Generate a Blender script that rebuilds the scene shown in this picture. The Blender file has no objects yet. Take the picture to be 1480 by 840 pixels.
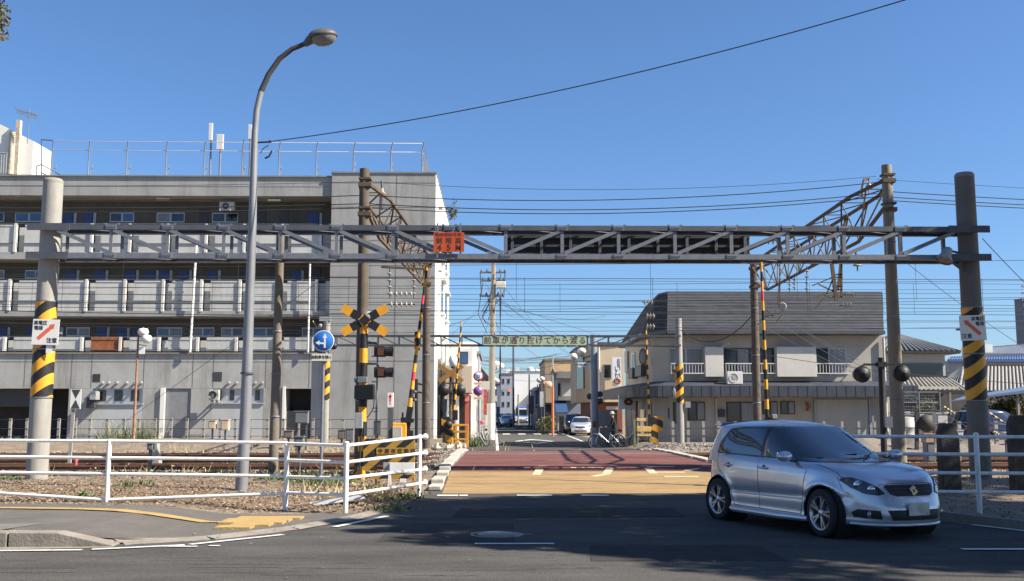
import bpy, bmesh, math, random
import numpy as np
from mathutils import Vector, Matrix, geometry
from mathutils.bvhtree import BVHTree
PI = math.pi
R = random.Random(7)
scene = bpy.context.scene
COL = scene.collection

# ------------------------------------------------------------ camera, sky, sun, exposure
F = 1490.0; CAMZ = 1.65
PITCH = math.atan(178.0 / F); YAW = math.radians(0.85)
_f = Vector((math.sin(YAW) * math.cos(PITCH), math.cos(YAW) * math.cos(PITCH), math.sin(PITCH)))
_r = Vector((math.cos(YAW), -math.sin(YAW), 0)); _u = _r.cross(_f)
cam = bpy.data.objects.new('camera', bpy.data.cameras.new('camera'))
COL.objects.link(cam)
cam.location = (0, 0, CAMZ)
cam.rotation_euler = Matrix((_r, _u, -_f)).transposed().to_euler()
cam.data.sensor_width = 36; cam.data.lens = F * 36 / 1480
cam.data.clip_start = 0.05; cam.data.clip_end = 3000
scene.camera = cam
SUN = Vector((1.0, -0.30, 0.95)).normalized()
w = bpy.data.worlds.new('World'); scene.world = w; w.use_nodes = True
nt = w.node_tree; bg = nt.nodes['Background']
sky = nt.nodes.new('ShaderNodeTexSky'); sky.sky_type = 'NISHITA'; sky.sun_disc = False
sky.sun_elevation = math.asin(SUN.z); sky.sun_rotation = math.atan2(SUN.x, SUN.y)
sky.air_density = 1.0; sky.dust_density = 0.6; sky.ozone_density = 10.0; sky.altitude = 0
nt.links.new(sky.outputs[0], bg.inputs[0]); bg.inputs[1].default_value = 0.074
sl = bpy.data.lights.new('sun', 'SUN'); sl.energy = 4.9; sl.angle = math.radians(0.5); sl.color = (1.0, 0.91, 0.78)
so = bpy.data.objects.new('sun', sl); COL.objects.link(so)
so.rotation_euler = SUN.to_track_quat('Z', 'Y').to_euler(); so.location = (20, -10, 30)
scene.view_settings.view_transform = 'Standard'; scene.view_settings.look = 'None'
scene.view_settings.exposure = 1.15; scene.view_settings.gamma = 1.0
scene.render.engine = 'CYCLES'
scene.cycles.max_bounces = 6

# ------------------------------------------------------------ calibration: a photo pixel to a place at a known depth
def ray(px, py): return _f + _r * ((px - 740) / F) + _u * ((420 - py) / F)
def P(px, py, Y):
    d = ray(px, py); t = Y / d.y
    return Vector((d.x * t, Y, CAMZ + d.z * t))
def G(px, py, z=0.0):
    d = ray(px, py); t = (z - CAMZ) / d.z
    return Vector((d.x * t, d.y * t, z))
def PX(px, Y): return P(px, 598, Y).x
def PZ(py, Y): return P(718, py, Y).z

# ------------------------------------------------------------ materials
MATS = {}
def M(name, col=(.5, .5, .5), rough=.7, metal=0., var=.12, scale=3., bump=0., stretch=(1, 1, 1), coat=0., emit=0., dirt=0., bscale=None, spec=.5, trans=0., speck=0.):
    if name in MATS: return MATS[name]
    m = bpy.data.materials.new(name); m.use_nodes = True; MATS[name] = m
    n = m.node_tree; b = n.nodes['Principled BSDF']; L = n.links.new
    b.inputs['Roughness'].default_value = rough; b.inputs['Metallic'].default_value = metal
    b.inputs['Specular IOR Level'].default_value = spec
    b.inputs['Coat Weight'].default_value = coat; b.inputs['Coat Roughness'].default_value = .06
    b.inputs['Base Color'].default_value = (*col, 1)
    if trans: b.inputs['Transmission Weight'].default_value = trans
    if emit: b.inputs['Emission Color'].default_value = (*col, 1); b.inputs['Emission Strength'].default_value = emit
    if var or bump or dirt:
        tc = n.nodes.new('ShaderNodeTexCoord'); mp = n.nodes.new('ShaderNodeMapping')
        mp.inputs['Scale'].default_value = stretch; L(tc.outputs['Object'], mp.inputs[0])
    if var or dirt:
        nz = n.nodes.new('ShaderNodeTexNoise'); nz.inputs['Scale'].default_value = scale
        nz.inputs['Detail'].default_value = 7; nz.inputs['Roughness'].default_value = .62
        L(mp.outputs[0], nz.inputs['Vector'])
        mr = n.nodes.new('ShaderNodeMapRange'); mr.inputs['From Min'].default_value = .3; mr.inputs['From Max'].default_value = .7
        mr.inputs['To Min'].default_value = 1 - var; mr.inputs['To Max'].default_value = 1 + var
        L(nz.outputs[0], mr.inputs['Value'])
        mx = n.nodes.new('ShaderNodeVectorMath'); mx.operation = 'SCALE'; mx.inputs[0].default_value = col
        L(mr.outputs[0], mx.inputs['Scale']); out = mx.outputs[0]
        if dirt:
            n2 = n.nodes.new('ShaderNodeTexNoise'); n2.inputs['Scale'].default_value = scale * .8; n2.inputs['Detail'].default_value = 9
            n2.inputs['Roughness'].default_value = .7
            mp2 = n.nodes.new('ShaderNodeMapping'); mp2.inputs['Scale'].default_value = (stretch[0] * 1.6, stretch[1] * 1.6, stretch[2] * .22)
            L(tc.outputs['Object'], mp2.inputs[0]); L(mp2.outputs[0], n2.inputs['Vector'])
            r2 = n.nodes.new('ShaderNodeMapRange'); r2.inputs['From Min'].default_value = .5; r2.inputs['From Max'].default_value = .75
            r2.inputs['To Min'].default_value = 0; r2.inputs['To Max'].default_value = dirt; L(n2.outputs[0], r2.inputs['Value'])
            mi = n.nodes.new('ShaderNodeMix'); mi.data_type = 'RGBA'
            L(r2.outputs[0], mi.inputs[0]); L(out, mi.inputs[6]); mi.inputs[7].default_value = (col[0] * .42, col[1] * .37, col[2] * .3, 1)
            out = mi.outputs[2]
        if speck:
            n5 = n.nodes.new('ShaderNodeTexNoise'); n5.inputs['Scale'].default_value = 70; n5.inputs['Detail'].default_value = 3; L(tc.outputs['Object'], n5.inputs['Vector'])
            r5 = n.nodes.new('ShaderNodeMapRange'); r5.inputs['From Min'].default_value = .3; r5.inputs['From Max'].default_value = .7; r5.inputs['To Min'].default_value = 1 - speck; r5.inputs['To Max'].default_value = 1 + speck; L(n5.outputs[0], r5.inputs['Value'])
            x5 = n.nodes.new('ShaderNodeVectorMath'); x5.operation = 'SCALE'; L(out, x5.inputs[0]); L(r5.outputs[0], x5.inputs['Scale']); out = x5.outputs[0]
        L(out, b.inputs['Base Color'])
    if bump:
        n3 = n.nodes.new('ShaderNodeTexNoise'); n3.inputs['Scale'].default_value = bscale or scale * 8; n3.inputs['Detail'].default_value = 5
        L(mp.outputs[0], n3.inputs['Vector'])
        bp = n.nodes.new('ShaderNodeBump'); bp.inputs['Strength'].default_value = bump; bp.inputs['Distance'].default_value = .03
        L(n3.outputs[0], bp.inputs['Height']); L(bp.outputs[0], b.inputs['Normal'])
    return m

def M_stripe(name, c1=None, c2=None, period=1, ax=(1, 0, 1), rough=.55, dirt=.25):
    """flat diagonal painted stripes, direction ax in object space"""
    if name in MATS: return MATS[name]
    m = M(name, c1, rough, var=0); n = m.node_tree; b = n.nodes['Principled BSDF']; L = n.links.new
    tc = n.nodes.new('ShaderNodeTexCoord'); d = n.nodes.new('ShaderNodeVectorMath'); d.operation = 'DOT_PRODUCT'
    d.inputs[1].default_value = ax; L(tc.outputs['Object'], d.inputs[0])
    a = n.nodes.new('ShaderNodeMath'); a.operation = 'DIVIDE'; a.inputs[1].default_value = period; L(d.outputs['Value'], a.inputs[0])
    f = n.nodes.new('ShaderNodeMath'); f.operation = 'FRACT'; L(a.outputs[0], f.inputs[0])
    g = n.nodes.new('ShaderNodeMath'); g.operation = 'GREATER_THAN'; g.inputs[1].default_value = .5; L(f.outputs[0], g.inputs[0])
    mi = n.nodes.new('ShaderNodeMix'); mi.data_type = 'RGBA'; mi.inputs[6].default_value = (*c1, 1); mi.inputs[7].default_value = (*c2, 1)
    L(g.outputs[0], mi.inputs[0])
    nz = n.nodes.new('ShaderNodeTexNoise'); nz.inputs['Scale'].default_value = 9; nz.inputs['Detail'].default_value = 8; L(tc.outputs['Object'], nz.inputs['Vector'])
    mr = n.nodes.new('ShaderNodeMapRange'); mr.inputs['From Min'].default_value = .45; mr.inputs['From Max'].default_value = .8
    mr.inputs['To Max'].default_value = dirt; L(nz.outputs[0], mr.inputs['Value'])
    m2 = n.nodes.new('ShaderNodeMix'); m2.data_type = 'RGBA'; L(mr.outputs[0], m2.inputs[0]); L(mi.outputs[2], m2.inputs[6]); m2.inputs[7].default_value = (.12, .1, .08, 1)
    L(m2.outputs[2], b.inputs['Base Color'])
    return m

YEL = (.78, .36, .02); BLK = (.012, .012, .013)
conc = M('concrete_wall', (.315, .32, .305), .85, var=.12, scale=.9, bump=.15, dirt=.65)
concd = M('concrete_dark', (.22, .215, .20), .9, var=.15, scale=1.3, bump=.2, dirt=.5)
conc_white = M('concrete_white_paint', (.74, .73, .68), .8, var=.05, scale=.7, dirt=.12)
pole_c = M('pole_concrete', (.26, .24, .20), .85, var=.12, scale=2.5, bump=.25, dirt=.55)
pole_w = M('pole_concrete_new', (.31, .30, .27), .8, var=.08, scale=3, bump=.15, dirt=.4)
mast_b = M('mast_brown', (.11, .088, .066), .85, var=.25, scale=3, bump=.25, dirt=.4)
galv = M('galvanised_steel', (.20, .215, .24), .5, metal=.3, var=.16, scale=5, dirt=.25)
galv_d = M('galvanised_steel_dull', (.10, .11, .128), .6, metal=.3, var=.18, scale=3, dirt=.3)
rust = M('rusty_steel', (.115, .083, .055), .85, metal=.1, var=.3, scale=5, bump=.2, dirt=.4)
rustb = M('rust_bright', (.30, .10, .04), .9, var=.35, scale=6, bump=.3)
white_p = M('white_paint', (.78, .78, .75), .45, var=.07, scale=11, coat=.1, dirt=.6)
yellow = M('yellow_paint', YEL, .5, var=.10, scale=5, dirt=.3)
yel_old = M('yellow_paint_old', (.42, .21, .03), .65, var=.2, scale=8, dirt=.5)
black = M('black_paint', BLK, .55, var=.3, scale=5)
dgrey = M('dark_grey_metal', (.05, .052, .056), .5, var=.2, scale=5)
grey_m = M('grey_metal_box', (.30, .31, .31), .55, var=.1, scale=5, dirt=.35)
rail_side = M('rail_rust', (.16, .075, .04), .85, var=.3, scale=6, bump=.3)
rail_top = M('rail_head_polished', (.34, .27, .21), .35, metal=.8, var=.15, scale=4)
ballast_m = M('ballast_stone', (.19, .163, .135), .95, var=.45, scale=14, bump=.9, bscale=22)
stone_m = M('ballast_pebble', (.23, .195, .155), .9, var=.4, scale=2.3)
glassd = M('window_glass_dark', (.02, .025, .03), .06, var=0, spec=.8)
glassb = M('window_glass_blue', (.05, .10, .22), .12, var=.2, scale=1, spec=.8)
curtain = M('curtained_glass', (.22, .23, .24), .25, var=.2, scale=2, stretch=(6, 6, .4))
alu = M('aluminium_frame', (.48, .49, .50), .4, metal=.5, var=.05)
dark_in = M('dark_interior', (.035, .035, .036), .9, var=.2)
wire_m = M('wire_black', (.03, .03, .032), .6, var=0)
insul = M('porcelain_insulator', (.36, .33, .28), .3, var=.1, scale=9, coat=.3)
globe = M('lamp_globe', (.70, .70, .66), .25, var=.05, coat=.3)
sign_w = M('sign_white', (.78, .78, .74), .45, var=.03, dirt=.15)
sign_bl = M('sign_blue', (.02, .16, .55), .4, var=.05)
sign_rd = M('sign_red', (.68, .05, .07), .45, var=.05)
txt_k = M('lettering_black', (.03, .03, .032), .6, var=0)
txt_w = M('lettering_white', (.82, .82, .80), .5, var=0)
rubber = M('rubber', (.018, .018, .019), .8, var=.2)

# ------------------------------------------------------------ mesh builder
class MB:
    def __init__(s): s.v = []; s.f = []; s.m = []; s.sm = []
    def add(s, verts, faces, m=0, smooth=False):
        o = len(s.v); s.v += [tuple(v) for v in verts]
        for f in faces: s.f.append(tuple(i + o for i in f)); s.m.append(m); s.sm.append(smooth)
        return s
    def box(s, c, d, rot=None, m=0):
        hx, hy, hz = d[0] / 2, d[1] / 2, d[2] / 2
        vs = [Vector((x, y, z)) for x in (-hx, hx) for y in (-hy, hy) for z in (-hz, hz)]
        if rot is not None:
            if not isinstance(rot, Matrix): rot = Matrix.Rotation(rot, 3, 'Z')
            vs = [rot @ v for v in vs]
        c = Vector(c); vs = [v + c for v in vs]
        return s.add(vs, [(0, 1, 3, 2), (4, 6, 7, 5), (0, 4, 5, 1), (2, 3, 7, 6), (0, 2, 6, 4), (1, 5, 7, 3)], m)
    def b2(s, a, b, m=0):
        a = Vector(a); b = Vector(b)
        return s.box((a + b) / 2, (abs(b.x - a.x), abs(b.y - a.y), abs(b.z - a.z)), None, m)
    def bar(s, a, b, w, h=None, m=0, up=(0, 0, 1)):
        a = Vector(a); b = Vector(b); d = b - a; L = d.length
        if L < 1e-6: return s
        z = d / L; up = Vector(up)
        if abs(z.dot(up)) > .98: up = Vector((0, 1, 0))
        x = up.cross(z).normalized(); y = z.cross(x)
        return s.box((a + b) / 2, (w, h or w, L), Matrix((x, y, z)).transposed(), m)
    def tube(s, pts, r, n=8, m=0, cap=True):
        pts = [Vector(p) for p in pts]; k = len(pts)
        rs = r if isinstance(r, (list, tuple)) else [r] * k
        rings = []; px = None
        for i, p in enumerate(pts):
            t = (pts[min(i + 1, k - 1)] - pts[max(i - 1, 0)]).normalized()
            if px is None:
                up = Vector((0, 0, 1)) if abs(t.z) < .95 else Vector((0, 1, 0))
                px = up.cross(t).normalized()
            else: px = (px - t * px.dot(t)).normalized()
            y = t.cross(px)
            rings.append([p + (px * math.cos(2 * PI * j / n) + y * math.sin(2 * PI * j / n)) * rs[i] for j in range(n)])
        vs = [v for g in rings for v in g]
        fs = [(i * n + j, i * n + (j + 1) % n, (i + 1) * n + (j + 1) % n, (i + 1) * n + j) for i in range(k - 1) for j in range(n)]
        s.add(vs, fs, m, True)
        if cap: s.add(rings[0], [tuple(range(n))[::-1]], m); s.add(rings[-1], [tuple(range(n))], m)
        return s
    def lathe(s, prof, c=(0, 0, 0), n=20, m=0, axis='Z', smooth=True):
        c = Vector(c); vs = []; k = len(prof)
        for r, z in prof:
            for j in range(n):
                a = 2 * PI * j / n; x, y = r * math.cos(a), r * math.sin(a)
                v = {'Z': Vector((x, y, z)), 'X': Vector((z, x, y)), 'Y': Vector((x, z, y))}[axis]
                vs.append(c + v)
        fs = [(i * n + j, i * n + (j + 1) % n, (i + 1) * n + (j + 1) % n, (i + 1) * n + j) for i in range(k - 1) for j in range(n)]
        return s.add(vs, fs, m, smooth)
    def ball(s, c, r, m=0, n=14, sq=1.):
        return s.lathe([(r * math.sin(PI * i / 8) + 1e-4, -r * sq * math.cos(PI * i / 8)) for i in range(9)], c, n, m)
    def prism(s, pts, a, b, m=0, plane='XZ'):
        """outline pts extruded from a to b along the third axis"""
        def mk(u, v, t): return {'XZ': (u, t, v), 'XY': (u, v, t), 'YZ': (t, u, v)}[plane]
        n = len(pts); vs = [mk(u, v, a) for u, v in pts] + [mk(u, v, b) for u, v in pts]
        fs = [tuple(range(n)), tuple(range(2 * n - 1, n - 1, -1))] + [(i, (i + 1) % n, n + (i + 1) % n, n + i) for i in range(n)]
        return s.add(vs, fs, m)
    def quad(s, a, b, c, d, m=0): return s.add([a, b, c, d], [(0, 1, 2, 3)], m)
    def build(s, name, mats, parent=None, bevel=0):
        me = bpy.data.meshes.new(name)
        off = Vector((0, 0, 0)); q = parent
        while q is not None: off += q.location; q = q.parent
        vs = s.v if off.length == 0 else [(a - off.x, b - off.y, c - off.z) for a, b, c in s.v]
        me.from_pydata(vs, [], s.f)
        if not isinstance(mats, (list, tuple)): mats = [mats]
        for mm in mats: me.materials.append(mm)
        me.polygons.foreach_set('material_index', s.m); me.polygons.foreach_set('use_smooth', s.sm)
        bm = bmesh.new(); bm.from_mesh(me); bmesh.ops.recalc_face_normals(bm, faces=bm.faces); bm.to_mesh(me); bm.free()
        o = bpy.data.objects.new(name, me); COL.objects.link(o)
        if parent is not None: o.parent = parent
        if bevel:
            bv = o.modifiers.new('bevel', 'BEVEL'); bv.width = bevel; bv.segments = 2; bv.limit_method = 'ANGLE'; bv.harden_normals = False
        return o

def tag(o, label, cat, group=None):
    o['label'] = label; o['category'] = cat
    if group: o['group'] = group
    return o
def thing(name, loc, label, cat, group=None, rz=0):
    o = bpy.data.objects.new(name, None); COL.objects.link(o); o.location = loc; o.rotation_euler = (0, 0, rz)
    o.empty_display_size = .2
    return tag(o, label, cat, group)
def struct(o, kind='structure'): o['kind'] = kind; return o
def dup(root, loc=None, label=None, rz=None, group=None, scale=None):
    def cp(o, par):
        c = o.copy(); COL.objects.link(c)
        if par is not None: c.parent = par
        for ch in [x for x in bpy.data.objects if x.parent == o]: cp(ch, c)
        return c
    r = cp(root, None)
    if loc is not None: r.location = loc
    if rz is not None: r.rotation_euler = (0, 0, rz)
    if scale: r.scale = (scale,) * 3
    if label: r['label'] = label
    if group: r['group'] = group
    return r

def text(s, c, h, mat, name='lettering', parent=None, rot=(PI / 2, 0, 0), sx=1., depth=.002, spacing=1., bold=0.):
    """lettering of height h centred on c, facing -Y by default"""
    cu = bpy.data.curves.new('t', 'FONT'); cu.body = s; cu.align_x = 'CENTER'; cu.align_y = 'CENTER'; cu.size = h
    cu.extrude = depth; cu.space_character = spacing; cu.offset = bold; cu.resolution_u = 3
    o = bpy.data.objects.new('t', cu); COL.objects.link(o)
    bpy.context.view_layer.update()
    me = bpy.data.meshes.new_from_object(o.evaluated_get(bpy.context.evaluated_depsgraph_get()))
    bpy.data.objects.remove(o); bpy.data.curves.remove(cu)
    me.name = name
    from mathutils import Euler
    rm = Euler(rot).to_matrix().to_4x4()
    off = Vector((0, 0, 0)); q = parent
    while q is not None: off += q.location; q = q.parent
    me.transform(Matrix.Translation(Vector(c) - off) @ rm @ Matrix.Diagonal((sx, 1, 1, 1)))
    me.materials.clear(); me.materials.append(mat)
    for p in me.polygons: p.material_index = 0
    ob = bpy.data.objects.new(name, me); COL.objects.link(ob); ob.parent = parent
    return ob

def interp(x, xs, ys): return float(np.interp(x, xs, ys))
# ------------------------------------------------------------ terrain
def h_mid(Y): return interp(Y, [22, 26.5, 38, 45], [0, .3, .3, 0])
def h_side(Y): return interp(Y, [20, 24, 38, 42, 58, 64], [0, .12, .13, .3, .3, 0])
def h_left(X, Y):
    wv = interp(X, [-5.6, -4.3], [1, 0]); a = .13 * wv * interp(Y, [13.2, 13.5], [0, 1])
    return max(a if Y < 30 else 0, h_side(Y))
def hz(X, Y):
    if X < -1.6:
        t = min(1, (-1.6 - X) / .9); return h_left(X, Y) * t + h_mid(Y) * (1 - t)
    if X > 6.0:
        t = min(1, (X - 6.0) / .9); return h_side(Y) * t + h_mid(Y) * (1 - t)
    return h_mid(Y)
def drape(name, outline, mat, off, step=.5, parent=None, thick=0.):
    """a sheet over the terrain inside a plan outline"""
    pts = []; n = len(outline)
    for i in range(n):
        a = Vector(outline[i]); b = Vector(outline[(i + 1) % n]); k = max(1, int((b - a).length / step))
        for j in range(k): pts.append(a + (b - a) * (j / k))
    nb = len(pts); xs = [p.x for p in pts]; ys = [p.y for p in pts]
    import itertools
    x0, x1, y0, y1 = min(xs), max(xs), min(ys), max(ys)
    def inside(x, y):
        c = False; j = nb - 1
        for i in range(nb):
            if (ys[i] > y) != (ys[j] > y) and x < (xs[j] - xs[i]) * (y - ys[i]) / (ys[j] - ys[i]) + xs[i]: c = not c
            j = i
        return c
    gx = np.arange(math.floor(x0 / step) * step, x1, step); gy = np.arange(math.floor(y0 / step) * step, y1, step)
    for x in gx:
        for y in gy:
            if inside(x, y) and min((x - px) ** 2 + (y - py) ** 2 for px, py in zip(xs, ys)) > (step * .3) ** 2: pts.append(Vector((x, y)))
    vs, es, fs, *_ = geometry.delaunay_2d_cdt(pts, [], [list(range(nb))], 1, 1e-5)
    mb = MB(); mb.add([(v.x, v.y, hz(v.x, v.y) + off) for v in vs], fs)
    return mb.build(name, mat, parent)

# ============================================================ GROUND, ROADS, RAILS
asph = M('asphalt', (.086, .083, .078), .95, var=.24, scale=.9, speck=.35, spec=.08, bump=.5, bscale=90, stretch=(.5, 1.6, 1))
asph2 = M('asphalt_pavement', (.115, .105, .092), .92, var=.2, scale=1.4, speck=.3, dirt=.3, bump=.45, bscale=70)
dirt_m = M('earth', (.20, .155, .11), .95, var=.35, scale=2.2, bump=.7, bscale=30)
red_m = M('red_road_coating', (.165, .068, .06), .9, spec=.15, speck=.25, var=.22, scale=1.3, bump=.35, bscale=60, dirt=.35, stretch=(.35, 1.5, 1))
ylw_m = M('yellow_road_coating', (.30, .208, .105), .85, spec=.15, var=.18, scale=1.6, speck=.22, bump=.3, bscale=60, dirt=.7, stretch=(.35, 1.5, 1))
line_m = M('road_paint_white', (.62, .62, .58), .7, var=.12, scale=9, bump=.2, dirt=.5)
kerb_m = M('kerb_concrete', (.24, .215, .18), .9, var=.2, scale=3, bump=.3, dirt=.5)
xs = sorted(set([-900, -300, -120, -60, -40] + [round(-30 + .5 * i, 2) for i in range(121)] + [-5.6, -4.3, -1.6, 6.0, 6.9, 40, 60, 120, 300, 900]))
ys = sorted(set([-600, -100, -30, -10] + [round(.5 * i, 2) for i in range(132)] + [13.2, 70, 100, 200, 400, 1500]))
mb = MB(); nx = len(xs)
mb.add([(x, y, hz(x, y)) for y in ys for x in xs], [(j * nx + i, j * nx + i + 1, (j + 1) * nx + i + 1, (j + 1) * nx + i) for j in range(len(ys) - 1) for i in range(nx - 1)])
struct(mb.build('ground', dirt_m))

def g2(px, py, z=0): v = G(px, py, z); return (v.x, v.y)
# street along the railway, in front of the camera, flaring into the crossing
left_edge = [(-60, 13.1), (-6.0, 13.1), (-4.6, 13.35), (-3.6, 14.0), (-2.75, 15.1), (-2.1, 16.6), (-1.75, 18.2), (-1.62, 20), (-1.45, 22)]
right_edge = [(6.2, 22), (6.25, 19), (6.5, 17.2), (6.95, 15.8), (7.5, 14.5), (8.6, 13.4), (10.5, 12.9), (60, 12.8)]
road_out = left_edge + right_edge + [(60, -12), (-60, -12)]
struct(drape('street', road_out, asph, .008, 1.0))
struct(drape('crossing_approach', [(-1.45, 22), (6.2, 22), (6.2, 26.9), (-1.45, 26.9)], asph, .009, .5))
struct(drape('crossing_deck', [(-1.45, 26.9), (6.2, 26.9), (6.2, 42.5), (-1.45, 42.5)], concd, .010, .5))
struct(drape('crossing_street', [(-1.45, 42.5), (6.2, 42.5), (6.5, 420), (-1.6, 420)], asph, .008, 2.0))
struct(drape('yellow_approach_marking', [(-1.13, 21.6), (6.05, 21.6), (6.05, 25.55), (-1.12, 25.55)], ylw_m, .015, .5))
struct(drape('red_crossing_surface', [(-1.12, 25.56), (6.05, 25.56), (5.75, 41.9), (-1.02, 41.9)], red_m, .016, .5))
# edge stones of the deck
R.seed(4)
es = MB()
y = 22.2
while y < 41.8:
    L = R.uniform(.9, 1.4)
    for X in (-1.30, 6.15 if y < 26 else 6.0):
        k = .10 + R.uniform(-.015, .02)
        es.box((X + R.uniform(-.03, .03), y + L / 2, hz(X, y + L / 2) + .03), (.28, L - .06, k), R.uniform(-.03, .03))
    y += L
struct(es.build('crossing_edge_stones', M('edge_stone_whitewash', (.44, .41, .35), .9, var=.2, scale=4, bump=.4, dirt=.55), bevel=.015))

struct(drape('yard', [(17.5, 47), (46, 47), (46, 60), (19.5, 60)], asph2, .02, 2.0))
# painted markings
worn_m = M('worn_letter_paint', (.56, .44, .27), .75, var=.2, scale=14, dirt=.7)
def paint(name, pts, off=.021, step=.5): return struct(drape(name, pts, worn_m if 'worn' in name else line_m, off, step))
def seg(name, a, b, wd, off=.021):
    a = Vector(a); b = Vector(b); d = (b - a).normalized(); n = Vector((-d.y, d.x)) * wd / 2
    return paint(name, [a + n, b + n, b - n, a - n], off, 1.0)
for a, b in (((-60, 12.72), (-6.2, 12.72)), ((-6.2, 12.72), (-5.0, 12.80)), ((-4.9, 12.84), (-3.9, 13.25)), ((-3.85, 13.3), (-2.9, 14.35)), ((-2.35, 15.3), (-1.75, 16.9))):
    seg('edge_line', a, b, .11)
seg('edge_line', (7.05, 15.45), (7.6, 14.2), .12); seg('edge_line', (7.6, 14.2), (9.0, 13.2), .12); seg('edge_line', (9.0, 13.2), (40, 12.6), .12)
for (pa, pb, py, wd) in ((237, 285, 792, .08), (302, 318, 791, .08), (1390, 1500, 796, .14), (686, 801, 788, .12)):
    a = g2(pa, py); b = g2(pb, py); seg('lane_dash', a, b, wd)
for (pa, pb) in ((632, 662), (664, 676), (747, 798), (840, 880)):
    a = g2(pa, 717.5); b = g2(pb, 717.5); seg('stop_line_remnant', a, b, .32)
# worn lettering on the yellow surface: strokes of the painted characters
R.seed(11)
for (pa, pb, pya, pyb) in ((775, 784, 689, 682), (825, 833, 684, 684), (842, 872, 684, 684), (857, 880, 690, 688), (876, 888, 688, 681), (930, 945, 681, 688), (935, 975, 683, 683),
                           (948, 990, 687, 687), (992, 1022, 686, 682), (960, 1010, 690, 690)):
    a = G(pa, pya, h_mid(24.5)); b = G(pb, pyb, h_mid(24.5)); seg('worn_road_letter', (a.x, a.y), (b.x, b.y), .2)
for (a, b, wd) in (((.05, 42.6), (0.0, 75), .14), ((0, 75), (0, 110), .14), ((0, 110), (-.2, 200), .14), ((4.9, 46), (5.35, 80), .14), ((5.35, 80), (6.0, 160), .14)):
    seg('lane_edge_line', a, b, wd)
dm = [(1.6, 62), (2.25, 60), (2.9, 62), (2.25, 64)]
paint('diamond_marking', [(1.05, 62), (2.25, 57), (3.45, 62), (2.25, 67)]); struct(drape('diamond_marking_centre', [(1.35, 62), (2.25, 58.5), (3.15, 62), (2.25, 65.5)], asph, .026))
for yy in (84, 122):
    for k in range(4): seg('crosswalk_bar', (.5 + k * 1.25, yy), (1.1 + k * 1.25, yy), 3.2)
# manhole
mh = MB(); c = G(718, 774, 0); mh.lathe([(.001, .022), (.27, .022), (.27, .012), (.33, .012), (.33, .02), (.36, .02), (.37, .0)], (c.x, c.y, 0), 32)
struct(mh.build('manhole_cover', M('cast_iron', (.22, .22, .21), .5, metal=.5, var=.3, scale=20, bump=.6, bscale=60)))
# cracks and joints in the street
ck = MB()
for k in range(26):
    x = R.uniform(-7, 1); y = R.uniform(10.6, 12.4); L = R.uniform(.2, 1.1); pts = []
    for i in range(6): pts.append((x + L * i / 5, y + R.uniform(-.012, .012)))
    for i in range(5):
        a, b = pts[i], pts[i + 1]; ck.quad((*a, .0105), (*b, .0105), (b[0], b[1] + .012, .0105), (a[0], a[1] + .012, .0105))
struct(ck.build('asphalt_cracks', M('crack_tar', (.03, .03, .03), .8, var=0)))
for k, (yy, xx) in enumerate(((24.4, .4), (23.3, 1.5))):
    j = MB(); 
    for i in range(30):
        xa = -1.1 + i * .24; j.quad((xa, yy, h_mid(yy) + .017), (xa + .24, yy, h_mid(yy) + .017), (xa + .24, yy + .035 + R.uniform(0, .02), h_mid(yy) + .02), (xa, yy + .035, h_mid(yy) + .02))
    struct(j.build('coating_joint', M('joint_rust', (.30, .16, .07), .9, var=.3)))

# left pavement with kerbs and the yellow guiding strip
pav = [(-60, 13.38), (-6.05, 13.38), (-4.75, 13.5), (-3.75, 14.2), (-2.95, 15.3), (-2.3, 16.75), (-2.05, 17.5), (-2.8, 17.3), (-4.0, 17.1), (-5.5, 17.4), (-7.5, 17.75), (-60, 18.3)]
struct(drape('pavement', pav, asph2, .02, .5))
kb = MB()
for i in range(9):   # raised kerb blocks, the last one dropping to the road
    x0 = -6.05 - 1.0 * (i + 1); kb.b2((x0 + .01, 13.12, -.05), (x0 + .99, 13.40, .19))
kb.prism([(-6.04, -.05), (-6.04, .19), (-5.45, .185), (-4.75, .035), (-4.75, -.05)], 13.12, 13.40)
struct(kb.build('kerb', kerb_m, bevel=.012))
gl = MB(); gl.b2((-8.9, 13.08, .03), (-6.95, 13.3, .13)); struct(gl.build('kerb_drain_opening', dark_in))
path = [(-4.75, 13.42), (-3.85, 14.0), (-3.0, 15.15), (-2.35, 16.65), (-2.1, 17.6)]
lk = MB()
for a, b in zip(path, path[1:]):
    a = Vector((*a, 0)); b = Vector((*b, 0)); d = (b - a).normalized(); n = Vector((d.y, -d.x, 0)) * .2
    lk.add([a, b, b + n, a + n, a + Vector((0, 0, .045)), b + Vector((0, 0, .045)), b + n + Vector((0, 0, .02)), a + n + Vector((0, 0, .02))],
           [(0, 1, 5, 4), (4, 5, 6, 7), (2, 3, 7, 6), (0, 3, 7, 4), (1, 2, 6, 5)])
struct(lk.build('dropped_kerb', kerb_m))
gut = [(-4.75, 13.35), (-3.7, 13.95), (-2.8, 15.05), (-2.12, 16.55), (-1.8, 17.9)]
for a, b in zip(gut, gut[1:]): struct(drape('gutter', [a, b, (b[0] - .22, b[1] + .1), (a[0] - .16, a[1] + .18)], kerb_m, .014, 1.0))
struct(drape('gutter', [(-60, 12.88), (-6, 12.88), (-4.75, 13.05), (-4.75, 13.35), (-6, 13.2), (-60, 13.2)], kerb_m, .014, 1.0))
tact_m = M('yellow_tactile_paving', (.40, .27, .10), .8, var=.12, scale=5, bump=.5, bscale=40, dirt=.3)
struct(drape('tactile_paving', [(-60, 17.2), (-7.6, 16.95), (-6.4, 16.75), (-5.2, 16.3), (-4.3, 15.95), (-3.55, 16.0), (-3.55, 15.78), (-4.4, 15.72), (-5.3, 16.02), (-6.5, 16.5), (-7.7, 16.7), (-60, 16.95)], tact_m, .036, .5))
tb = []
blocks = MB()
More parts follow.
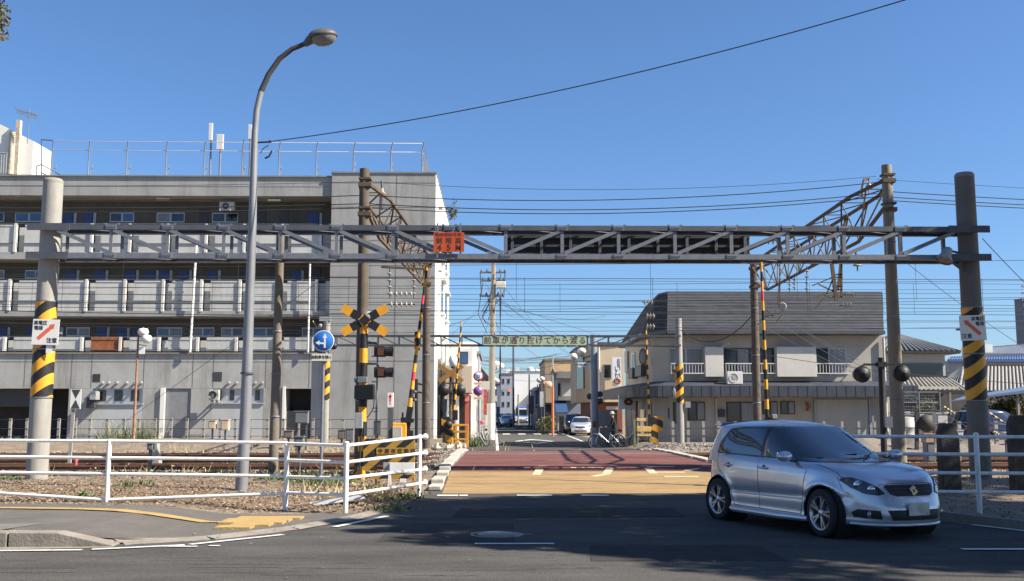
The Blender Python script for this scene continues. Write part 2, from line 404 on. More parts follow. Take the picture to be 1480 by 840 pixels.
for k, (pa, pb, py) in enumerate(((360, 448, 743), (340, 430, 747), (330, 420, 751), (345, 400, 755), (322, 372, 759))):
    a = G(pa, py, .03); b = G(pb, py, .03); yb0 = 16.62 - k * .33; blocks.b2((a.x, yb0 - .328, .02), (b.x, yb0, .05))
struct(blocks.build('tactile_blocks', tact_m))
dc = MB(); a = G(20, 762, .13); b = G(112, 750, .13); dc.add([(a.x - 1.1, 13.6, .156), (a.x + .05, 13.6, .156), (a.x + .3, 14.5, .156), (a.x - .5, 14.5, .156)], [(0, 1, 2, 3)])
struct(dc.build('drain_cover', M('drain_cover_asphalt', (.155, .142, .125), .9, var=.12, scale=3, bump=.3)))
# right verge corner kerb
pathr = [(6.35, 22), (6.4, 19), (6.65, 17.3), (7.1, 15.9), (7.65, 14.65), (8.7, 13.6), (10.5, 13.1), (60, 13.0)]
rk = MB()
for a, b in zip(pathr, pathr[1:]):
    rk.bar((*a, .06), (*b, .06), .12, .16)
struct(rk.build('kerb_right', kerb_m, bevel=.012))

# ---------------- verge: leaf litter, weeds, ballast
def scatter(name, n, region, mat, size, flat=.25, kind='stuff', seed=1, zoff=.0, tall=False):
    rr = random.Random(seed); mb = MB()
    for _ in range(n):
        x, y = region(rr)
        if x is None: continue
        s_ = rr.uniform(*size); a = rr.uniform(0, 2 * PI); z = hz(x, y) + zoff + rr.uniform(0, .02)
        d = Vector((math.cos(a), math.sin(a), rr.uniform(-flat, flat))) * s_; e = Vector((-math.sin(a), math.cos(a), rr.uniform(-flat, flat))) * s_ * rr.uniform(.4, .8)
        c = Vector((x, y, z + abs(d.z) + abs(e.z)))
        mb.add([c - d, c - e, c + d, c + e], [(0, 1, 2, 3)], rr.randrange(len(mat)))
    return struct(mb.build(name, mat), kind)
lf = [M('dead_leaf_a', (.25, .175, .105), .9, var=.3, scale=2), M('dead_leaf_b', (.20, .12, .06), .9, var=.3, scale=2), M('dead_leaf_c', (.36, .27, .17), .9, var=.25, scale=2), M('dead_leaf_d', (.13, .08, .05), .9, var=.3)]
def regL(rr):
    x = rr.uniform(-13.5, -1.7); y = rr.triangular(17.3, 26, 18.5) if rr.random() < .7 else rr.uniform(17.3, 26)
    lim = interp(x, [-13, -7.5, -5.5, -4.0, -2.8, -2.05], [17.75, 17.75, 17.35, 17.1, 17.3, 17.6])
    return (x, y) if y > lim - abs(rr.gauss(0, .12)) and y < 26.2 else (None, 0)
scatter('leaf_litter', 22000, regL, lf, (.012, .036), .5, seed=3)
def regR(rr):
    x = rr.uniform(6.6, 14); y = rr.uniform(13.4, 26); lim = interp(x, [6.5, 7.1, 7.65, 8.7, 10.5], [18, 15.9, 14.7, 13.6, 13.1])
    return (x, y) if y > lim + .1 else (None, 0)
scatter('leaf_litter_right', 5500, regR, lf, (.012, .036), .5, seed=5)
def regRoad(rr): return rr.uniform(-6, 7), rr.uniform(10.5, 20)
scatter('fallen_leaves_on_road', 45, regRoad, lf[:3], (.015, .035), .3, seed=8, zoff=.012)
def regK(rr):
    t = rr.random(); x = -6.2 - rr.expovariate(.35) if rr.random() < .4 else rr.uniform(-5, -2)
    y = 13.0 + rr.uniform(0, .06) if x < -4.8 else interp(x, [-4.8, -3.8, -2.9, -2.2], [13.1, 13.8, 15.1, 16.7]) + rr.uniform(-.1, .3)
    return x, y
scatter('leaves_along_kerb', 60, regK, lf[:3], (.012, .03), .5, seed=9, zoff=.02)
wd = [M('weed_green', (.10, .16, .04), .8, var=.3, scale=3), M('weed_green_dark', (.05, .09, .025), .8, var=.3, scale=3), M('dry_grass', (.36, .29, .15), .9, var=.3)]
def weeds(name, spots, mats, seed, hgt=(.05, .2)):
    rr = random.Random(seed); mb = MB()
    for (cx, cy, rx, ry, n) in spots:
        for _ in range(n):
            x = rr.gauss(cx, rx / 2); y = rr.gauss(cy, ry / 2); z = hz(x, y) + .02; h = rr.uniform(*hgt); a = rr.uniform(0, 2 * PI)
            lx, ly = rr.gauss(0, h * .5), rr.gauss(0, h * .5); dx, dy = math.cos(a) * .018, math.sin(a) * .018
            if rr.random() < .5:
                mb.add([(x - dx, y - dy, z), (x + dx, y + dy, z), (x + lx, y + ly, z + h)], [(0, 1, 2)], rr.randrange(len(mats)))
            else:
                c = Vector((x + lx * .5, y + ly * .5, z + h * rr.random())); d = Vector((rr.gauss(0, 1), rr.gauss(0, 1), rr.gauss(0, .6))).normalized() * rr.uniform(.02, .05); e = Vector((rr.gauss(0, 1), rr.gauss(0, 1), rr.gauss(0, .6))).normalized() * rr.uniform(.02, .04)
                mb.add([c - d, c - e, c + d, c + e], [(0, 1, 2, 3)], rr.randrange(len(mats)))
    return struct(mb.build(name, mats), 'stuff')
def wp(px, py, z=.13): v = G(px, py, z); return v.x, v.y
sp = []
for (px, py, rx, ry, n) in ((10, 641, .9, 1.2, 160), (85, 646, .8, 1.2, 200), (190, 645, 1.0, 1.2, 240), (205, 643, .9, 1.0, 200), (245, 645, 1.3, 1.2, 300), (300, 690, .4, .4, 60), (15, 695, .4, .3, 60), (440, 694, 1.2, .7, 420), (470, 697, .8, .5, 260), (185, 706, .15, .15, 30), (210, 702, .2, .15, 30),
                         (320, 688, .5, .3, 60), (120, 720, .2, .1, 40), (590, 712, .35, .25, 120), (560, 728, .4, .3, 60)):
    x, y = wp(px, py); sp.append((x, y, rx, ry, n))
weeds('weeds', sp, wd[:2], 12)
weeds('dry_grass_tufts', [(-6, 25.6, 4, .5, 500), (-3, 21, 1.2, .8, 200), (-2.2, 20.5, .4, .8, 160), (-9, 41, 8, 2.5, 700), (9.5, 24, 2.2, 2, 200), (-4.5, 54, 8, 3, 500)], wd[2:], 13, (.06, .35))
# ballast beds
struct(drape('ballast_left', [(-60, 26.1), (-1.5, 26.1), (-1.5, 37.6), (-60, 37.6)], ballast_m, .03, 1.0))
struct(drape('ballast_right', [(6.25, 26.1), (60, 26.1), (60, 46.5), (6.25, 46.5)], ballast_m, .03, 1.0))
def stones(name, n, reg, seed, size=(.025, .06)):
    rr = random.Random(seed); mb = MB()
    for _ in range(n):
        x, y = reg(rr); s_ = rr.uniform(*size); z = hz(x, y) + .03 + s_ * .3
        v = [Vector((rr.gauss(0, 1), rr.gauss(0, 1), rr.gauss(0, .8))).normalized() * s_ * rr.uniform(.7, 1.1) for _ in range(1)]
        o = [Vector(q) * s_ * rr.uniform(.7, 1.15) for q in ((1, 0, 0), (0, 1, 0), (-1, 0, 0), (0, -1, 0), (0, 0, .8), (0, 0, -.8))]
        rt = Matrix.Rotation(rr.uniform(0, PI), 3, 'Z') @ Matrix.Rotation(rr.uniform(-.5, .5), 3, 'X')
        mb.add([rt @ q + Vector((x, y, z)) for q in o], [(0, 1, 4), (1, 2, 4), (2, 3, 4), (3, 0, 4), (1, 0, 5), (2, 1, 5), (3, 2, 5), (0, 3, 5)], rr.randrange(3))
    return struct(mb.build(name, [stone_m, M('ballast_pebble_dark', (.16, .13, .11), .9, var=.3), M('ballast_pebble_light', (.36, .32, .27), .9, var=.2)]), 'stuff')
stones('ballast_stones_left', 9000, lambda r: (r.uniform(-20, -1.6), r.choice([r.uniform(26.2, 27.2), r.uniform(28.7, 31.2), r.uniform(32.4, 35), r.uniform(36.2, 39.5)])), 21)
stones('ballast_stones_right', 9000, lambda r: (r.uniform(6.4, 22), r.choice([r.uniform(26.2, 27.2), r.uniform(28.7, 31.2), r.uniform(32.4, 35), r.uniform(36.3, 46)])), 22, (.03, .07))
# low gravel heap on the right behind the tracks
def heap(name, x0, x1, y0, y1, hh, mat, seed):
    rr = random.Random(seed); mb = MB(); nx_, ny_ = 60, 14; vs = []
    for j in range(ny_ + 1):
        for i in range(nx_ + 1):
            u, v = i / nx_, j / ny_; x = x0 + (x1 - x0) * u; y = y0 + (y1 - y0) * v
            vs.append((x, y, hz(x, y) - .02 + hh * math.sin(PI * v) ** .8 * min(1, 8 * u, 8 * (1 - u)) * (1 + .25 * math.sin(3 * x + 2) + rr.uniform(-.15, .15))))
    mb.add(vs, [(j * (nx_ + 1) + i, j * (nx_ + 1) + i + 1, (j + 1) * (nx_ + 1) + i + 1, (j + 1) * (nx_ + 1) + i) for j in range(ny_) for i in range(nx_)])
    return struct(mb.build(name, mat))
heap('gravel_bank_right', 8.5, 40, 38.2, 44.5, .42, ballast_m, 3)
heap('earth_bank_left', -40, -4.6, 38.5, 52, .22, dirt_m, 4)

# ---------------- tracks
def track(yc, lab):
    t = thing('railway_track', (0, yc, .14), lab, 'railway track', 'railway tracks across the road')
    for sg in (-1, 1):
        y = yc + sg * .5335 * 1.0; top = .315
        for (xa, xb) in ((-60, -1.35), (6.1, 60)):
            r_ = MB()
            r_.b2((xa, y - .065, .15), (xb, y + .065, .18)); r_.b2((xa, y - .012, .18), (xb, y + .012, .27))
            r_.b2((xa, y - .034, .27), (xb, y + .034, .306)); r_.build('rail', rail_side, t)
            h_ = MB(); h_.b2((xa, y - .03, .306), (xb, y + .03, .3125)); h_.build('rail_head', rail_top, t)
        # flangeway through the deck
        g_ = MB(); g_.b2((-1.35, y - .032, .30), (6.1, y + .032, .3215)); g_.build('rail_head', rail_top, t)
        g_ = MB(); g_.b2((-1.35, y + .034, .30), (6.1, y + .12, .3195)); g_.build('flangeway', M('flangeway_dark', (.05, .04, .035), .9, var=.2), t)
    sl_ = MB(); x = -20.4; base = None
    while x < 24:
        if x < -1.5 or x > 6.3:
            if base is None:
                q = MB(); q.box((x, yc, .155), (.22, 2.0, .07)); base = q.build('sleeper', M('sleeper_wood', (.10, .075, .055), .9, var=.3, scale=6, bump=.3), t); bx0 = x
            else:
                c = base.copy(); COL.objects.link(c); c.parent = t; c.location = (x - bx0, 0, 0)
        x += .6
    return t
R.seed(90)
for k, (px, py, a, b, c) in enumerate(((820, 742, 1.9, .8, .7), (980, 800, 1.1, .7, .75), (650, 770, .9, 1.1, .8))):   # repaired squares of asphalt
    g = G(px, py); m_ = M('asphalt_patch_%d' % k, (.074 * c, .072 * c, .069 * c), .95, var=.2, scale=2, speck=.3, spec=.08, bump=.4, bscale=80)
    struct(drape('asphalt_patch', [(g.x - a, g.y - b), (g.x + a + R.uniform(-.1, .1), g.y - b * R.uniform(.9, 1.1)), (g.x + a, g.y + b), (g.x - a * R.uniform(.85, 1), g.y + b)], m_, .0125, .5))
track(28.0, 'nearest railway track, rusty rails just behind the gantry poles')
track(31.8, 'middle railway track between the nearest and the farthest rusty rails')
track(35.5, 'farthest railway track, on the side of the buildings')
# wide steel joint plates on the far track in the road
jp = MB(); jp.b2((-1.0, 34.55, .30), (5.85, 34.9, .322)); jp.b2((-1.0, 36.1, .30), (5.85, 36.35, .322)); struct(jp.build('crossing_joint_plates', M('weathered_plate', (.27, .25, .22), .6, metal=.3, var=.25, scale=6)))

# ============================================================ LEFT APARTMENT BUILDING (front plane Y=56)
YB = 56.0
def bx(px): return PX(px, YB)
def bz(py): return PZ(py, YB)
apt = thing('apartment_building', (-15, 62, .3), 'four storey grey concrete apartment block with long access balconies and a blank tower end', 'building')
XR = bx(628); XT = bx(474); XL = -46
def A(name, mb, mat, parent=None, bevel=0): return mb.build(name, mat, parent or apt, bevel)
# tower end
m_ = MB(); m_.b2((XT, YB - .28, .25), (XR - .03, 72, bz(253))); tower = A('tower', m_, conc)
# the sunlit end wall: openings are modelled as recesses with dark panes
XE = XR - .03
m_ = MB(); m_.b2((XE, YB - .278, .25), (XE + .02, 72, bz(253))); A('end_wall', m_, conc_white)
def Pside(px, py):   # pixel to point on the end wall plane X=XE
    d = ray(px, py); t = (XE + .02) / d.x; return Vector((XE + .02, d.y * t, CAMZ + d.z * t))
for (y0, y1, z0, z1) in ((57.2, 57.9, 11.9, 13.2), (61.5, 63.2, 10.9, 12.3), (66.5, 68.2, 10.9, 12.3), (61.3, 63.6, 7.7, 9.6), (66.5, 68.5, 7.7, 9.4), (57.2, 57.9, 8.4, 9.6), (61.3, 63.6, 4.4, 6.1), (57.2, 57.9, 4.9, 6.0), (66.5, 68.5, 4.4, 6.1)):
    q = MB(); q.b2((XE, y0, z0), (XE + .06, y1, z1)); wn = A('window', q, glassd)
    q = MB(); q.b2((XE, y0 - .1, z0 - .12), (XE + .22, y1 + .1, z0 - .003)); q.b2((XE, y0 - .1, z1 + .003), (XE + .3, y1 + .1, z1 + .1)); q.build('sill', conc_white, wn)
q = MB()
for yy in (57.0, 60.2, 64.6, 70.0): q.b2((XE + .021, yy, .3), (XE + .10, yy + .12, bz(262)))
A('drainpipe', q, conc_white)
# coping and groove lines
q = MB(); q.b2((XT - .05, YB - .33, bz(253) + .002), (XR + .03, 72.1, bz(253) + .09)); A('coping', q, concd)
q = MB()
for zz in (bz(267), bz(302), bz(350), bz(402), bz(456), bz(523)): q.b2((XT + .01, YB - .286, zz), (XR - .05, YB - .279, zz + .05))
q.b2((bx(569), YB - .286, .3), (bx(569) + .05, YB - .279, bz(255))); A('joint_lines', q, M('joint_line', (.18, .18, .17), .9, var=.1))
# body behind the balconies (recessed 1.5 m) and slabs
RB = YB + 1.55
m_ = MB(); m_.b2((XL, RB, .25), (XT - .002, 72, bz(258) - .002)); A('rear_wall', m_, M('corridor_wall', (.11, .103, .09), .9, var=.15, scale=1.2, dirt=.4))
for (a, b) in ((285, 258), (376, 366), (458, 450)):
    m_ = MB(); m_.b2((XL, YB + (.0 if a != 285 else -.12), bz(a)), (XT - .002, RB - .002, bz(b))); A('floor_slab' if a != 285 else 'roof_slab', m_, conc)
q = MB(); q.b2((XL, YB - .20, bz(258) + .002), (XT - .01, YB + .3, bz(256))); q.b2((XL, YB - .128, bz(272)), (XT - .01, YB - .121, bz(270.8))); A('roof_edge', q, concd)
# ground storey wall with openings
gz0 = bz(510)
conc_g = M('concrete_ground_storey', (.37, .372, .35), .85, var=.14, scale=.8, bump=.15, dirt=.8)
def gwall(x0, x1, y0, y1, nm='ground_wall', mat=None, dy=0.): q = MB(); q.b2((bx(x0), YB - dy, bz(y1)), (bx(x1) - .003, RB, bz(y0))); A(nm, q, mat or conc_g)
def rect_front(nm, x0, x1, y0, y1, mat, d0, d1, parent=None):
    q = MB(); q.b2((bx(x0), YB + d0, bz(y1)), (bx(x1), YB + d1, bz(y0))); return A(nm, q, mat, parent)
gbot = 639
def solid(x0, x1, y0, y1): gwall(x0, x1, y0, y1)
gwall(-560, 473.5, 510, 561.8)
for (x0, x1) in ((-560, -340), (-120, -60), (98, 133), (205, 238), (275, 306), (380, 412), (449, 473.5)): gwall(x0, x1, 562, gbot)
for (x0, x1) in ((-340, -120), (-60, 98)):   # garage openings: dark interior box
    rect_front('garage_interior', x0, x1, 562, gbot, dark_in, 1.50, 1.54)
q = MB(); q.b2((bx(-60), YB + .6, bz(588)), (bx(60), YB + .62, bz(562))); A('garage_shutter', q, dgrey)
for (x0, x1, yb_) in ((133, 205, 583), (306, 380, 582)):
    gwall(x0, x1, yb_, gbot, 'panel_wall', M('panel_pale', (.42, .44, .44), .8, var=.05, scale=1, dirt=.2))
    fr = rect_front('window', x0, x1, 562, yb_, alu, .12, .16)
    q = MB(); n = 3 if x0 == 133 else 4; ww = (bx(x1) - bx(x0)) / n
    for i in range(n): q = MB(); q.b2((bx(x0) + ww * i + .22, YB + .10, bz(yb_) + .12), (bx(x0) + ww * (i + 1) - .22, YB + .118, bz(562) - .06)); q.build('pane', glassd, fr)
    q = MB(); q.b2((bx(x0) - .05, YB - .08, bz(yb_) - .08), (bx(x1) + .05, YB + .1, bz(yb_) - .003)); q.build('sill', alu, fr)
# roller shutter with slats
q = MB(); zz = bz(gbot)
while zz < bz(562) - .03:
    q.b2((bx(238), YB + .06, zz), (bx(275), YB + .12, zz + .085)); q.b2((bx(238), YB + .09, zz + .085), (bx(275), YB + .12, zz + .105)); zz += .105
A('roller_shutter', q, M('shutter_grey', (.27, .28, .285), .6, var=.1, dirt=.4))
rect_front('white_pilaster', 231.5, 238, 561, gbot, conc_white, -.10, -.003)
rect_front('opening', 412, 449, 562, gbot, dark_in, 1.2, 1.3)
q = MB(); zz = bz(gbot)
while zz < bz(595): q.b2((bx(412), YB + .4, zz), (bx(449), YB + .44, zz + .1)); zz += .12
A('half_open_shutter', q, M('shutter_dark', (.10, .10, .10), .6, var=.2))
rect_front('opening_frame', 408, 412, 559, gbot, conc_white, -.08, -.003)
rect_front('vent', 132, 142.5, 541, 552, dark_in, -.02, .02); rect_front('vent', 306, 319, 538, 551, dgrey, -.02, .02)
q = MB(); q.b2((XL, YB - .008, bz(523.7)), (XT, YB - .002, bz(522.8)))
for px in (32, 74, 100, 129, 205, 276, 306, 356, 382, 445): q.b2((bx(px), YB - .008, bz(560)), (bx(px) + .04, YB - .002, bz(511)))
A('joint_lines', q, M('joint_line'))
q = MB(); q.b2((XL, YB - .10, bz(512)), (XT - .01, YB + .1, bz(510))); A('ledge', q, concd)
for px in (147, 156, 168, 182, 194, 203, 330, 341, 368, 378):   # pipe ends
    q = MB(); c = Vector((bx(px), YB - .12, bz(553.5))); q.tube([c + Vector((0, .12, 0)), c + Vector((0, -.16, -.02))], .07, 10); A('exhaust_pipe', q, grey_m)
# floodlight and air conditioners on the wall
def ac(px0, px1, py0, py1, d0=-.55, nm='air_conditioner'):
    q = MB(); q.b2((bx(px0), YB + d0, bz(py1)), (bx(px1), YB + d0 + .32, bz(py0))); o = A(nm, q, M('aircon_casing', (.45, .45, .42), .5, var=.05, dirt=.3), None, .02)
    q = MB(); cx = (bx(px0) + bx(px1)) / 2 - .06; cz = (bz(py0) + bz(py1)) / 2; rr_ = (bz(py0) - bz(py1)) * .38
    q.lathe([(rr_, -.02), (rr_, .0), (rr_ * .2, .005), (.01, -.01)], (cx, YB + d0 - .004, cz), 18, axis='Y'); q.build('fan_grille', dgrey, o)
    q = MB(); q.b2((bx(px0) + .1, YB + d0 + .1, bz(py1) - .1), (bx(px0) + .16, YB - .01, bz(py1) - .005)); q.b2((bx(px1) - .16, YB + d0 + .1, bz(py1) - .1), (bx(px1) - .1, YB - .01, bz(py1) - .005)); q.build('bracket', grey_m, o)
    return o
ac(306, 320, 564, 579, -.7)
o = ac(304, 326, 291, 303, .35)
q = MB(); q.b2((bx(136), YB - .7, bz(578)), (bx(144), YB - .1, bz(566))); A('wall_floodlight', q, grey_m); q = MB(); q.b2((bx(129), YB - .45, bz(590)), (bx(140), YB - .02, bz(575))); A('meter_box', q, dgrey)
# balcony parapets: panel, bright pier, dark slot
R.seed(31)
pier_m = M('balcony_pier_paint', (.60, .59, .54), .85, var=.08, scale=2, dirt=.35); bal_m = M('balcony_panel', (.50, .505, .475), .85, var=.08, scale=1.3, dirt=.5)
for row, (pt, pb, x0, per, off) in enumerate(((325, 366, -420, 56.3, 0), (405, 451, -420, 56.3, 0), (488, 508, -420, 56.3, 0))):
    x = {0: -542.8, 1: -546.8, 2: -549.8}[row]
    while x < 473:
        x1 = min(x + 45, 473)
        rusty = (row == 2 and abs(x - 125.8) < 14)
        if x1 - x > 4:
            q = MB(); q.b2((bx(x), YB + .05, bz(pb)), (bx(x1), YB + .15, bz(pt) - (.06 if row < 2 else 0)))
            A('balcony_panel', q, rustb if rusty else bal_m)
        if x1 + .1 < 473:   # pier
            q = MB(); q.b2((bx(x1 - 3.5), YB - .04, bz(pb)), (bx(x1), YB + .048, bz(pt) + .01)); A('balcony_pier', q, pier_m)
        if x1 + 11 < 473: q = MB(); q.b2((bx(x1) + .003, YB + .32, bz(pb)), (bx(x1 + 11.2), YB + .40, bz(pt) - .16)); A('balcony_panel', q, bal_m)
        x += 56.3
    q = MB(); q.b2((XL, YB - .02, bz(pt) + .0), (XT - .01, YB + .0, bz(pt) + .02)); q.b2((XL, YB - .004, bz((pt + pb) / 2 + 8)), (XT - .01, YB + .048, bz((pt + pb) / 2 + 8) + .03)); A('joint_lines', q, M('joint_line'))
# corridor doors and windows
R.seed(5)
fz = [(300, 327), (383, 408), (465, 491)]
for fi, (w0, w1) in enumerate(fz):
    x = -430
    while x < 455:
        kind = R.choice(['win', 'win', 'blue', 'door', 'blue'])
        wpx = {'win': R.uniform(30, 42), 'blue': R.uniform(12, 17), 'door': 13}[kind]
        k_ = YB / RB
        def rx(p): return PX(p, RB)
        z0 = PZ(w1 if kind != 'win' else w1 - 4, RB); z1 = PZ(w0 + (9 if kind != 'door' else 4), RB)
        q = MB(); q.b2((rx(x), RB - .05, z0), (rx(x + wpx), RB - .003, z1)); fr = A('window' if kind != 'door' else 'door', q, {'win': alu, 'blue': M('door_blue', (.03, .07, .20), .5, var=.1), 'door': M('door_dark', (.05, .05, .06), .5, var=.1)}[kind])
        if kind == 'win':
            q = MB(); hw = (rx(x + wpx) - rx(x)) / 2
            for s_ in (0, 1): q = MB(); q.b2((rx(x) + hw * s_ + .05, RB - .07, z0 + .06), (rx(x) + hw * (s_ + 1) - .05, RB - .052, z1 - .06)); q.build('pane', R.choice([glassd, glassd, glassb, curtain]), fr)
        elif kind == 'blue':
            q = MB(); q.b2((rx(x + wpx) + .05, RB - .06, z0), (rx(x + wpx + 5), RB - .004, z1)); A('door_frame', q, M('frame_pale', (.40, .42, .45), .6, var=.05))
        x += wpx + R.uniform(6, 34)
for (px, py) in ((53, 289), (219, 289), (385, 290), (-120, 289)):
    q = MB(); q.b2((bx(px) - .35, YB + .4, bz(py) + .04), (bx(px) + .35, YB + .55, bz(py) + .13)); A('corridor_light', q, sign_w)
# downpipe in front of the balconies
q = MB(); q.tube([(bx(273), YB - .22, bz(510)), (bx(276.5), YB - .22, bz(357))], .065, 8)
for k in range(9): q.tube([(bx(273.3) + k * .012, YB - .22, bz(505) + k * .62), (bx(273.3) + k * .012, YB - .22, bz(505) + k * .62 + .05)], .085, 8)
A('downpipe', q, conc_white)
q = MB(); q.tube([(bx(444), YB - .22, bz(510)), (bx(444), YB - .22, bz(383))], .05, 8); A('downpipe', q, conc_white)
def PR(px, Y): return P(px, 235, Y).x
# roof safety fence with inward tips
fence_m = M('roof_fence_steel', (.26, .26, .25), .5, metal=.3, var=.15)
rf = MB(); X0 = bx(75)
rfence = thing('roof_fence', (-12, 58, bz(255)), 'thin mesh safety fence with angled tips along the flat roof edge', 'fence')
for px in (75, 128, 183, 240, 295, 350, 403, 457, 511, 565, 610):
    q = MB(); yy = 57.5; x_ = PR(px, yy); zb_ = PZ(252 if px > 480 else 257, yy) - .1; q.tube([(x_, yy, zb_), (x_, yy, PZ(219, yy)), (x_ + .12, yy - .25, PZ(207.5, yy))], .035, 6)
    q.bar((x_ + .05, yy, zb_), (x_ + .05, yy + .5, zb_ + .9), .04); q.build('post', fence_m, rfence)
xa, xb = PR(75, 57.5), PR(610, 57.5)
q = MB(); q.tube([(xa, 57.4, PZ(207.5, 57.5)), (xb, 57.4, PZ(208.5, 57.5)), (PR(612, 57.5), 58, PZ(210, 57.5)), (PR(618, 66), 66, PZ(232, 66))], .02, 6)
q.tube([(xa, 57.5, PZ(219.5, 57.5)), (xb, 57.5, PZ(220.5, 57.5)), (PR(614, 60), 60, PZ(226, 60)), (PR(620, 70), 70, PZ(241, 70))], .02, 6); q.build('rail', M('roof_rail_steel', (.34, .33, .31), .5, var=.1), rfence)
q = MB()
for k in range(20): yy = 58 + k * .6; q.tube([(xb + .1, yy, bz(254)), (xb + .1, yy, bz(254) + 1.8)], .015, 4)
for k in range(4): q.tube([(xb + .1, 58, bz(254) + .3 + k * .5), (xb + .1, 70, bz(254) + .3 + k * .5)], .012, 4)
q.build('side_mesh', fence_m, rfence)
# roof plant, antennas
q = MB(); q.b2((bx(318), 60, bz(257)), (bx(388), 63, bz(247))); A('roof_duct', q, concd)
q = MB(); q.b2((bx(405), 60, bz(256)), (bx(427), 61.5, bz(249))); q.b2((bx(320), 59.4, bz(250)), (bx(338), 60.0, bz(243))); A('roof_unit', q, M('unit_cream', (.40, .37, .30), .7, var=.1, dirt=.4))
def panel_ant(px, pt, pb, lab, wpx=5.5):
    Y = 58.6; t = thing('cell_antenna', (PR(px, Y), Y, bz(256)), lab, 'antenna', 'panel antennas on the roof')
    q = MB(); q.tube([(PR(px, Y), Y, PZ(256, Y) - .1), (PR(px, Y), Y, PZ(pt + 2, Y))], .055, 8); q.build('mast', galv, t)
    q = MB(); q.b2((PR(px - wpx / 2, Y), Y - .22, PZ(pb, Y)), (PR(px + wpx / 2, Y), Y - .07, PZ(pt, Y))); q.build('panel', M('antenna_white', (.60, .61, .62), .5, var=.05), t, .02)
    return t
panel_ant(304, 181, 206, 'leftmost and tallest slim white panel antenna on the flat roof')
panel_ant(318, 197, 219, 'wider grey panel antenna on the roof, second from left', 10)
panel_ant(361, 183, 204, 'white panel antenna on the roof just left of the street lamp')
t = thing('whip_antenna', (PR(351, 58.6), 58.6, bz(256)), 'thin single rod aerial standing on the roof beside the panel antennas', 'antenna')
q = MB(); q.tube([(PR(351, 58.6), 58.6, bz(258)), (PR(351, 58.6), 58.6, bz(186))], .025, 6); q.build('rod', dgrey, t)

# white building at the far left with TV aerial
t = thing('white_house', (-38, 74, .3), 'bright cream building with sloping roof showing above the roof at far left', 'building')
q = MB(); YW = 74
q.prism([(PR(-240, YW), .3), (PR(47, YW), .3), (PR(47, YW), PZ(207, YW)), (PR(-2, YW), PZ(183, YW)), (PR(-240, YW), PZ(183, YW))], YW, YW + 3); q.build('wall', M('cream_render', (.80, .78, .70), .8, var=.05, dirt=.1), t)
q = MB(); q.tube([(PR(19, YW), YW - .3, PZ(256, YW)), (PR(19, YW), YW - .3, PZ(196, YW))], .25, 8); q.b2((PR(23, YW), YW - .35, PZ(256, YW)), (PR(29, YW), YW - .01, PZ(178, YW))); q.build('pipe', M('stained_pipe', (.50, .42, .32), .8, var=.3), t)
q = MB()
for k in range(9): q.tube([(PR(-12 + 3.6 * k, YW), YW - .8, PZ(256, YW)), (PR(-12 + 3.6 * k, YW), YW - .8, PZ(228, YW))], .03, 4)
q.tube([(PR(-60, YW), YW - .8, PZ(228, YW)), (PR(18, YW), YW - .8, PZ(228, YW))], .04, 4); q.build('railing', grey_m, t)
t = thing('tv_aerial', (PR(38, 73), 73, PZ(200, 73)), 'rooftop TV aerial with several comb elements at far left', 'antenna')
q = MB(); YA = 73; q.tube([(PR(38, YA), YA, PZ(210, YA)), (PR(38, YA), YA, PZ(158, YA))], .03, 6); q.tube([(PR(22, YA), YA, PZ(163, YA)), (PR(52, YA), YA, PZ(170, YA))], .025, 6)
for k in range(11): q.tube([(PR(20 + 3 * k, YA), YA - .4, PZ(160 + k * .9, YA)), (PR(20 + 3 * k, YA), YA + .4, PZ(166 + k * .9, YA))], .018, 4); q.tube([(PR(20 + 3 * k, YA), YA, PZ(158 + k * .9, YA)), (PR(20 + 3 * k, YA), YA, PZ(169 + k * .9, YA))], .015, 4)
q.build('elements', galv, t)
t = thing('roof_stair', (PR(65, 60), 60, bz(256)), 'small steel post and sloping stair rail on the roof at left', 'railing')
q = MB(); Y_ = 60
for a, b in (((60, 256), (60, 201)), ((60, 202), (77, 203)), ((53, 240), (60, 238)), ((60, 238), (93, 256)), ((60, 250), (75, 256)), ((53, 240), (53, 256))): q.tube([P(a[0], a[1], Y_), P(b[0], b[1], Y_)], .035, 6)
q.build('rail', galv_d, t)

# ============================================================ RIGHT HOUSE WITH MANSARD ROOF
YH = 50.0
hse = thing('shop_house', (14, 55, .3), 'two storey beige house with a big grey slate mansard roof facing the tracks', 'building')
def H(name, mb, mat, parent=None, bevel=0): return mb.build(name, mat, parent or hse, bevel)
def hx(px, Y=YH): return PX(px, Y)
def hzz(py, Y=YH): return PZ(py, Y)
stucco = M('stucco_beige', (.40, .375, .325), .9, var=.06, scale=1.2, bump=.15, dirt=.3)
slate = M('slate_roof', (.047, .052, .06), .8, var=.24, scale=2.2, bump=.3, stretch=(.8, 1, 3.2), spec=.25)
slate_l = M('roof_edge_metal', (.09, .094, .10), .5, metal=.3, var=.15)
Ff = [(hx(1281), YH), (hx(968), YH), (PX(945, 51.2), 51.2), (PX(905, 58.5), 58.5), (hx(1281), 58.5)]   # plan: front right, front left, chamfer, street side, back
def offs(pl, d):
    out = []; n = len(pl)
    for i in range(n):
        a, b, c = Vector(pl[i - 1]), Vector(pl[i]), Vector(pl[(i + 1) % n]); d1 = (b - a).normalized(); d2 = (c - b).normalized()
        n1 = Vector((-d1.y, d1.x)); n2 = Vector((-d2.y, d2.x)); bi = (n1 + n2); bi = bi / max(.3, bi.length_squared) * 2 * d * .5 * 2 / 2
        k = (n1 + n2).normalized(); out.append(tuple(b + k * (d / max(.4, k.dot(n1)))))
    return out
def polyarea(p): return sum(p[i - 1][0] * p[i][1] - p[i][0] * p[i - 1][1] for i in range(len(p)))
sgn = -1 if polyarea(Ff) > 0 else 1
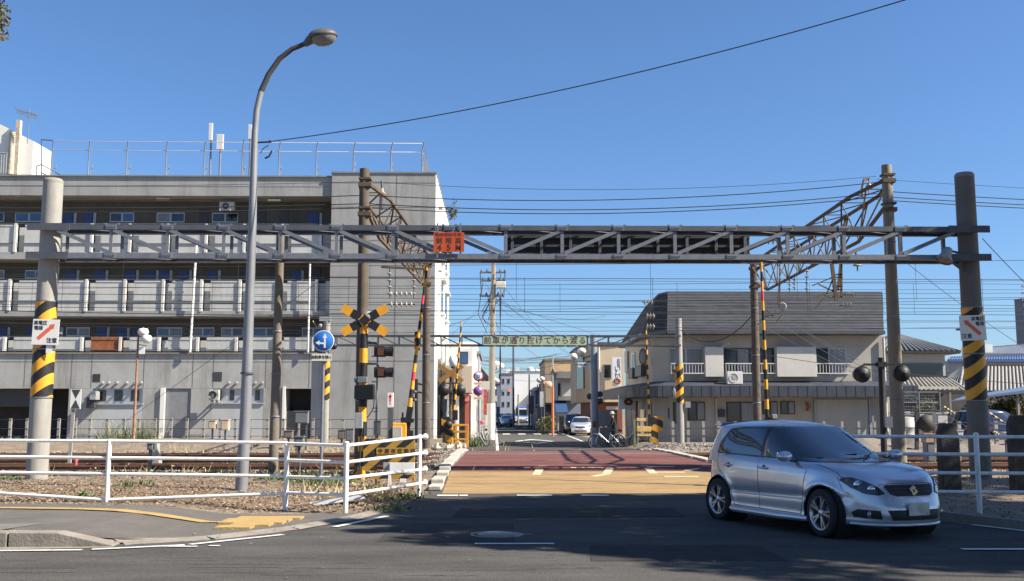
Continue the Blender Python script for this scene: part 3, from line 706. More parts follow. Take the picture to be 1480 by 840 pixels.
q = MB(); q.prism(Ff, .2, hzz(484) , plane='XY'); H('wall', q, stucco)
eave_z = hzz(481); top_z = PZ(422.5, 50.9)
eo = offs(Ff, sgn * .95); ei = offs(Ff, -sgn * 1.9)
X_r = hx(1282.5)
eo = [(hx(1282.5, 49.25), 49.25), (PX(966, 49.25), 49.25), (PX(931, 50.6), 50.6), (PX(896, 60), 60), (X_r, 60)]; ei = [(hx(1282.5, 50.9), 50.9), (PX(968, 50.9), 50.9), (PX(955, 51.7), 51.7), (PX(935, 58), 58), (X_r, 58)]
# roof rows: the slope is cut into slate courses, each lapping over the next
q = MB(); NR = 14; n = len(eo)
for r_ in range(NR):
    t0, t1 = r_ / NR, (r_ + 1) / NR
    for i in range(n):
        a0 = Vector((*eo[i], eave_z)).lerp(Vector((*ei[i], top_z)), t0); b0 = Vector((*eo[(i + 1) % n], eave_z)).lerp(Vector((*ei[(i + 1) % n], top_z)), t0)
        a1 = Vector((*eo[i], eave_z)).lerp(Vector((*ei[i], top_z)), t1); b1 = Vector((*eo[(i + 1) % n], eave_z)).lerp(Vector((*ei[(i + 1) % n], top_z)), t1)
        nn = (b0 - a0).cross(a1 - a0).normalized(); nn = nn if nn.z > 0 else -nn
        q.add([a0 + nn * .028, b0 + nn * .028, b1 + nn * .012, a1 + nn * .012], [(0, 1, 2, 3)]); q.add([a0 - nn * .02, b0 - nn * .02, b0 + nn * .028, a0 + nn * .028], [(0, 1, 2, 3)])
roof = H('roof', q, slate)
q = MB(); q.prism(ei, top_z - .02, top_z + .06, plane='XY'); q.build('roof_cap', slate_l, roof)
q = MB(); q.prism(eo, eave_z - .12, eave_z - .004, plane='XY'); q.build('soffit', slate_l, roof)
q = MB()
for i in range(n): q.bar((*eo[i], eave_z - .02), (*eo[(i + 1) % n], eave_z - .02), .14, .16)
q.build('gutter', slate_l, roof)
# lower canopy
co = offs(Ff, sgn * 1.15); ci = offs(Ff, sgn * .02); z0, z1 = hzz(574), hzz(556)
q = MB()
for i in (0, 1, 2):
    a, b, c, d = (*co[i], z0), (*co[i + 1], z0), (*co[i + 1], z0 + .52), (*co[i], z0 + .52)
    e, f = (*ci[i], z0 + .78), (*ci[i + 1], z0 + .78)
    q.add([a, b, c, d], [(0, 1, 2, 3)]); q.add([d, c, f, e], [(0, 1, 2, 3)]); q.add([a, b, (*ci[i + 1], z0), (*ci[i], z0)], [(0, 1, 2, 3)])
    k = int((Vector(co[i]) - Vector(co[i + 1])).length / .45)
    for j in range(k):
        p_ = Vector(a).lerp(Vector(b), (j + .5) / k); q.bar(p_ + Vector((0, -.004, .0)), p_ + Vector((0, -.004, .52)), .014)
H('canopy', q, M('canopy_metal', (.05, .058, .075), .6, metal=.2, var=.25, scale=2, dirt=.3))
# upper windows, shutter boxes, railings
def hwin(x0, x1, y0, y1, mat, nm='window', d=.04, panes=2, frame=alu):
    q = MB(); q.b2((hx(x0), YH - d, hzz(y1)), (hx(x1), YH - .003, hzz(y0))); w_ = H(nm, q, frame)
    q = MB(); ww = (hx(x1) - hx(x0)) / panes
    for i in range(panes): q = MB(); q.b2((hx(x0) + ww * i + .05, YH - d - .02, hzz(y1) + .05), (hx(x0) + ww * (i + 1) - .05, YH - d - .002, hzz(y0) - .05)); q.build('pane', curtain if mat is glassd and i % 3 == 1 else mat, w_)
    return w_
def hbox(nm, x0, x1, y0, y1, d, mat, bevel=.01): q = MB(); q.b2((hx(x0), YH - d, hzz(y1)), (hx(x1), YH - .003, hzz(y0))); return H(nm, q, mat, None, bevel)
hwin(969, 1017, 503, 541, curtain, panes=2); hbox('shutter_box', 1018, 1044, 502, 545, .50, M('shutter_cream', (.58, .56, .50), .7, var=.04, dirt=.15))
hwin(1048, 1122, 503, 541, glassd, panes=4, frame=dgrey); hbox('shutter_box', 1121, 1178, 502, 545, .52, M('shutter_cream'))
hwin(1179, 1200, 503, 541, glassd, panes=1, frame=dgrey); hwin(1200, 1226, 503, 541, curtain, panes=1)
def railing(x0, x1, d=.45):
    q = MB(); za, zb = hzz(540), hzz(526); 
    q.bar((hx(x0), YH - d, zb), (hx(x1), YH - d, zb), .05); q.bar((hx(x0), YH - d, za), (hx(x1), YH - d, za), .05)
    n_ = int((hx(x1) - hx(x0)) / .14)
    for i in range(n_ + 1): x = hx(x0) + (hx(x1) - hx(x0)) * i / n_; q.bar((x, YH - d, za), (x, YH - d, zb), .022)
    for x in (x0, x1): q.bar((hx(x), YH - d, zb), (hx(x), YH - .01, zb), .04); q.bar((hx(x), YH - d, za), (hx(x), YH - .01, za), .04)
    H('balcony_railing', q, M('railing_white', (.60, .59, .55), .5, var=.05))
railing(969, 1017); railing(1048, 1121); railing(1179, 1228)
# air conditioner, drain pipes, wall box
q = MB(); q.b2((hx(1046), YH - .95, hzz(556)), (hx(1068), YH - .62, hzz(538))); a_ = H('air_conditioner', q, M('aircon_white', (.66, .66, .62), .5, var=.04), None, .02)
q = MB(); cx = (hx(1046) + hx(1064)) / 2; cz = hzz(547); q.lathe([(.21, -.01), (.21, .012), (.17, .012), (.05, .0), (.001, .0)], (cx, YH - .96, cz), 20, axis='Y'); q.build('fan_grille', grey_m, a_)
q = MB(); q.b2((hx(1049), YH - .9, hzz(559)), (hx(1065), YH - .66, hzz(556) - .003)); q.build('bracket', dgrey, a_)
q = MB(); q.tube([(hx(1046), YH - .1, hzz(538)), (hx(1046), YH - .1, hzz(500)), (hx(1053), YH - .4, hzz(497))], .05, 8); q.tube([(hx(1047), YH - .5, hzz(560)), (hx(1047), YH - .5, hzz(572))], .04, 8)
q.tube([(hx(1280), YH - .12, hzz(637)), (hx(1280), YH - .12, hzz(488))], .06, 8); q.tube([(hx(1035), YH - .08, hzz(637)), (hx(1035), YH - .08, hzz(575))], .04, 8); H('downpipe', q, M('pipe_cream', (.55, .54, .5), .5, var=.05))
# ground floor
hwin(973, 980, 581, 612, glassd, panes=1, frame=dgrey); hwin(994, 1019, 581, 608, glassd, panes=2, frame=dgrey); hwin(1050, 1090, 581, 610, glassd, panes=2, frame=dgrey)
hwin(1102, 1124, 580, 599, glassd, panes=2, frame=dgrey); hwin(1128, 1149, 580, 599, glassd, panes=2, frame=dgrey)
hbox('meter_box', 1038, 1047, 592, 603, .16, dgrey); hbox('meter_box', 965, 967.5, 590, 605, .05, M('plate_navy', (.05, .08, .14), .5, var=.1))
q = MB(); zz = hzz(639)
while zz < hzz(577) - .03: q.b2((hx(1181), YH - .07, zz), (hx(1254), YH - .03, zz + .07)); q.b2((hx(1181), YH - .05, zz + .07), (hx(1254), YH - .03, zz + .085)); zz += .085
H('roller_shutter', q, M('shutter_beige', (.44, .43, .39), .6, var=.05, dirt=.25))
for x in (1176, 1255): hbox('shutter_rail', x, x + 4.5, 577, 639, .12, M('shutter_rail_grey', (.30, .32, .35), .6, var=.1))
q = MB(); q.tube([(hx(1166), YH - .05, hzz(582)), (hx(1169), YH - .07, hzz(588)), (hx(1166), YH - .05, hzz(594))], .08, 6); H('wall_stain_fitting', q, rustb)
# street side of the house: windows and shop sign (side faces run from (945) to (905))
sa, sb = Vector((*Ff[2], 0)), Vector((*Ff[3], 0)); sd = (sb - sa).normalized(); sn = Vector((-sd.y, sd.x, 0)); sn = sn if sn.x < 0 else -sn
def sidebox(nm, px0, px1, py0, py1, d, mat, parent=None):
    pts = []
    for px in (px0, px1):
        dr = ray(px, 560); # intersect vertical plane
        t = (sa - Vector((0, 0, CAMZ))).dot(sn) / dr.dot(sn); pts.append(Vector((dr.x * t, dr.y * t, 0)))
    c = (pts[0] + pts[1]) / 2; L = (pts[1] - pts[0]).length; z0 = PZ(py1, c.y); z1 = PZ(py0, c.y)
    q = MB(); q.box((c.x + sn.x * d / 2, c.y + sn.y * d / 2, (z0 + z1) / 2), (L, d, z1 - z0), math.atan2(sd.y, sd.x)); return H(nm, q, mat, parent)
for (a, b, c, d) in ((914, 919, 510, 536), (927, 935, 506, 533)): w_ = sidebox('window', a, b, c, d, .06, alu); sidebox('pane', a + 1, b - 1, c + 2, d - 2, .07, glassd, w_)
sidebox('railing_box', 916, 922, 532, 547, .3, galv_d); sidebox('railing_box', 926, 935, 528, 544, .3, galv_d); sidebox('shutter_box', 906, 910, 508, 538, .12, stucco)
t = thing('round_wall_mirror', (PX(930, 52.5), 52.5, PZ(516, 52.5)), 'small oval traffic mirror with yellow rim above the corner shop awning', 'mirror')
q = MB(); q.lathe([(.001, -.04), (.13, -.03), (.17, 0), (.14, .05), (.001, .08)], (PX(930, 51.8), 51.7, PZ(516, 51.8)), 20, axis='Y'); q.v = [(x_, y_, PZ(516, 51.8) + (z_ - PZ(516, 51.8)) * 2.2) for x_, y_, z_ in q.v]; q.build('mirror_face', M('mirror_pale', (.40, .40, .36), .2, var=.1), t)
q = MB(); q.lathe([(.17, -.02), (.20, -.02), (.20, .04), (.17, .04)], (PX(930, 51.8), 51.7, PZ(516, 51.8)), 20, axis='Y'); q.v = [(x_, y_, PZ(516, 51.8) + (z_ - PZ(516, 51.8)) * 2.2) for x_, y_, z_ in q.v]; q.build('rim', yel_old, t)
# shop front under the canopy at the corner
sidebox('shop_door', 905, 921, 580, 634, .08, M('shop_brown', (.16, .06, .035), .7, var=.2)); w_ = sidebox('shop_window', 924, 942, 584, 634, .06, M('shop_grey', (.25, .25, .24), .6, var=.1)); sidebox('door_pane', 927, 934, 592, 632, .08, glassd, w_)
t = thing('hanging_shop_sign', (PX(906, 56), 56, PZ(581, 56)), 'white lightbox sign with brown round emblem under the shop awning', 'sign')
q = MB(); q.box((PX(906, 54), 54, PZ(581, 54)), (.85, .18, .75)); q.build('panel', sign_w, t)
q = MB(); c = Vector((PX(908, 54), 53.9, PZ(581, 54))); 
for k in range(9): a = PI * 2 * k / 9; q.ball((c.x + .16 * math.cos(a), c.y, c.z + .12 * math.sin(a)), .09, sq=.8, n=8)
q.build('emblem', M('emblem_brown', (.25, .09, .04), .6, var=.4, scale=10), t)
t = thing('shop_banner', (PX(915, 51), 51, .3), 'pale beige cloth banners hanging on poles by the shop corner', 'banner', None)
for k, (a, b, pt, pb) in enumerate(((906, 912, 592, 628), (913, 918, 592, 626))):
    q = MB(); Yb = 50.2; x0_, x1_ = PX(a, Yb), PX(b, Yb); nn_ = 10; vs = []
    for j in range(nn_ + 1):
        z = PZ(pb, Yb) + (PZ(pt, Yb) - PZ(pb, Yb)) * j / nn_
        for i in range(5): vs.append((x0_ + (x1_ - x0_) * i / 4, Yb + .03 * math.sin(i * 2 + j * .5), z))
    q.add(vs, [(j * 5 + i, j * 5 + i + 1, (j + 1) * 5 + i + 1, (j + 1) * 5 + i) for j in range(nn_) for i in range(4)], 0, True)
    q.build('cloth', M('banner_cloth', (.50, .45, .36), .9, var=.1), t)
    q = MB(); q.tube([(x0_, Yb, .3), (x0_, Yb, PZ(pt, Yb) + .1)], .02, 6); q.build('pole', grey_m, t)

# ============================================================ OTHER BUILDINGS
def facade_windows(t, x0, x1, Y, z0, z1, cols, rows, wfr, mat=glassd, frame=alu, off=.05):
    cw = (x1 - x0) / cols; rh = (z1 - z0) / rows
    for r_ in range(rows):
        for c in range(cols):
            xa = x0 + cw * (c + .5 - wfr / 2); xb = xa + cw * wfr; za = z0 + rh * (r_ + .28); zb = za + rh * .45
            q = MB(); q.b2((xa, Y - off, za), (xb, Y - .003, zb)); w_ = q.build('window', frame, t)
            q = MB(); q.b2((xa + .06, Y - off - .02, za + .06), (xb - .06, Y - off - .002, zb - .06)); q.build('pane', mat, w_)
def side_windows(t, X, sgnx, y0, y1, z0, z1, cols, rows, wfr, mat=glassd):
    cw = (y1 - y0) / cols; rh = (z1 - z0) / rows
    for r_ in range(rows):
        for c in range(cols):
            ya = y0 + cw * (c + .5 - wfr / 2); yb = ya + cw * wfr; za = z0 + rh * (r_ + .28); zb = za + rh * .45
            q = MB(); q.b2((X, ya, za), (X + sgnx * .05, yb, zb)); w_ = q.build('window', alu, t)
            q = MB(); q.b2((X + sgnx * .052, ya + .06, za + .06), (X + sgnx * .07, yb - .06, zb - .06)); q.build('pane', mat, w_)
def bld(name, px0, px1, ptop, Y, depth, mat, label, floors=0, cols=0, wf=.5, glass=glassd, side=0, sc=3, roofm=None, zb=0.):
    x0, x1, z = PX(px0, Y), PX(px1, Y), PZ(ptop, Y)
    t = thing(name, ((x0 + x1) / 2, Y + depth / 2, zb), label, 'building')
    q = MB(); q.b2((x0, Y, zb - .1), (x1, Y + depth, z)); q.build('wall', mat, t)
    q = MB(); q.b2((x0 - .12, Y - .12, z + .002), (x1 + .12, Y + depth + .1, z + .22)); q.build('roof', roofm or concd, t)
    if floors and cols: facade_windows(t, x0 + .2, x1 - .2, Y, zb + .3, z - .2, cols, floors, wf, glass)
    if side: side_windows(t, x1 if side > 0 else x0, side, Y + .5, Y + depth - .5, zb + .3, z - .2, sc, floors, .5, glass)
    return t
# left side of the street
t = thing('corner_shop', (-3.2, 60, 0), 'white corner shop with a beige boxed shop front behind the left crossing light', 'building')
YS = 57.5; XS = PX(683, 57.5)
q = MB(); q.b2((PX(650, 73), 73.05, .0), (PX(688, 73), 82, PZ(494, 73))); q.b2((XR + .45, YS, 0), (PX(662, YS), 73, PZ(560, YS))); q.build('wall', conc_white, t)
q = MB(); q.b2((XR + .5, YS + .3, PZ(562, YS)), (XS, 72, PZ(503, YS))); q.build('upper_wall', conc_white, t)
q = MB(); q.b2((PX(645, YS), YS - .6, PZ(570, YS)), (PX(668, YS), YS + .29, PZ(529, YS))); q.build('shop_front_box', M('shop_beige', (.36, .30, .23), .8, var=.08), t)
q = MB(); q.b2((PX(668, YS) + .002, YS - .55, PZ(568, YS)), (PX(682, YS), YS + 3, PZ(530, YS))); q.build('fascia', M('fascia_tan', (.52, .43, .32), .8, var=.06), t)
q = MB(); q.b2((PX(664, YS), YS + .2, PZ(526, YS)), (PX(676, YS), YS + .29, PZ(508, YS))); w_ = q.build('window', dgrey, t); q = MB(); q.b2((PX(665, YS), YS + .17, PZ(525, YS)), (PX(675, YS), YS + .195, PZ(510, YS))); q.build('pane', glassb, w_)
q = MB(); q.b2((PX(654, YS), YS + .05, 0), (PX(680, YS), YS + .9, PZ(571, YS))); q.build('shop_interior', M('shop_dark', (.06, .055, .05), .8, var=.4, scale=3), t)
q = MB(); q.b2((PX(672, YS), YS - .1, 0), (PX(678, YS), YS + .04, PZ(568, YS))); q.build('column', M('column_red', (.40, .10, .07), .7, var=.15, dirt=.3), t)
q = MB(); q.b2((PX(660, YS), YS - .1, 0), (PX(663.5, YS), YS + .04, PZ(571, YS))); q.build('column', conc_white, t)
q = MB(); q.b2((PX(672, YS), YS - .2, PZ(580, YS)), (PX(678, YS), YS - .102, PZ(569, YS))); q.build('poster', M('poster_pink', (.70, .22, .20), .6, var=.15), t)
bld('street_house', 684, 692, 512, 74, 10, M('grey_render', (.33, .33, .33), .85, var=.1, dirt=.3), 'narrow grey house with a dark pitched top on the left of the street', 2, 1, .5)
q = thing('street_house', (PX(694, 84), 90, 0), 'low tiled house behind the speed limit sign', 'building')
m_ = MB(); x0_, x1_ = PX(683, 84), PX(702, 84); m_.b2((x0_, 84, -.1), (x1_, 96, PZ(548, 84))); m_.build('wall', M('wall_sand', (.40, .37, .32), .85, var=.1), q)
m_ = MB(); m_.prism([(x0_ - .4, PZ(548, 84)), (x1_ + .4, PZ(548, 84)), ((x0_ + x1_) / 2, PZ(528, 84))], 83.5, 96.5); m_.build('roof', slate, q)
bld('street_building', 690, 712, 575, 98, 14, M('wall_rust', (.20, .15, .12), .85, var=.3, scale=2), 'dark low shop row beside the utility pole', 1, 2, .6)
bld('street_building', 706, 722, 555, 150, 22, M('wall_blue_grey', (.16, .20, .27), .8, var=.1), 'blue grey three storey building left of the distant block', 3, 2, .5)
bld('street_building', 722, 741, 541, 178, 30, M('wall_grey', (.36, .38, .41), .8, var=.05), 'grey distant apartment block with small windows left of the white one', 4, 2, .45)
# closing block at the end of the street
t = bld('distant_block', 738.5, 786, 538, 200, 25, conc_white, 'large white windowless block closing the far end of the street')
for (a, b, tp) in ((745, 751, 531), (731, 738, 532)): q = MB(); q.b2((PX(a, 200), 200.2, PZ(541, 200)), (PX(b, 200), 204, PZ(tp, 200))); q.build('roof_box', conc_white, t)
for k, (px, py, r_) in enumerate(((767, 535, 5.5), (776, 536.5, 4))):
    c = P(px, py, 219); t = thing('water_tank', (c.x, c.y, c.z - 1.2), ['larger', 'smaller'][k] + ' round white water tank on the distant white block', 'tank')
    rr_ = r_ * 219 / F; q = MB(); q.lathe([(.01, rr_ * .9), (rr_ * .6, rr_ * .75), (rr_, .2), (rr_, -rr_ * .6), (rr_ * .8, -rr_), (.01, -rr_)], c, 18); q.build('shell', globe, t)
    q = MB(); q.b2((c.x - rr_, c.y - rr_, c.z - rr_ - .5), (c.x + rr_, c.y + rr_, c.z - rr_)); q.build('stand', grey_m, t)
# small boards, hoods and poles cluttering the far frontages
R.seed(41)
for k, (px, pt, pb, Y, col, lab) in enumerate(((706, 566, 590, 90, (.10, .09, .09), 'dark vertical shop board on the left frontage beside the utility pole'), (716, 572, 580, 110, (.6, .6, .58), 'small pale projecting board low on the left frontage'), (720, 588, 603, 120, (.08, .10, .16), 'dark blue vertical board beside the white van'),
    (769, 572, 598, 120, (.07, .07, .08), 'tall dark board right of the blue bus'), (774, 590, 606, 110, (.35, .33, .30), 'grey shop board low on the right frontage'), (783, 566, 588, 100, (.55, .56, .56), 'pale vertical board on the right frontage with dark lettering'), (791, 592, 612, 92, (.05, .05, .06), 'black board at the foot of the orange block'), (764, 585, 600, 150, (.12, .12, .13), 'small dark board immediately right of the bus'))):
    q = MB(); x = PX(px, Y); w_ = 2.6 * Y / F; q.b2((x - w_, Y - .12, PZ(pb, Y)), (x + w_, Y + .12, PZ(pt, Y))); q.b2((x - .04, Y + .121, 0), (x + .04, Y + .2, PZ(pt, Y)))
    o = q.build('shop_board', M('shop_board_%d' % k, col, .6, var=.25, scale=4)); tag(o, lab, 'sign', 'boards along the far frontages')
# right side of the street
tan = M('tile_tan', (.43, .32, .21), .85, var=.10, scale=6, bump=.25, bscale=20); tan_l = M('tile_tan_light', (.52, .42, .29), .85, var=.08, scale=7, bump=.3, bscale=14)
t = bld('grey_mixed_building', 772, 790, 566, 190, 25, M('wall_grey_dark', (.22, .24, .26), .8, var=.2), 'grey cluttered building left of the orange tan block', 4, 2, .5)
bld('narrow_shop', 774, 788, 562, 130, 18, M('wall_navy', (.10, .13, .20), .7, var=.2), 'narrow shop with dark blue upper sign panel', 2, 1, .7, glassb)
bld('wooden_shop', 786, 800, 585, 112, 20, M('wall_dark_wood', (.07, .06, .05), .85, var=.3), 'low dark wooden shop in shade on the right of the street', 1, 2, .6)
t = bld('orange_block', 788, 836, 521, 116, 14, M('render_orange', (.62, .43, .23), .85, var=.05, dirt=.12), 'tan orange three storey block with a plain wall above the parked cars')
q = MB(); q.b2((PX(788, 116) - .02, 115.8, PZ(523, 116)), (PX(797, 116), 115.99, 0)); q.build('shaded_corner', M('render_orange_shaded', (.36, .27, .18), .85, var=.08), t)  # darker copy of the wall render, corner shade put into the colour
t = thing('balcony_house', (PX(820, 104), 108, 0), 'grey house with a projecting concrete balcony and blue awning on the right', 'building'); Y_ = 104
q = MB(); q.b2((PX(806, Y_), Y_, 0), (PX(836, Y_), Y_ + 9, PZ(540, Y_))); q.build('wall', M('wall_beige_grey', (.44, .42, .38), .85, var=.08, dirt=.2), t)
q = MB(); q.b2((PX(804, Y_), Y_ - .9, PZ(547, Y_)), (PX(840, Y_), Y_ + 9, PZ(537.5, Y_))); q.b2((PX(806, Y_), Y_ - 1, PZ(579, Y_)), (PX(840, Y_), Y_ - .003, PZ(574, Y_))); q.build('slab', concd, t)
q = MB(); q.b2((PX(811, Y_), Y_ - .1, PZ(573, Y_)), (PX(840, Y_), Y_ - .003, PZ(553, Y_))); q.build('shutter_panel', M('shutter_pale_grey', (.50, .48, .43), .7, var=.04), t)
q = MB(); q.b2((PX(806.5, Y_), Y_ - .06, PZ(572, Y_)), (PX(810, Y_), Y_ - .003, PZ(554, Y_))); q.build('window', glassd, t)
q = MB(); q.prism([(Y_ - 3.4, PZ(596, Y_)), (Y_ - .01, PZ(579, Y_)), (Y_ - .01, PZ(580.5, Y_)), (Y_ - 3.4, PZ(597.5, Y_))], PX(801, Y_), PX(818, Y_), plane='YZ'); q.build('awning', M('awning_blue', (.02, .06, .15), .7, var=.1), t)
q = MB(); q.b2((PX(818, Y_), Y_ - .08, .0), (PX(840, Y_), Y_ - .003, PZ(580, Y_))); q.build('roller_shutter', M('shutter_bluegrey', (.20, .24, .30), .6, var=.1), t)
q = MB(); q.b2((PX(808, 95), 95, 0), (PX(822, 95), 95.3, PZ(602, 95))); q.build('low_wall', concd, t)
# tan tiled building next to the house
t = thing('tan_shop_building', (PX(868, 84), 88, 0), 'tan tiled building with a tall dark stair window and vertical shop sign', 'building'); Y_ = 84.0
xr_ = PX(902, 84); YT = 91
q = MB(); q.prism([(PX(833.5, YT), YT), (PX(860, Y_ + .2), Y_ + .2), (PX(866, Y_), Y_), (xr_, Y_), (xr_, 98), (PX(833.5, YT), 98)], PZ(581, 84), PZ(497, 84), plane='XY'); q.build('wall', tan_l, t)
q = MB(); q.prism([(PX(833.5, YT) - .1, YT - .1), (PX(860, Y_), Y_), (PX(866, Y_ - .2), Y_ - .2), (xr_, Y_ - .1), (xr_, 98.1), (PX(833.5, YT) - .1, 98.1)], PZ(497, 84) + .002, PZ(494.5, 84), plane='XY'); q.build('coping', galv_d, t)
q = MB(); q.prism([(PX(833.5, YT) - .02, YT - .03), (PX(859.5, Y_) - .02, Y_ + .17), (PX(859.5, Y_) - .02, Y_ + .4), (PX(833.5, YT) - .02, YT + .3)], PZ(581, 84) + .01, PZ(498, 84), plane='XY'); q.build('side_wall', tan, t)
q = MB(); q.b2((PX(858, 84), Y_ + 1.2, -.1), (xr_, 97, PZ(581, 84) - .003)); q.build('ground_wall', M('wall_redbrown', (.20, .07, .04), .8, var=.15), t)
def pl_side(px0, px1, py0, py1, nm, mat, d=.08):
    a = Vector((PX(833.5, YT), YT, 0)); b = Vector((PX(859.5, Y_), Y_ + .2, 0)); dd = (b - a).normalized(); nn_ = Vector((dd.y, -dd.x, 0)); nn_ = nn_ if nn_.y < 0 else -nn_
    pts = []
    for px in (px0, px1):
        dr = ray(px, 560); t_ = (a - Vector((0, 0, CAMZ))).dot(nn_) / dr.dot(nn_); pts.append(Vector((dr.x * t_, dr.y * t_, 0)))
    c = (pts[0] + pts[1]) / 2; L = (pts[1] - pts[0]).length; z0_, z1_ = PZ(py1, c.y), PZ(py0, c.y)
    q = MB(); q.box((c.x + nn_.x * d / 2, c.y + nn_.y * d / 2, (z0_ + z1_) / 2), (L, d, z1_ - z0_), math.atan2(dd.y, dd.x)); return q.build(nm, mat, t)
pl_side(836, 845.5, 516, 562, 'stair_window', glassd, .14)
q = MB(); q.b2((PX(873, Y_), Y_ - .05, PZ(547, Y_)), (PX(884.5, Y_), Y_ - .003, PZ(526, Y_))); w_ = q.build('window', alu, t); q = MB(); q.b2((PX(874, Y_), Y_ - .07, PZ(546, Y_)), (PX(883.5, Y_), Y_ - .052, PZ(527.5, Y_))); q.build('pane', glassd, w_)
q = MB(); q.b2((PX(878, Y_), Y_ + 1.05, PZ(592, Y_)), (PX(895, Y_), Y_ + 1.19, PZ(587, Y_))); q.build('transom_window', alu, t)
q = MB(); q.tube([(PX(866.5, Y_), Y_ - .06, PZ(581, 84)), (PX(866.5, Y_), Y_ - .06, PZ(498, 84))], .05, 6); q.build('downpipe', conc_white, t)
q = MB(); q.b2((PX(861, 55), 56.6, -.1), (PX(897, 55) , 56.8, PZ(593, 56.6))); q.build('yard_wall', M('yard_wall_grey', (.34, .31, .27), .9, var=.1, dirt=.3), t)
t = thing('vertical_shop_sign', (PX(892, 83.5), 83.5, PZ(533, 83.5)), 'tall white vertical sign with brush lettering and brown round emblem on the tan building', 'sign')
Yg = 83.5; q = MB(); q.b2((PX(885.5, Yg), Yg - .12, PZ(558, Yg)), (PX(898.5, Yg), Yg + .12, PZ(516, Yg))); q.build('panel', M('sign_pale', (.66, .67, .68), .4, var=.03), t)
for k, (s_, py, h_) in enumerate((('お', 521, .22), ('弁', 525, .22), ('当', 529, .22), ('い', 534, .42), ('し', 539, .4), ('い', 544, .4))): text(s_, (PX(893 if k > 2 else 894.5, Yg), Yg - .125, PZ(py, Yg)), h_ * 1.36, txt_k, 'brush_lettering', t, bold=.004)
c = P(892, 551, Yg); q = MB()
for k in range(10): a = 2 * PI * k / 10; q.ball((c.x + .2 * math.cos(a), Yg - .13, c.z + .18 * math.sin(a)), .1, sq=.9, n=8)
q.build('emblem', M('emblem_brown'), t)

# far right: tiled roof houses, blue roof, tower
tile_gap = M('roof_tile_gap_shade', (.022, .022, .024), .6, var=.2); tile_d = M('roof_tile_dark', (.13, .13, .13), .5, var=.2, scale=3); tile_g = M('roof_tile_grey', (.26, .25, .225), .6, var=.15, scale=3)  # near-black tile base: the shadow between rolls is put into its colour
def slope(name, p0, p1, p2, p3, n, mat, parent, mat2=None):
    """tiled roof plane: p0-p1 eave, p3-p2 ridge, raised tile rolls running up the slope"""
    p0, p1, p2, p3 = map(Vector, (p0, p1, p2, p3)); q = MB(); nn_ = (p1 - p0).cross(p3 - p0).normalized(); nn_ = nn_ if nn_.z > 0 else -nn_
    q.quad(p0, p1, p2, p3, 1); q.quad(p0 - nn_ * .12, p1 - nn_ * .12, p2 - nn_ * .12, p3 - nn_ * .12); q.bar(p0 - nn_ * .03, p1 - nn_ * .03, .12, .14, 1)
    for i in range(n + 1):
        u = i / n; a = p0.lerp(p1, u); b = p3.lerp(p2, u); 
        if (b - a).length > .1: q.tube([a + nn_ * .03, b + nn_ * .03], .085, 6, 0)
    q.bar(p3 + nn_ * .06, p2 + nn_ * .06, .22, .2, 1)
    return q.build(name, [mat, mat2 or mat], parent)
def tiled_house(label, Y, dep, pxl, pxr, pe, pr, pxt0, pxt1, wallm, tm, n, zb=.2, hip=True):
    t = thing('tiled_roof_house', ((PX(pxl, Y) + PX(pxr, Y)) / 2, Y + dep / 2, zb), label, 'building')
    x0, x1 = PX(pxl, Y), PX(pxr, Y); ze = PZ(pe, Y); ym = Y + dep / 2; zr = PZ(pr, ym); xa, xb = PX(pxt0, ym), PX(pxt1, ym)
    q = MB(); q.b2((x0 + .6, Y + .7, zb - .1), (x1 - .6, Y + dep - .7, ze + .02)); q.build('wall', wallm, t)
    r_ = slope('roof', (x0, Y, ze), (x1, Y, ze), (xb, ym, zr), (xa, ym, zr), n, tm, t, tile_gap)
    slope('roof_slope', (x1, Y, ze), (x1, Y + dep, ze), (xb, ym, zr), (xb, ym, zr), 14, tm, t, tile_gap); slope('roof_slope', (x0, Y, ze), (x0, Y + dep, ze), (xa, ym, zr), (xa, ym, zr), 14, tm, t, tile_gap)
    slope('roof_slope', (x0, Y + dep, ze), (x1, Y + dep, ze), (xb, ym, zr), (xa, ym, zr), n, tm, t, tile_gap)
    return t
wcream = M('wall_cream_shade', (.52, .50, .45), .85, var=.05, dirt=.2)
t = tiled_house('two storey house with black tiled hip roof right of the mansard house', 60, 9, 1262, 1392, 508, 484, 1298, 1303, wcream, tile_d, 17)
q = MB(); q.b2((PX(1300, 60), 60.55, PZ(545, 60)), (PX(1372, 60), 60.69, PZ(524, 60))); q.build('window', glassd, t)
t2 = thing('lean_to_roof', (PX(1345, 57), 57, .2), 'lower grey tiled lean-to roof with a pale fascia beam under the black roofed house', 'roof')
slope('roof', (PX(1300, 56), 56, PZ(566, 56)), (PX(1402, 56), 56, PZ(566, 56)), (PX(1372, 59.5), 59.5, PZ(547, 59.5)), (PX(1296, 59.5), 59.5, PZ(547, 59.5)), 15, tile_g, t2, tile_gap)
q = MB(); q.b2((PX(1313, 55.6), 55.5, PZ(562, 55.6)), (PX(1386, 55.6), 55.7, PZ(558.5, 55.6))); q.build('fascia_beam', M('beam_pale', (.50, .45, .36), .8, var=.1), t2)
q = MB()
for px in (1325, 1372, 1398): q.b2((PX(px, 56), 55.9, .2), (PX(px + 3, 56), 56.05, PZ(566, 56) - .05))
q.build('post', M('post_wood', (.20, .18, .16), .8, var=.2), t2)
q = MB(); q.b2((PX(1296, 58), 58.5, .2), (PX(1500, 58), 58.6, PZ(569, 58))); q.build('back_wall', M('back_wall_dark', (.07, .065, .06), .9, var=.3, scale=2), t2)
tiled_house('long low house with pale grey tiled roof behind the right gantry pole', 66, 10, 1388, 1560, 566, 530, 1396, 1550, M('wall_grey_low', (.30, .29, .27), .85, var=.1), tile_g, 30)
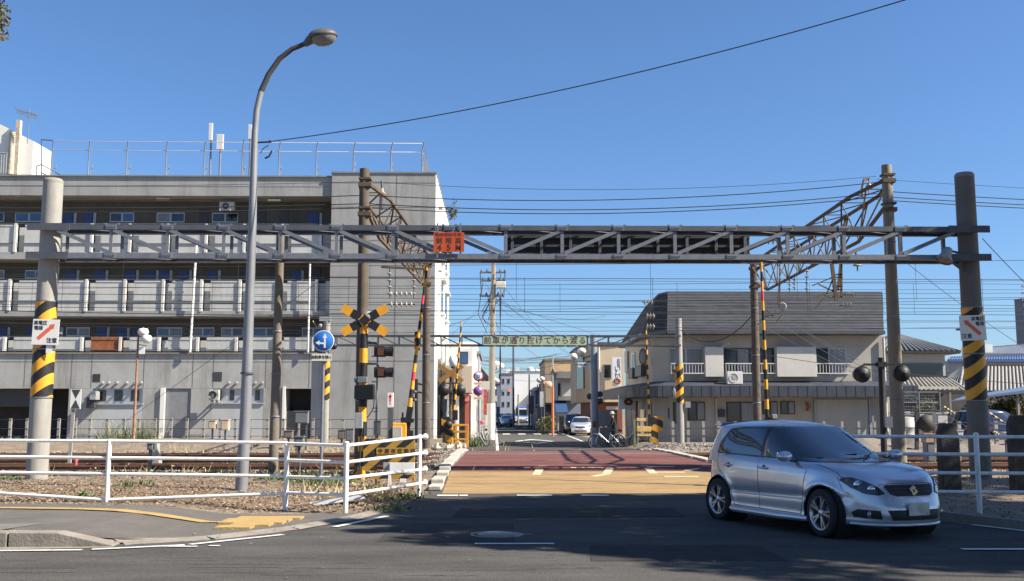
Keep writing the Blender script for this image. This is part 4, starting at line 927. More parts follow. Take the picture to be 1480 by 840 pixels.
t = thing('warehouse', (40, 82, 0), 'white warehouse with a shallow corrugated blue roof at the far right', 'building'); Y_ = 78
q = MB(); q.b2((PX(1374, Y_), Y_, 0), (PX(1640, Y_), Y_ + 15, PZ(521, Y_))); q.build('wall', M('wall_white_far', (.30, .31, .32), .8, var=.04), t)
slope('roof', (PX(1372, Y_), Y_ - .3, PZ(521, Y_)), (PX(1640, Y_), Y_ - .3, PZ(521, Y_)), (PX(1640, Y_ + 5), Y_ + 5, PZ(505, Y_)), (PX(1378, Y_ + 5), Y_ + 5, PZ(513, Y_)), 70, M('roof_blue', (.06, .10, .22), .5, var=.05), t)
slope('roof_upper', (PX(1425, 86), 86, PZ(512, 86)), (PX(1640, 86), 86, PZ(512, 86)), (PX(1640, 96), 96, PZ(486, 96)), (PX(1436, 96), 96, PZ(503, 96)), 60, M('roof_pale_blue', (.13, .145, .175), .5, var=.05), t)
q = MB(); q.b2((PX(1425, 88), 88, PZ(518, 88)), (PX(1440, 88), 92, PZ(497, 88))); q.build('roof_house', conc_white, t)
q = MB(); q.b2((PX(1437, Y_), Y_ - .05, PZ(536, Y_)), (PX(1600, Y_), Y_ - .003, PZ(533, Y_))); q.build('window', glassd, t)
t = bld('apartment_tower', 1487, 1520, 431, 260, 4, M('tower_grey', (.13, .15, .19), .7, var=.05), 'tall blue grey apartment tower cut by the right edge')
q = MB()
for k in range(18): q.b2((PX(1487, 260) - .1, 259.8, 4 + k * 1.75), (PX(1520, 260), 259.99, 4.5 + k * 1.75))
q.b2((PX(1490, 260), 259.6, 0), (PX(1492, 260), 259.79, PZ(431, 260))); q.build('balcony_bands', M('tower_band', (.20, .215, .24), .7, var=.05), t)
# carport with blue roof and parked cars beyond come with the vehicles
t = thing('carport', (PX(1420, 48), 48, .2), 'flat carport with a pale blue translucent roof at the right', 'carport')
q = MB(); q.add([P(1376, 579, 47), P(1500, 561, 47), P(1500, 556, 51), P(1392, 573, 51)], [(0, 1, 2, 3)]); q.add([P(1376, 580, 47), P(1500, 566, 47), P(1500, 561, 47.0), P(1376, 579, 47)], [(0, 1, 2, 3)]); q.build('roof', M('carport_blue', (.12, .17, .26), .4, var=.1), t)
q = MB()
for px in (1412, 1470, 1540): q.b2((PX(px, 48.2), 48.1, .2), (PX(px + 3, 48.2), 48.25, PZ(575, 48.2)))
q.build('post', grey_m, t)
# distant skyline filler houses on both sides, each with roof and windows
R.seed(77)
for k, (a, b, tp, Y, lab, col) in enumerate(((1392, 1430, 540, 120, 'pale far house between the tiled roof and the gantry pole', (.45, .44, .42)), (-40, 60, 592, 95, 'long low grey building seen under the block at far left', (.3, .3, .3)))):
    bld('far_house', a, b, tp, Y, 12, M('far_wall_%d' % k, col, .8, var=.08), lab, 2, 5, .5)

# ============================================================ GANTRY AT THE NEAR SIDE
YG = 24.6
def cyl(name, base, top, r0, r1, mat, parent=None, n=28):
    q = MB(); k = 6; q.tube([Vector(base).lerp(Vector(top), i / k) for i in range(k + 1)], [r0 + (r1 - r0) * i / k for i in range(k + 1)], n); return q.build(name, mat, parent)
stripe_up = M_stripe('stripe_yellow_black', YEL, BLK, .52, (-.8, 0, 1.0)); stripe_dn = M_stripe('stripe_yellow_black_b', YEL, BLK, .56, (-.8, 0, 1.0))
def gpole(px_b, px_t, py_b, py_t, r, bands, lab, mirror=False):
    z0 = PZ(py_b, YG); z1 = PZ(py_t, YG); xb = PX(px_b, YG); xt = xb + (0.02 if not mirror else -.02)
    t = thing('concrete_pole', (xb, YG, z0 - .1), lab, 'pole', 'thick concrete poles carrying the gantry')
    cyl('shaft', (xb, YG, z0 - .1), (xt, YG, z1 - .06), r, r * .93, pole_w if not mirror else M('pole_shaded', (.15, .14, .125), .85, var=.15, scale=2.5, bump=.25, dirt=.5), t)  # right shaft darker than the left: its shade is put into the colour
    q = MB(); q.lathe([(r * .93, z1 - .06), (r * .95, z1), (r * .8, z1 + .05), (.01, z1 + .07)], (xt, YG, 0), 28); q.build('cap', pole_c, t)
    for (pa, pb) in bands:
        q = MB(); za, zb = PZ(pb, YG), PZ(pa, YG); xm = xb + (xt - xb) * .5
        q.lathe([(r * .955 + .013, za), (r * .955 + .013, zb)], (xm, YG, 0), 32); q.build('stripe_wrap', stripe_up, t)
        for zz in (za, (za + zb) / 2, zb):
            q = MB(); q.lathe([(r * .955 + .016, zz - .015), (r * .955 + .021, zz), (r * .955 + .016, zz + .015)], (xm, YG, 0), 28); q.build('steel_strap', galv, t)
    return t
PLc = gpole(58, 71, 690, 264, .245, [(437, 575)], 'left concrete gantry pole with yellow and black stripes, lit by the sun')
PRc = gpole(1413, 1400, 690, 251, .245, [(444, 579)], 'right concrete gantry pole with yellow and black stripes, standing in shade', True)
gan = thing('height_limit_gantry', (0, YG, PZ(374, YG)), 'long galvanised steel lattice gantry spanning the road between two concrete poles', 'gantry')
zt, zb = PZ(333.5, YG), PZ(374, YG); xa, xb = PX(47, YG), PX(1424, YG); zt2 = PZ(327, YG)
yf, yk = YG - .37, YG + .37
dzr = PZ(327, YG) - PZ(333, YG)
def chord(y, z, nm):
    q = MB(); 
    q.b2((xa, y - .012, z - .06), (xb, y, z + .06)); s_ = 1 if y < YG else -1
    q.b2((xa, y + .0005 * s_, z + .048), (xb, y + .11 * s_, z + .06)); q.b2((xa, y + .0005 * s_, z - .06), (xb, y + .11 * s_, z - .048)); return q.build(nm, galv_d if nm == 'top_chord' else galv, gan)
chord(yf, zt, 'top_chord'); chord(yk, zt, 'top_chord'); chord(yf, zb, 'bottom_chord'); chord(yk, zb, 'bottom_chord')
posts = [75 + 82 * i for i in range(0, 17)]; posts = [157 + 81.95 * (i - 1) for i in range(0, 17)]
for i, px in enumerate(posts):
    for y in (yf, yk):
        x = PX(px, YG)
        if y == yf and i in (0, 16): continue
        q = MB(); q.b2((x - .04, y + .001, zb + .076), (x + .04, y + .012, zt - .076)); q.b2((x - .04, y + .0125, zb + .076), (x - .028, y + .08, zt - .076)); q.build('vertical_brace', galv, gan)
    if i < len(posts) - 1:
        x1 = PX(posts[i + 1], YG)
        lefth = (px + 41) < 690
        for y in (yf, yk):
            a, b = ((x + .06, zt - .08), (x1 - .06, zb + .08)) if lefth else ((x + .06, zb + .08), (x1 - .06, zt - .08))
            q = MB(); yo = y - .014 if y == yf else y + .016
            q.bar((a[0], yo, a[1]), (b[0], yo, b[1]), .085, .012, up=(0, 1, 0)); q.bar((a[0], yo + .035, a[1] + .04), (b[0], yo + .035, b[1] + .04), .012, .07, up=(0, 1, 0)); q.build('diagonal_brace', galv, gan)
        for z, nm in ((zt, 'horizontal_brace'), (zb, 'horizontal_brace')):
            q = MB(); q.bar((x, yf + .02, z), (x1, yk - .02, z), .05, .012, up=(0, 0, 1)); q.bar((x, yf + .02, z + .014), (x, yk - .02, z + .014), .07, .012, up=(0, 0, 1)); q.build(nm, galv, gan)
# gusset plates and bolts
for px in posts[1:-1]:
    x = PX(px, YG)
    for z in (zt, zb):
        q = MB(); q.b2((x - .13, yf - .028, z - .06), (x + .13, yf - .0125, z + .06))
        for k in range(4): q.lathe([(.014, -.05), (.014, -.028)], (x - .09 + .06 * k, yf, z), 6, axis='Y')
        q.build('gusset_plate', galv, gan)
    for k in (-.15, .15): q = MB(); q.b2((x + k - .03, yf - .005, zt + .061), (x + k + .03, yf + .05, zt + .09)); q.build('bolt_head', galv, gan)
# clamps at the poles
for cx_ in (PX(66, YG), PX(1404, YG)):
    for z in (zt, zb):
        q = MB(); q.lathe([(.262, z - .07), (.275, z - .07), (.275, z + .07), (.262, z + .07)], (cx_, YG, 0), 28); q.b2((cx_ - .5, yf - .03, z - .085), (cx_ + .5, yf - .013, z + .085)); q.build('pole_clamp', galv_d, gan)
# black variable message panel seen from behind
t = thing('message_board', (PX(910, YG), YG, zb + .1), 'long black back of an electronic message board mounted inside the gantry', 'sign')
xa_, xb_ = PX(733, YG + .15), PX(1088, YG + .15); z0_, z1_ = PZ(373, YG), PZ(341, YG)
q = MB(); q.b2((xa_, YG + .02, z0_ + .08), (xb_, YG + .30, z1_)); q.build('housing', M('board_black', (.014, .015, .018), .6, var=.3, scale=4), t)
q = MB(); q.b2((xa_ - .01, YG - .035, z1_ - .05), (xb_, YG + .018, z1_ + .004)); q.b2((xa_, YG - .03, (z0_ + z1_) / 2 + .0), (xb_, YG + .018, (z0_ + z1_) / 2 + .055)); q.b2((xa_, YG - .03, z0_ + .081), (xb_, YG + .018, z0_ + .12)); q.build('frame_rail', dgrey, t)
for k in range(9):
    x = xa_ + .12 + (xb_ - xa_ - .24) * k / 8; q = MB(); q.b2((x - .035, YG - .06, z0_ - .10), (x + .035, YG - .036, z1_ - .002)); q.build('bracket', galv_d, t)
# orange height limit sign
t = thing('height_limit_sign', (PX(646, YG), YG - .45, PZ(350, YG)), 'orange height limit sign reading 45M hung on the left middle of the gantry', 'sign')
ys_ = yf - .06; q = MB(); q.b2((PX(624.5, ys_), ys_ - .012, PZ(364.5, ys_)), (PX(669.5, ys_), ys_, PZ(336, ys_))); q.build('panel', M('sign_orange', (.50, .075, .02), .5, var=.06, dirt=.15), t)
sk = M('sign_ink', (.045, .03, .01), .6, var=0)
text('電線接触注意', (PX(646, ys_), ys_ - .014, PZ(339.6, ys_)), .085, M('sign_ink_faded', (.22, .04, .02), .6, var=0), 'lettering_top', t, sx=1.25)
for s_, px in (('制', 633), ('限', 647), ('高', 661)): text(s_, (PX(px, ys_), ys_ - .014, PZ(348.6, ys_)), .15, M('sign_ink_mid', (.12, .035, .015), .6, var=0), 'lettering_middle', t, bold=.003)
for s_, px in (('4', 633), ('5', 647), ('M', 661)): text(s_, (PX(px, ys_), ys_ - .014, PZ(358.5, ys_)), .19, sk, 'lettering_height', t, sx=1.1 if s_ != 'M' else .95, bold=.004)
q = MB(); 
for px in (630, 664): q.b2((PX(px, ys_) - .02, ys_ + .001, zb - .05), (PX(px, ys_) + .02, ys_ + .02, zt + .1))
q.build('bracket', galv, t)
# high voltage warning boards on the poles
def hv(px, py, ang, lab, flip):
    Yv = YG - .30; c = P(px, py, Yv); t = thing('warning_board', c, lab, 'sign', 'high voltage warning boards')
    q = MB(); q.box(c, (.62, .012, .60)); q.build('panel', sign_w, t)
    def T(s_, u, v, h_): text(s_, (c.x + u, c.y - .008, c.z + v), h_, txt_k, 'lettering', t, bold=.002)
    sg = -1 if flip else 1
    T('高電圧', -.13 * sg, .21, .105); T('電線', (-.17 if not flip else .17), .09, .105); T('注意', .16 * sg, -.2, .125)
    q = MB(); om = M('arrow_red', (.75, .14, .07), .5, var=.05)
    a = Vector((-.17 * sg, 0, -.16)); b = Vector((.17 * sg, 0, .16)); d = (b - a).normalized(); n_ = Vector((-d.z, 0, d.x)) * .045
    q.add([c + a - n_ + Vector((0, -.009, 0)), c + b - n_ + Vector((0, -.009, 0)), c + b + n_ + Vector((0, -.009, 0)), c + a + n_ + Vector((0, -.009, 0))], [(0, 1, 2, 3)])
    tip = b + d * .05; q.add([c + tip + Vector((0, -.0095, 0)), c + b + n_ * 1.6 - d * .06 + Vector((0, -.0095, 0)), c + b - n_ * 1.6 - d * .06 + Vector((0, -.0095, 0))], [(0, 1, 2)])
    q.build('arrow', om, t)
    q = MB(); q.lathe([(.25, c.z - .02), (.258, c.z), (.25, c.z + .02)], (c.x, YG, 0), 24); q.build('strap', galv, t)
    t.rotation_euler = (0, ang, 0)
    return t
hv(66, 480, math.radians(1.5), 'white high voltage warning board with red arrow, strapped to the sunlit left pole', False)
hv(1406, 474, math.radians(-2), 'white high voltage warning board with orange arrow, strapped to the shaded right pole', True)
q = MB(); c = P(71, 505, YG - .27); q.box(c, (.14, .02, .18)); o = q.build('small_tag', sign_w); tag(o, 'small blank white tag under the warning board on the left pole', 'tag')
# floodlight on the right pole
t = thing('floodlight', P(1372, 372, YG - .3), 'grey floodlight on an angled bracket on the right gantry pole', 'floodlight')
c = P(1366, 372, YG - .45); ax = Vector((-.45, -.2, -.87)).normalized(); rt = ax.to_track_quat('Z', 'Y').to_matrix()
q = MB(); v0 = len(q.v); q.lathe([(.04, -.28), (.10, -.24), (.13, -.05), (.19, .05), (.20, .10), (.18, .10)], (0, 0, 0), 20); q.v = [tuple(rt @ Vector(v) + c) for v in q.v]; q.build('housing', grey_m, t)
q = MB(); q.lathe([(.001, .085), (.175, .085)], (0, 0, 0), 20); q.v = [tuple(rt @ Vector(v) + c) for v in q.v]; q.build('lens', glassd, t)
q = MB(); q.tube([c - ax * .2, P(1388, 366, YG - .2), P(1395, 366, YG - .2)], .03, 8); q.bar(P(1378, 380, YG - .2), P(1394, 392, YG - .15), .06); q.build('bracket', galv_d, t)

# ============================================================ FAR GANTRY WITH THE GREEN BANNER
YF = 45.5
fg = thing('banner_gantry', (0, YF, PZ(497, YF)), 'thin dark lattice gantry on the far side of the crossing carrying a green banner', 'gantry')
zt_, zb_ = PZ(486, YF), PZ(499.5, YF); xa_, xb_ = PX(470, YF), PX(985, YF)
for y in (YF - .2, YF + .2):
    for z in (zt_, zb_): q = MB(); q.bar((xa_, y, z), (xb_, y, z), .06, .075); q.build('chord', M('dark_steel', (.07, .08, .085), .6, metal=.3, var=.2), fg)
k = 0; px = 484
while px < 972:
    x = PX(px, YF); x1 = PX(px + 30.5, YF)
    for y in (YF - .2, YF + .2):
        q = MB(); q.bar((x, y, zb_), (x, y, zt_), .04); q.build('vertical_brace', M('dark_steel'), fg)
        if not (690 < px < 840) or y > YF:
            q = MB(); 
            if px < 700: q.bar((x, y, zt_), (x1, y, zb_), .035)
            else: q.bar((x, y, zb_), (x1, y, zt_), .035)
            q.build('diagonal_brace', M('dark_steel'), fg)
    px += 30.5
t = thing('road_banner', (PX(773, YF), YF - .3, PZ(492.5, YF)), 'long pale green banner with black lettering across the road', 'banner')
yb_ = YF - .30; q = MB(); q.b2((PX(698, yb_), yb_ - .012, PZ(499, yb_)), (PX(848, yb_), yb_, PZ(486.3, yb_))); q.build('panel', M('banner_green', (.36, .47, .31), .7, var=.04), t)
s_ = '前車が通り抜けてから渡る'
for i, ch in enumerate(s_): text(ch, (PX(704.5 + i * 12.55, yb_), yb_ - .014, PZ(492.8, yb_)), .34, M('banner_ink', (.10, .035, .05), .6, var=0), 'lettering', t, bold=.004)
q = MB()
for i in range(9):
    px = 715 + i * 17
    for py in (485, 500): q.bar(P(px - 1.5, py - 1, yb_ - .02), P(px + 2, py + 1.5, yb_ - .02), .03)
q.build('clip', grey_m, t)
def fpole(px, py_t, lab, bands, Y=YF, r=.165, py_b=634):
    x = PX(px, Y); z0 = hz(x, Y) - .1; t = thing('concrete_pole', (x, Y, z0), lab, 'pole', 'slim striped concrete poles')
    cyl('shaft', (x, Y, z0), (x, Y, PZ(py_t, Y)), r, r * .9, pole_w, t, 20)
    for (a, b) in bands:
        q = MB(); q.lathe([(r + .008, PZ(b, Y)), (r * .97 + .008, PZ(a, Y))], (x, Y, 0), 24); q.build('stripe_wrap', stripe_dn, t)
    return t
fpole(470, 461, 'slim concrete pole with striped wrap beside the blue round sign', [(523, 578)]); fpole(983, 460, 'slim concrete pole with striped wrap in front of the mansard house', [(527, 582)])
q = MB(); c = P(974, 568, YF - .2); q.lathe([(.001, -.03), (.2, -.02), (.24, 0), (.2, .04), (.001, .06)], c, 18, axis='X'); o = q.build('loudspeaker_horn', grey_m); tag(o, 'small round horn on the striped pole before the mansard house', 'loudspeaker')
q = MB(); q.box(P(994, 585, YF - .1), (.22, .14, .26)); q.box(P(975, 541, YF - .1), (.16, .2, .42), m=1); o = q.build('junction_box', [grey_m, rust], None); tag(o, 'pair of small boxes clamped to the striped pole before the house', 'box')

# ============================================================ CATENARY MASTS, BEAMS, WIRES
def mast(px_t, py_t, px_b, Y, r0, r1, lab, mat=None, zb=None, seams=3):
    z1 = PZ(py_t, Y); xb_ = PX(px_b, Y); z0 = (hz(xb_, Y) if zb is None else zb) - .1; xt_ = P(px_t, py_t, Y).x
    t = thing('railway_mast', (xb_, Y, z0), lab, 'mast', 'catenary masts beside the tracks')
    cyl('shaft', (xb_, Y, z0), (xt_, Y, z1), r0, r1, mat or mast_b, t, 22)
    for k in range(seams):
        f = .25 + .5 * k / max(1, seams - 1); zz = z0 + (z1 - z0) * f; x = xb_ + (xt_ - xb_) * f; r = r0 + (r1 - r0) * f
        q = MB(); q.lathe([(r + .002, zz - .02), (r + .012, zz - .015), (r + .012, zz + .015), (r + .002, zz + .02)], (x, Y, 0), 20); q.build('band', galv, t)
    return t
YN = 25.8; YFM = 41.4
ml = mast(527, 245, 522, YN, .155, .125, 'tall brown catenary mast behind the yellow warning cross')
mlf = mast(617, 378, 616, YFM, .17, .15, 'brown catenary mast in front of the corner of the apartment block')
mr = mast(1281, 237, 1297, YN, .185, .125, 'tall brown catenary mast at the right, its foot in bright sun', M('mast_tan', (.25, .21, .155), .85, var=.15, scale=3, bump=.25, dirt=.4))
mrf = mast(1089, 378, 1094, YFM, .17, .15, 'brown catenary mast in front of the mansard house behind the car')
mast(406, 330, 397, 25.4, .12, .095, 'shorter brown post standing right of the street lamp', M('post_brown_grey', (.17, .145, .115), .85, var=.15, scale=2.5, bump=.25, dirt=.5), seams=4)
def beam(A_, B_, w_t, hgt0, lab, seg_=8):
    """triangular lattice beam: two top angles, one bottom angle, lacing"""
    A_ = Vector(A_); B_ = Vector(B_); t = thing('catenary_beam', A_, lab, 'beam', 'lattice beams spanning the tracks')
    d = (B_ - A_); nrm = Vector((d.y, -d.x, 0)).normalized() * w_t / 2
    tops = [(A_ + nrm * .35, A_ + d * .12 + nrm, A_ + d * .9 + nrm, B_ + nrm * .35), (A_ - nrm * .35, A_ + d * .12 - nrm, A_ + d * .9 - nrm, B_ - nrm * .35)]
    lo = (A_ - Vector((0, 0, .55)), A_ + d * .16 - Vector((0, 0, hgt0)), A_ + d * .86 - Vector((0, 0, hgt0)), B_ - Vector((0, 0, .55)))
    def at_(pl, u):
        us = (0, .12, .9, 1); 
        for i in range(3):
            if u <= us[i + 1] + 1e-9: return pl[i].lerp(pl[i + 1], (u - us[i]) / (us[i + 1] - us[i]))
    for pl in tops + [lo]:
        q = MB()
        for a, b in zip(pl, pl[1:]): q.bar(a, b, .075, .075)
        q.build('chord', rust, t)
    for i in range(seg_):
        u0, u1 = .06 + .9 * i / seg_, .06 + .9 * (i + 1) / seg_; um = (u0 + u1) / 2
        for pl in tops:
            q = MB(); q.bar(at_(pl, u0), at_(lo, um), .045, .02); q.build('lacing', rust if i % 2 else M('lacing_grey', (.28, .26, .23), .7, metal=.2, var=.2), t); q = MB(); q.bar(at_(lo, um), at_(pl, u1), .045, .02); q.build('lacing', rust, t)
        q = MB(); q.bar(at_(tops[0], u0), at_(tops[1], u1), .045, .02); q.bar(at_(tops[0], u0), at_(tops[1], u0), .05, .02); q.build('cross_brace', rust, t)
    for pt in (A_, A_ - Vector((0, 0, .75))):
        q = MB(); q.box(pt, (.33, .28, .10)); q.box(pt + Vector((0, 0, .16)), (.31, .28, .05)); q.build('clamp', rust, t)
    for pt in (B_, B_ - Vector((0, 0, .75))):
        q = MB(); q.box(pt, (.38, .34, .12)); q.build('clamp', rust, t)
    return t
bl0 = P(528, 268, YN); bl1 = P(617, 384, YFM); br0 = P(1283, 262, YN); br1 = P(1090, 388, YFM)
beam(bl0, bl1, .75, .95, 'rusty lattice beam running away from the left mast over the tracks')
beam(br0, br1, .75, 1.15, 'rusty lattice beam running away from the tall right mast over the tracks')
# insulator strings, droppers and fittings hanging from the beams
def insul_string(name, a, b, n, lab, r=.075, parent=None):
    a = Vector(a); b = Vector(b); t = thing(name, a, lab, 'insulator', 'porcelain insulators on the overhead line')
    q = MB(); q.tube([a, b], .014, 6); q.build('rod', dgrey, t)
    d = (b - a).normalized(); q = MB(); ax = d.to_track_quat('Z', 'Y').to_matrix()
    for k in range(n):
        c = a.lerp(b, (k + .8) / (n + .6)); v0 = len(q.v); q.lathe([(.02, -.03), (r * .6, -.018), (r, .0), (r * .55, .02), (.022, .035)], (0, 0, 0), 14)
        q.v[v0:] = [tuple(ax @ Vector(v) + c) for v in q.v[v0:]]
    q.build('discs', insul, t); return t
for k, (px, pa, pb, Y, n, nm) in enumerate(((563, 388, 432, 28, 4, 'left'), (598, 388, 432, 31.8, 4, 'second'), (1141, 400, 422, 36, 3, ''), (1148, 400, 420, 36, 3, ''), (1166, 385, 424, 31, 4, ''))):
    insul_string('insulator_string', P(px, pa, Y), P(px, pb, Y), n, ['hanging string of brown white insulators left of the raised striped arm', 'hanging insulator string just left of the striped arm tip', 'thin insulator string leftmost under the right beam', 'thin insulator string second under the right beam', 'larger insulator string hanging third under the right beam'][k])
for k, (pa, pb, py, Y, n, lab) in enumerate(((560, 600, 425, 29, 5, 'upper horizontal insulator row between the left beam wires'), (560, 600, 440, 29, 5, 'lower horizontal insulator row between the left beam wires'),
        (928, 946, 437, 34, 3, 'top horizontal insulator in front of the mansard roof edge'), (932, 948, 457, 34, 3, 'middle horizontal insulator in front of the mansard roof edge'), (932, 948, 472, 34, 3, 'lowest horizontal insulator in front of the mansard roof edge'),
        (1218, 1236, 426, 31, 3, 'upper horizontal insulator on the slate roof at right'), (1213, 1234, 442, 31, 3, 'lower horizontal insulator on the slate roof at right'), (1106, 1128, 348, 28, 3, 'horizontal insulator behind the gantry right of the black board'))):
    insul_string('insulator_row', P(pa, py, Y), P(pb, py, Y), n, lab, .11 if k > 1 else .085)
q = MB(); q.bar(P(551, 386, 29), P(614, 389, 29), .07, .06); o = q.build('hanger_bar', rust); tag(o, 'rusty crossbar under the left beam that carries two insulator strings', 'crossbar')
def bell(px, py, Y, lab, up=True):
    t = thing('post_insulator', P(px, py, Y), lab, 'insulator'); c = P(px, py, Y)
    q = MB(); q.lathe([(.12, -.06), (.10, -.03), (.045, .02), (.03, .12), (.001, .13)], c, 16); q.build('bell', insul, t)
    q = MB(); q.tube([c + Vector((0, 0, .1)), c + Vector((-.03, 0, .32))], .03, 6); q.tube([c - Vector((0, 0, .06)), c - Vector((0, 0, .5 if up else .2))], .02, 6); q.build('pin', galv_d, t)
bell(552.5, 278, 28, 'grey bell insulator standing above the left lattice beam'); bell(1239, 381, 27, 'grey bell insulator hanging under the right end of the gantry', False)
t = thing('hook_arm', P(1247, 285, 28), 'curved steel hook arm above the right lattice beam', 'bracket')
q = MB(); q.tube([P(1247, 286, 27.5), P(1246.5, 272, 27.5), P(1249, 260, 27.5), P(1256, 257.5, 27.5)], .045, 8); q.tube([P(1256, 258, 27.5), P(1256, 280, 27.5)], .02, 6); q.build('arm', grey_m, t)
q = MB(); q.lathe([(.02, -.05), (.1, -.03), (.03, .05)], P(1256, 268, 27.5), 12); q.build('insulator', insul, t)
t = thing('catenary_hanger', P(1208, 380, 30), 'pair of steel angles hanging down from the right beam with short rungs', 'frame')
q = MB(); q.bar(P(1201, 372, 30), P(1209, 434, 30), .10, .07); q.bar(P(1216, 340, 30), P(1216, 430, 30), .06, .05); q.bar(P(1222, 315, 30), P(1211, 420, 30), .07, .05)
for py in (397, 401, 414, 419, 429): q.bar(P(1203, py, 30), P(1217, py, 30), .05, .04)
q.build('angles', rust, t)
t = thing('pull_off_arm', P(1190, 405, 30), 'small bent registration arms beside the hanging frame', 'bracket')
q = MB()
for a, b in (((1174, 413), (1203, 401)), ((1183, 411), (1206, 422)), ((1195, 425), (1203, 405)), ((1176, 431), (1196, 424)), ((1178, 446), (1192, 430)), ((1192, 427), (1203, 431))): q.bar(P(a[0], a[1], 30), P(b[0], b[1], 30), .035)
q.build('arms', rust, t)
t = thing('turnbuckle_gear', P(1128, 445, 38), 'cluster of clamps, pulley and bent arms by the far right mast', 'fitting')
q = MB(); 
for a, b in (((1108, 448), (1118, 458)), ((1108, 458), (1130, 452)), ((1120, 468), (1130, 456)), ((1100, 462), (1112, 455)), ((1127, 378), (1127, 442)), ((1127, 400), (1124, 440)), ((1095, 470), (1110, 452))): q.bar(P(a[0], a[1], 38), P(b[0], b[1], 38), .045)
q.build('arms', rust, t)
q = MB(); q.lathe([(.12, -.03), (.16, 0), (.12, .03)], P(1131, 443, 38), 14, axis='Y'); q.build('pulley', grey_m, t)

wires = 0
def wire(a, b, sag, r=.011, lab=None, n=24, drop=None, mat=None, name='overhead_wire', group='wires strung along the tracks'):
    a = Vector(a); b = Vector(b); pts = [a.lerp(b, i / n) - Vector((0, 0, 4 * sag * (i / n) * (1 - i / n))) for i in range(n + 1)]
    q = MB(); q.tube(pts, r, 4, cap=False); o = q.build(name, mat or wire_m); tag(o, lab, 'wire', group); return o, pts
def hw(pyl, pyr, Y, sag=.12, r=.011, lab='thin dark overhead wire strung level along the railway', xl=-40, xr=40, xm=None):
    # pyl / pyr: heights in the photo at x=640 and x=1380
    zl, zr = PZ(pyl, Y), PZ(pyr, Y); X0, X1 = PX(640, Y), PX(1380, Y); s_ = (zr - zl) / (X1 - X0)
    return wire((xl, Y, zl + s_ * (xl - X0)), (xr, Y, zl + s_ * (xr - X0)), sag, r, lab, 40)
allw = 'thin dark overhead wire strung level along the railway'
W = []
for (a, b, Y) in ((397, 398, 28), (444, 449, 28), (379, 372, 31.8), (432, 426, 31.8), (409, 402, 35.5), (452, 446, 35.5), (400, 406, 40), (422, 420, 40), (458, 460, 40), (468, 471, 40), (477, 470, 41), (428, 436, 35), (437, 441, 33), (446, 430, 34), (414, 415, 42), (464, 462, 43)):
    W.append(hw(a, b, Y, .10, .008, allw))
for (a, b, lab) in ((263, 259, 'topmost faint wire crossing the blue sky above the gantry'), (283, 276, 'upper of the three dark feeder wires over the gantry'), (295, 284, 'middle of the three dark feeder wires over the gantry'), (301, 289, 'lowest of the three dark feeder wires over the gantry')):
    Y = 26.1; X0, X1 = PX(527, Y), PX(1281, Y); za, zb__ = PZ(a, Y), PZ(b, Y); r_ = .006 if a == 263 else .012
    wire((-30, Y, za + .5), (X0, Y, za), .35, r_, lab.replace('wire', 'wire end left of the mast'), 20); wire((X0, Y, za), (X1, Y, PZ(b - 14 if a == 283 else b - 6, Y)), .28, r_, lab, 30); wire((X1, Y, PZ(b - 2, Y)), (34, Y, PZ(b - 30 + (a % 7), Y) - .5), .4, r_, lab.replace('wire', 'wire end right of the mast'), 20)
# droppers between messenger and contact wire
q = MB()
R.seed(9)
for (za, zb_, Y) in ((397, 446, 28), (376, 429, 31.8), (405, 449, 35.5)):
    x = -16
    while x < 18:
        q.tube([(x, Y, PZ(za, Y) - .08), (x, Y, PZ(zb_, Y) - .08)], .006, 4, cap=False); x += R.uniform(3.5, 5)
o = q.build('wire_droppers', wire_m); tag(o, 'short vertical dropper wires between the upper and lower track wires', 'wire')
# span from the lamp pole to the upper right
o, _ = wire(P(388, 205, 21.4), P(1500, -60, 16), .36, .011, 'long dark cable sweeping from the street lamp up to the top right of the sky', 40, name='span_cable', group=None)
t = thing('cable_fitting', P(383, 225, 21.4), 'small loop of loose cable and clamp beside the street lamp pole', 'cable')
q = MB(); q.tube([P(371, 206, 21.4), P(392, 205, 21.4)], .02, 6); q.ball(P(390.5, 204.5, 21.4), .03); q.tube([P(376, 222, 21.4), P(380, 215, 21.4), P(388, 210, 21.4)], .01, 5); q.tube([P(383, 229, 21.4), P(389, 226, 21.4), P(393, 218, 21.4)], .02, 6); q.build('cable_loop', wire_m, t)
# guy wires and service drops
gg = 'pale guy wires running down to the ground at right'
for k, (a, b, Ya, Yb) in enumerate((((1104, 436), (1240, 520), 41, 30), ((1104, 452), (1290, 560), 41, 28), ((1100, 470), (1370, 600), 41, 27.5), ((1108, 444), (1440, 640), 41, 27))):
    wire(P(a[0], a[1], Ya), P(b[0], b[1], Yb), .12, .008, 'pale slanting guy wire descending rightward from the far right mast', 16, mat=galv, name='guy_wire', group=gg)
wire(P(1420, 345, 24.8), P(1560, 480, 30), .1, .012, 'dark cable descending from the right gantry pole out of the frame', 12, name='service_cable', group=None)
wire(P(1300, 372, 26), P(1560, 548, 36), .2, .009, 'thin cable slanting down behind the right gantry pole', 16, name='service_cable', group=None)
wire(P(985, 478, 45), P(1090, 452, 42), .8, .025, 'thick black cable sagging between striped pole and brown mast', 24, name='service_cable', group=None)
wire(P(985, 492, 45), P(1500, 556, 44), .25, .012, 'thin service cable crossing the front of the mansard house', 24, name='service_cable', group=None)
wire(P(0, 466, 50), P(470, 478, 46), .1, .012, 'long thin cable crossing low before the apartment block', 24, name='service_cable', group=None)
wire(P(150, 632, 40), P(470, 400, 26), .0, .008, 'slanting stay wire rising rightward across the apartment block', 8, name='guy_wire', group=None)
wire(P(377, 366, 25.5), P(528, 364, 25.7), .22, .013, 'sagging cable behind the gantry from brown post to tall mast', 14, name='service_cable', group=None)
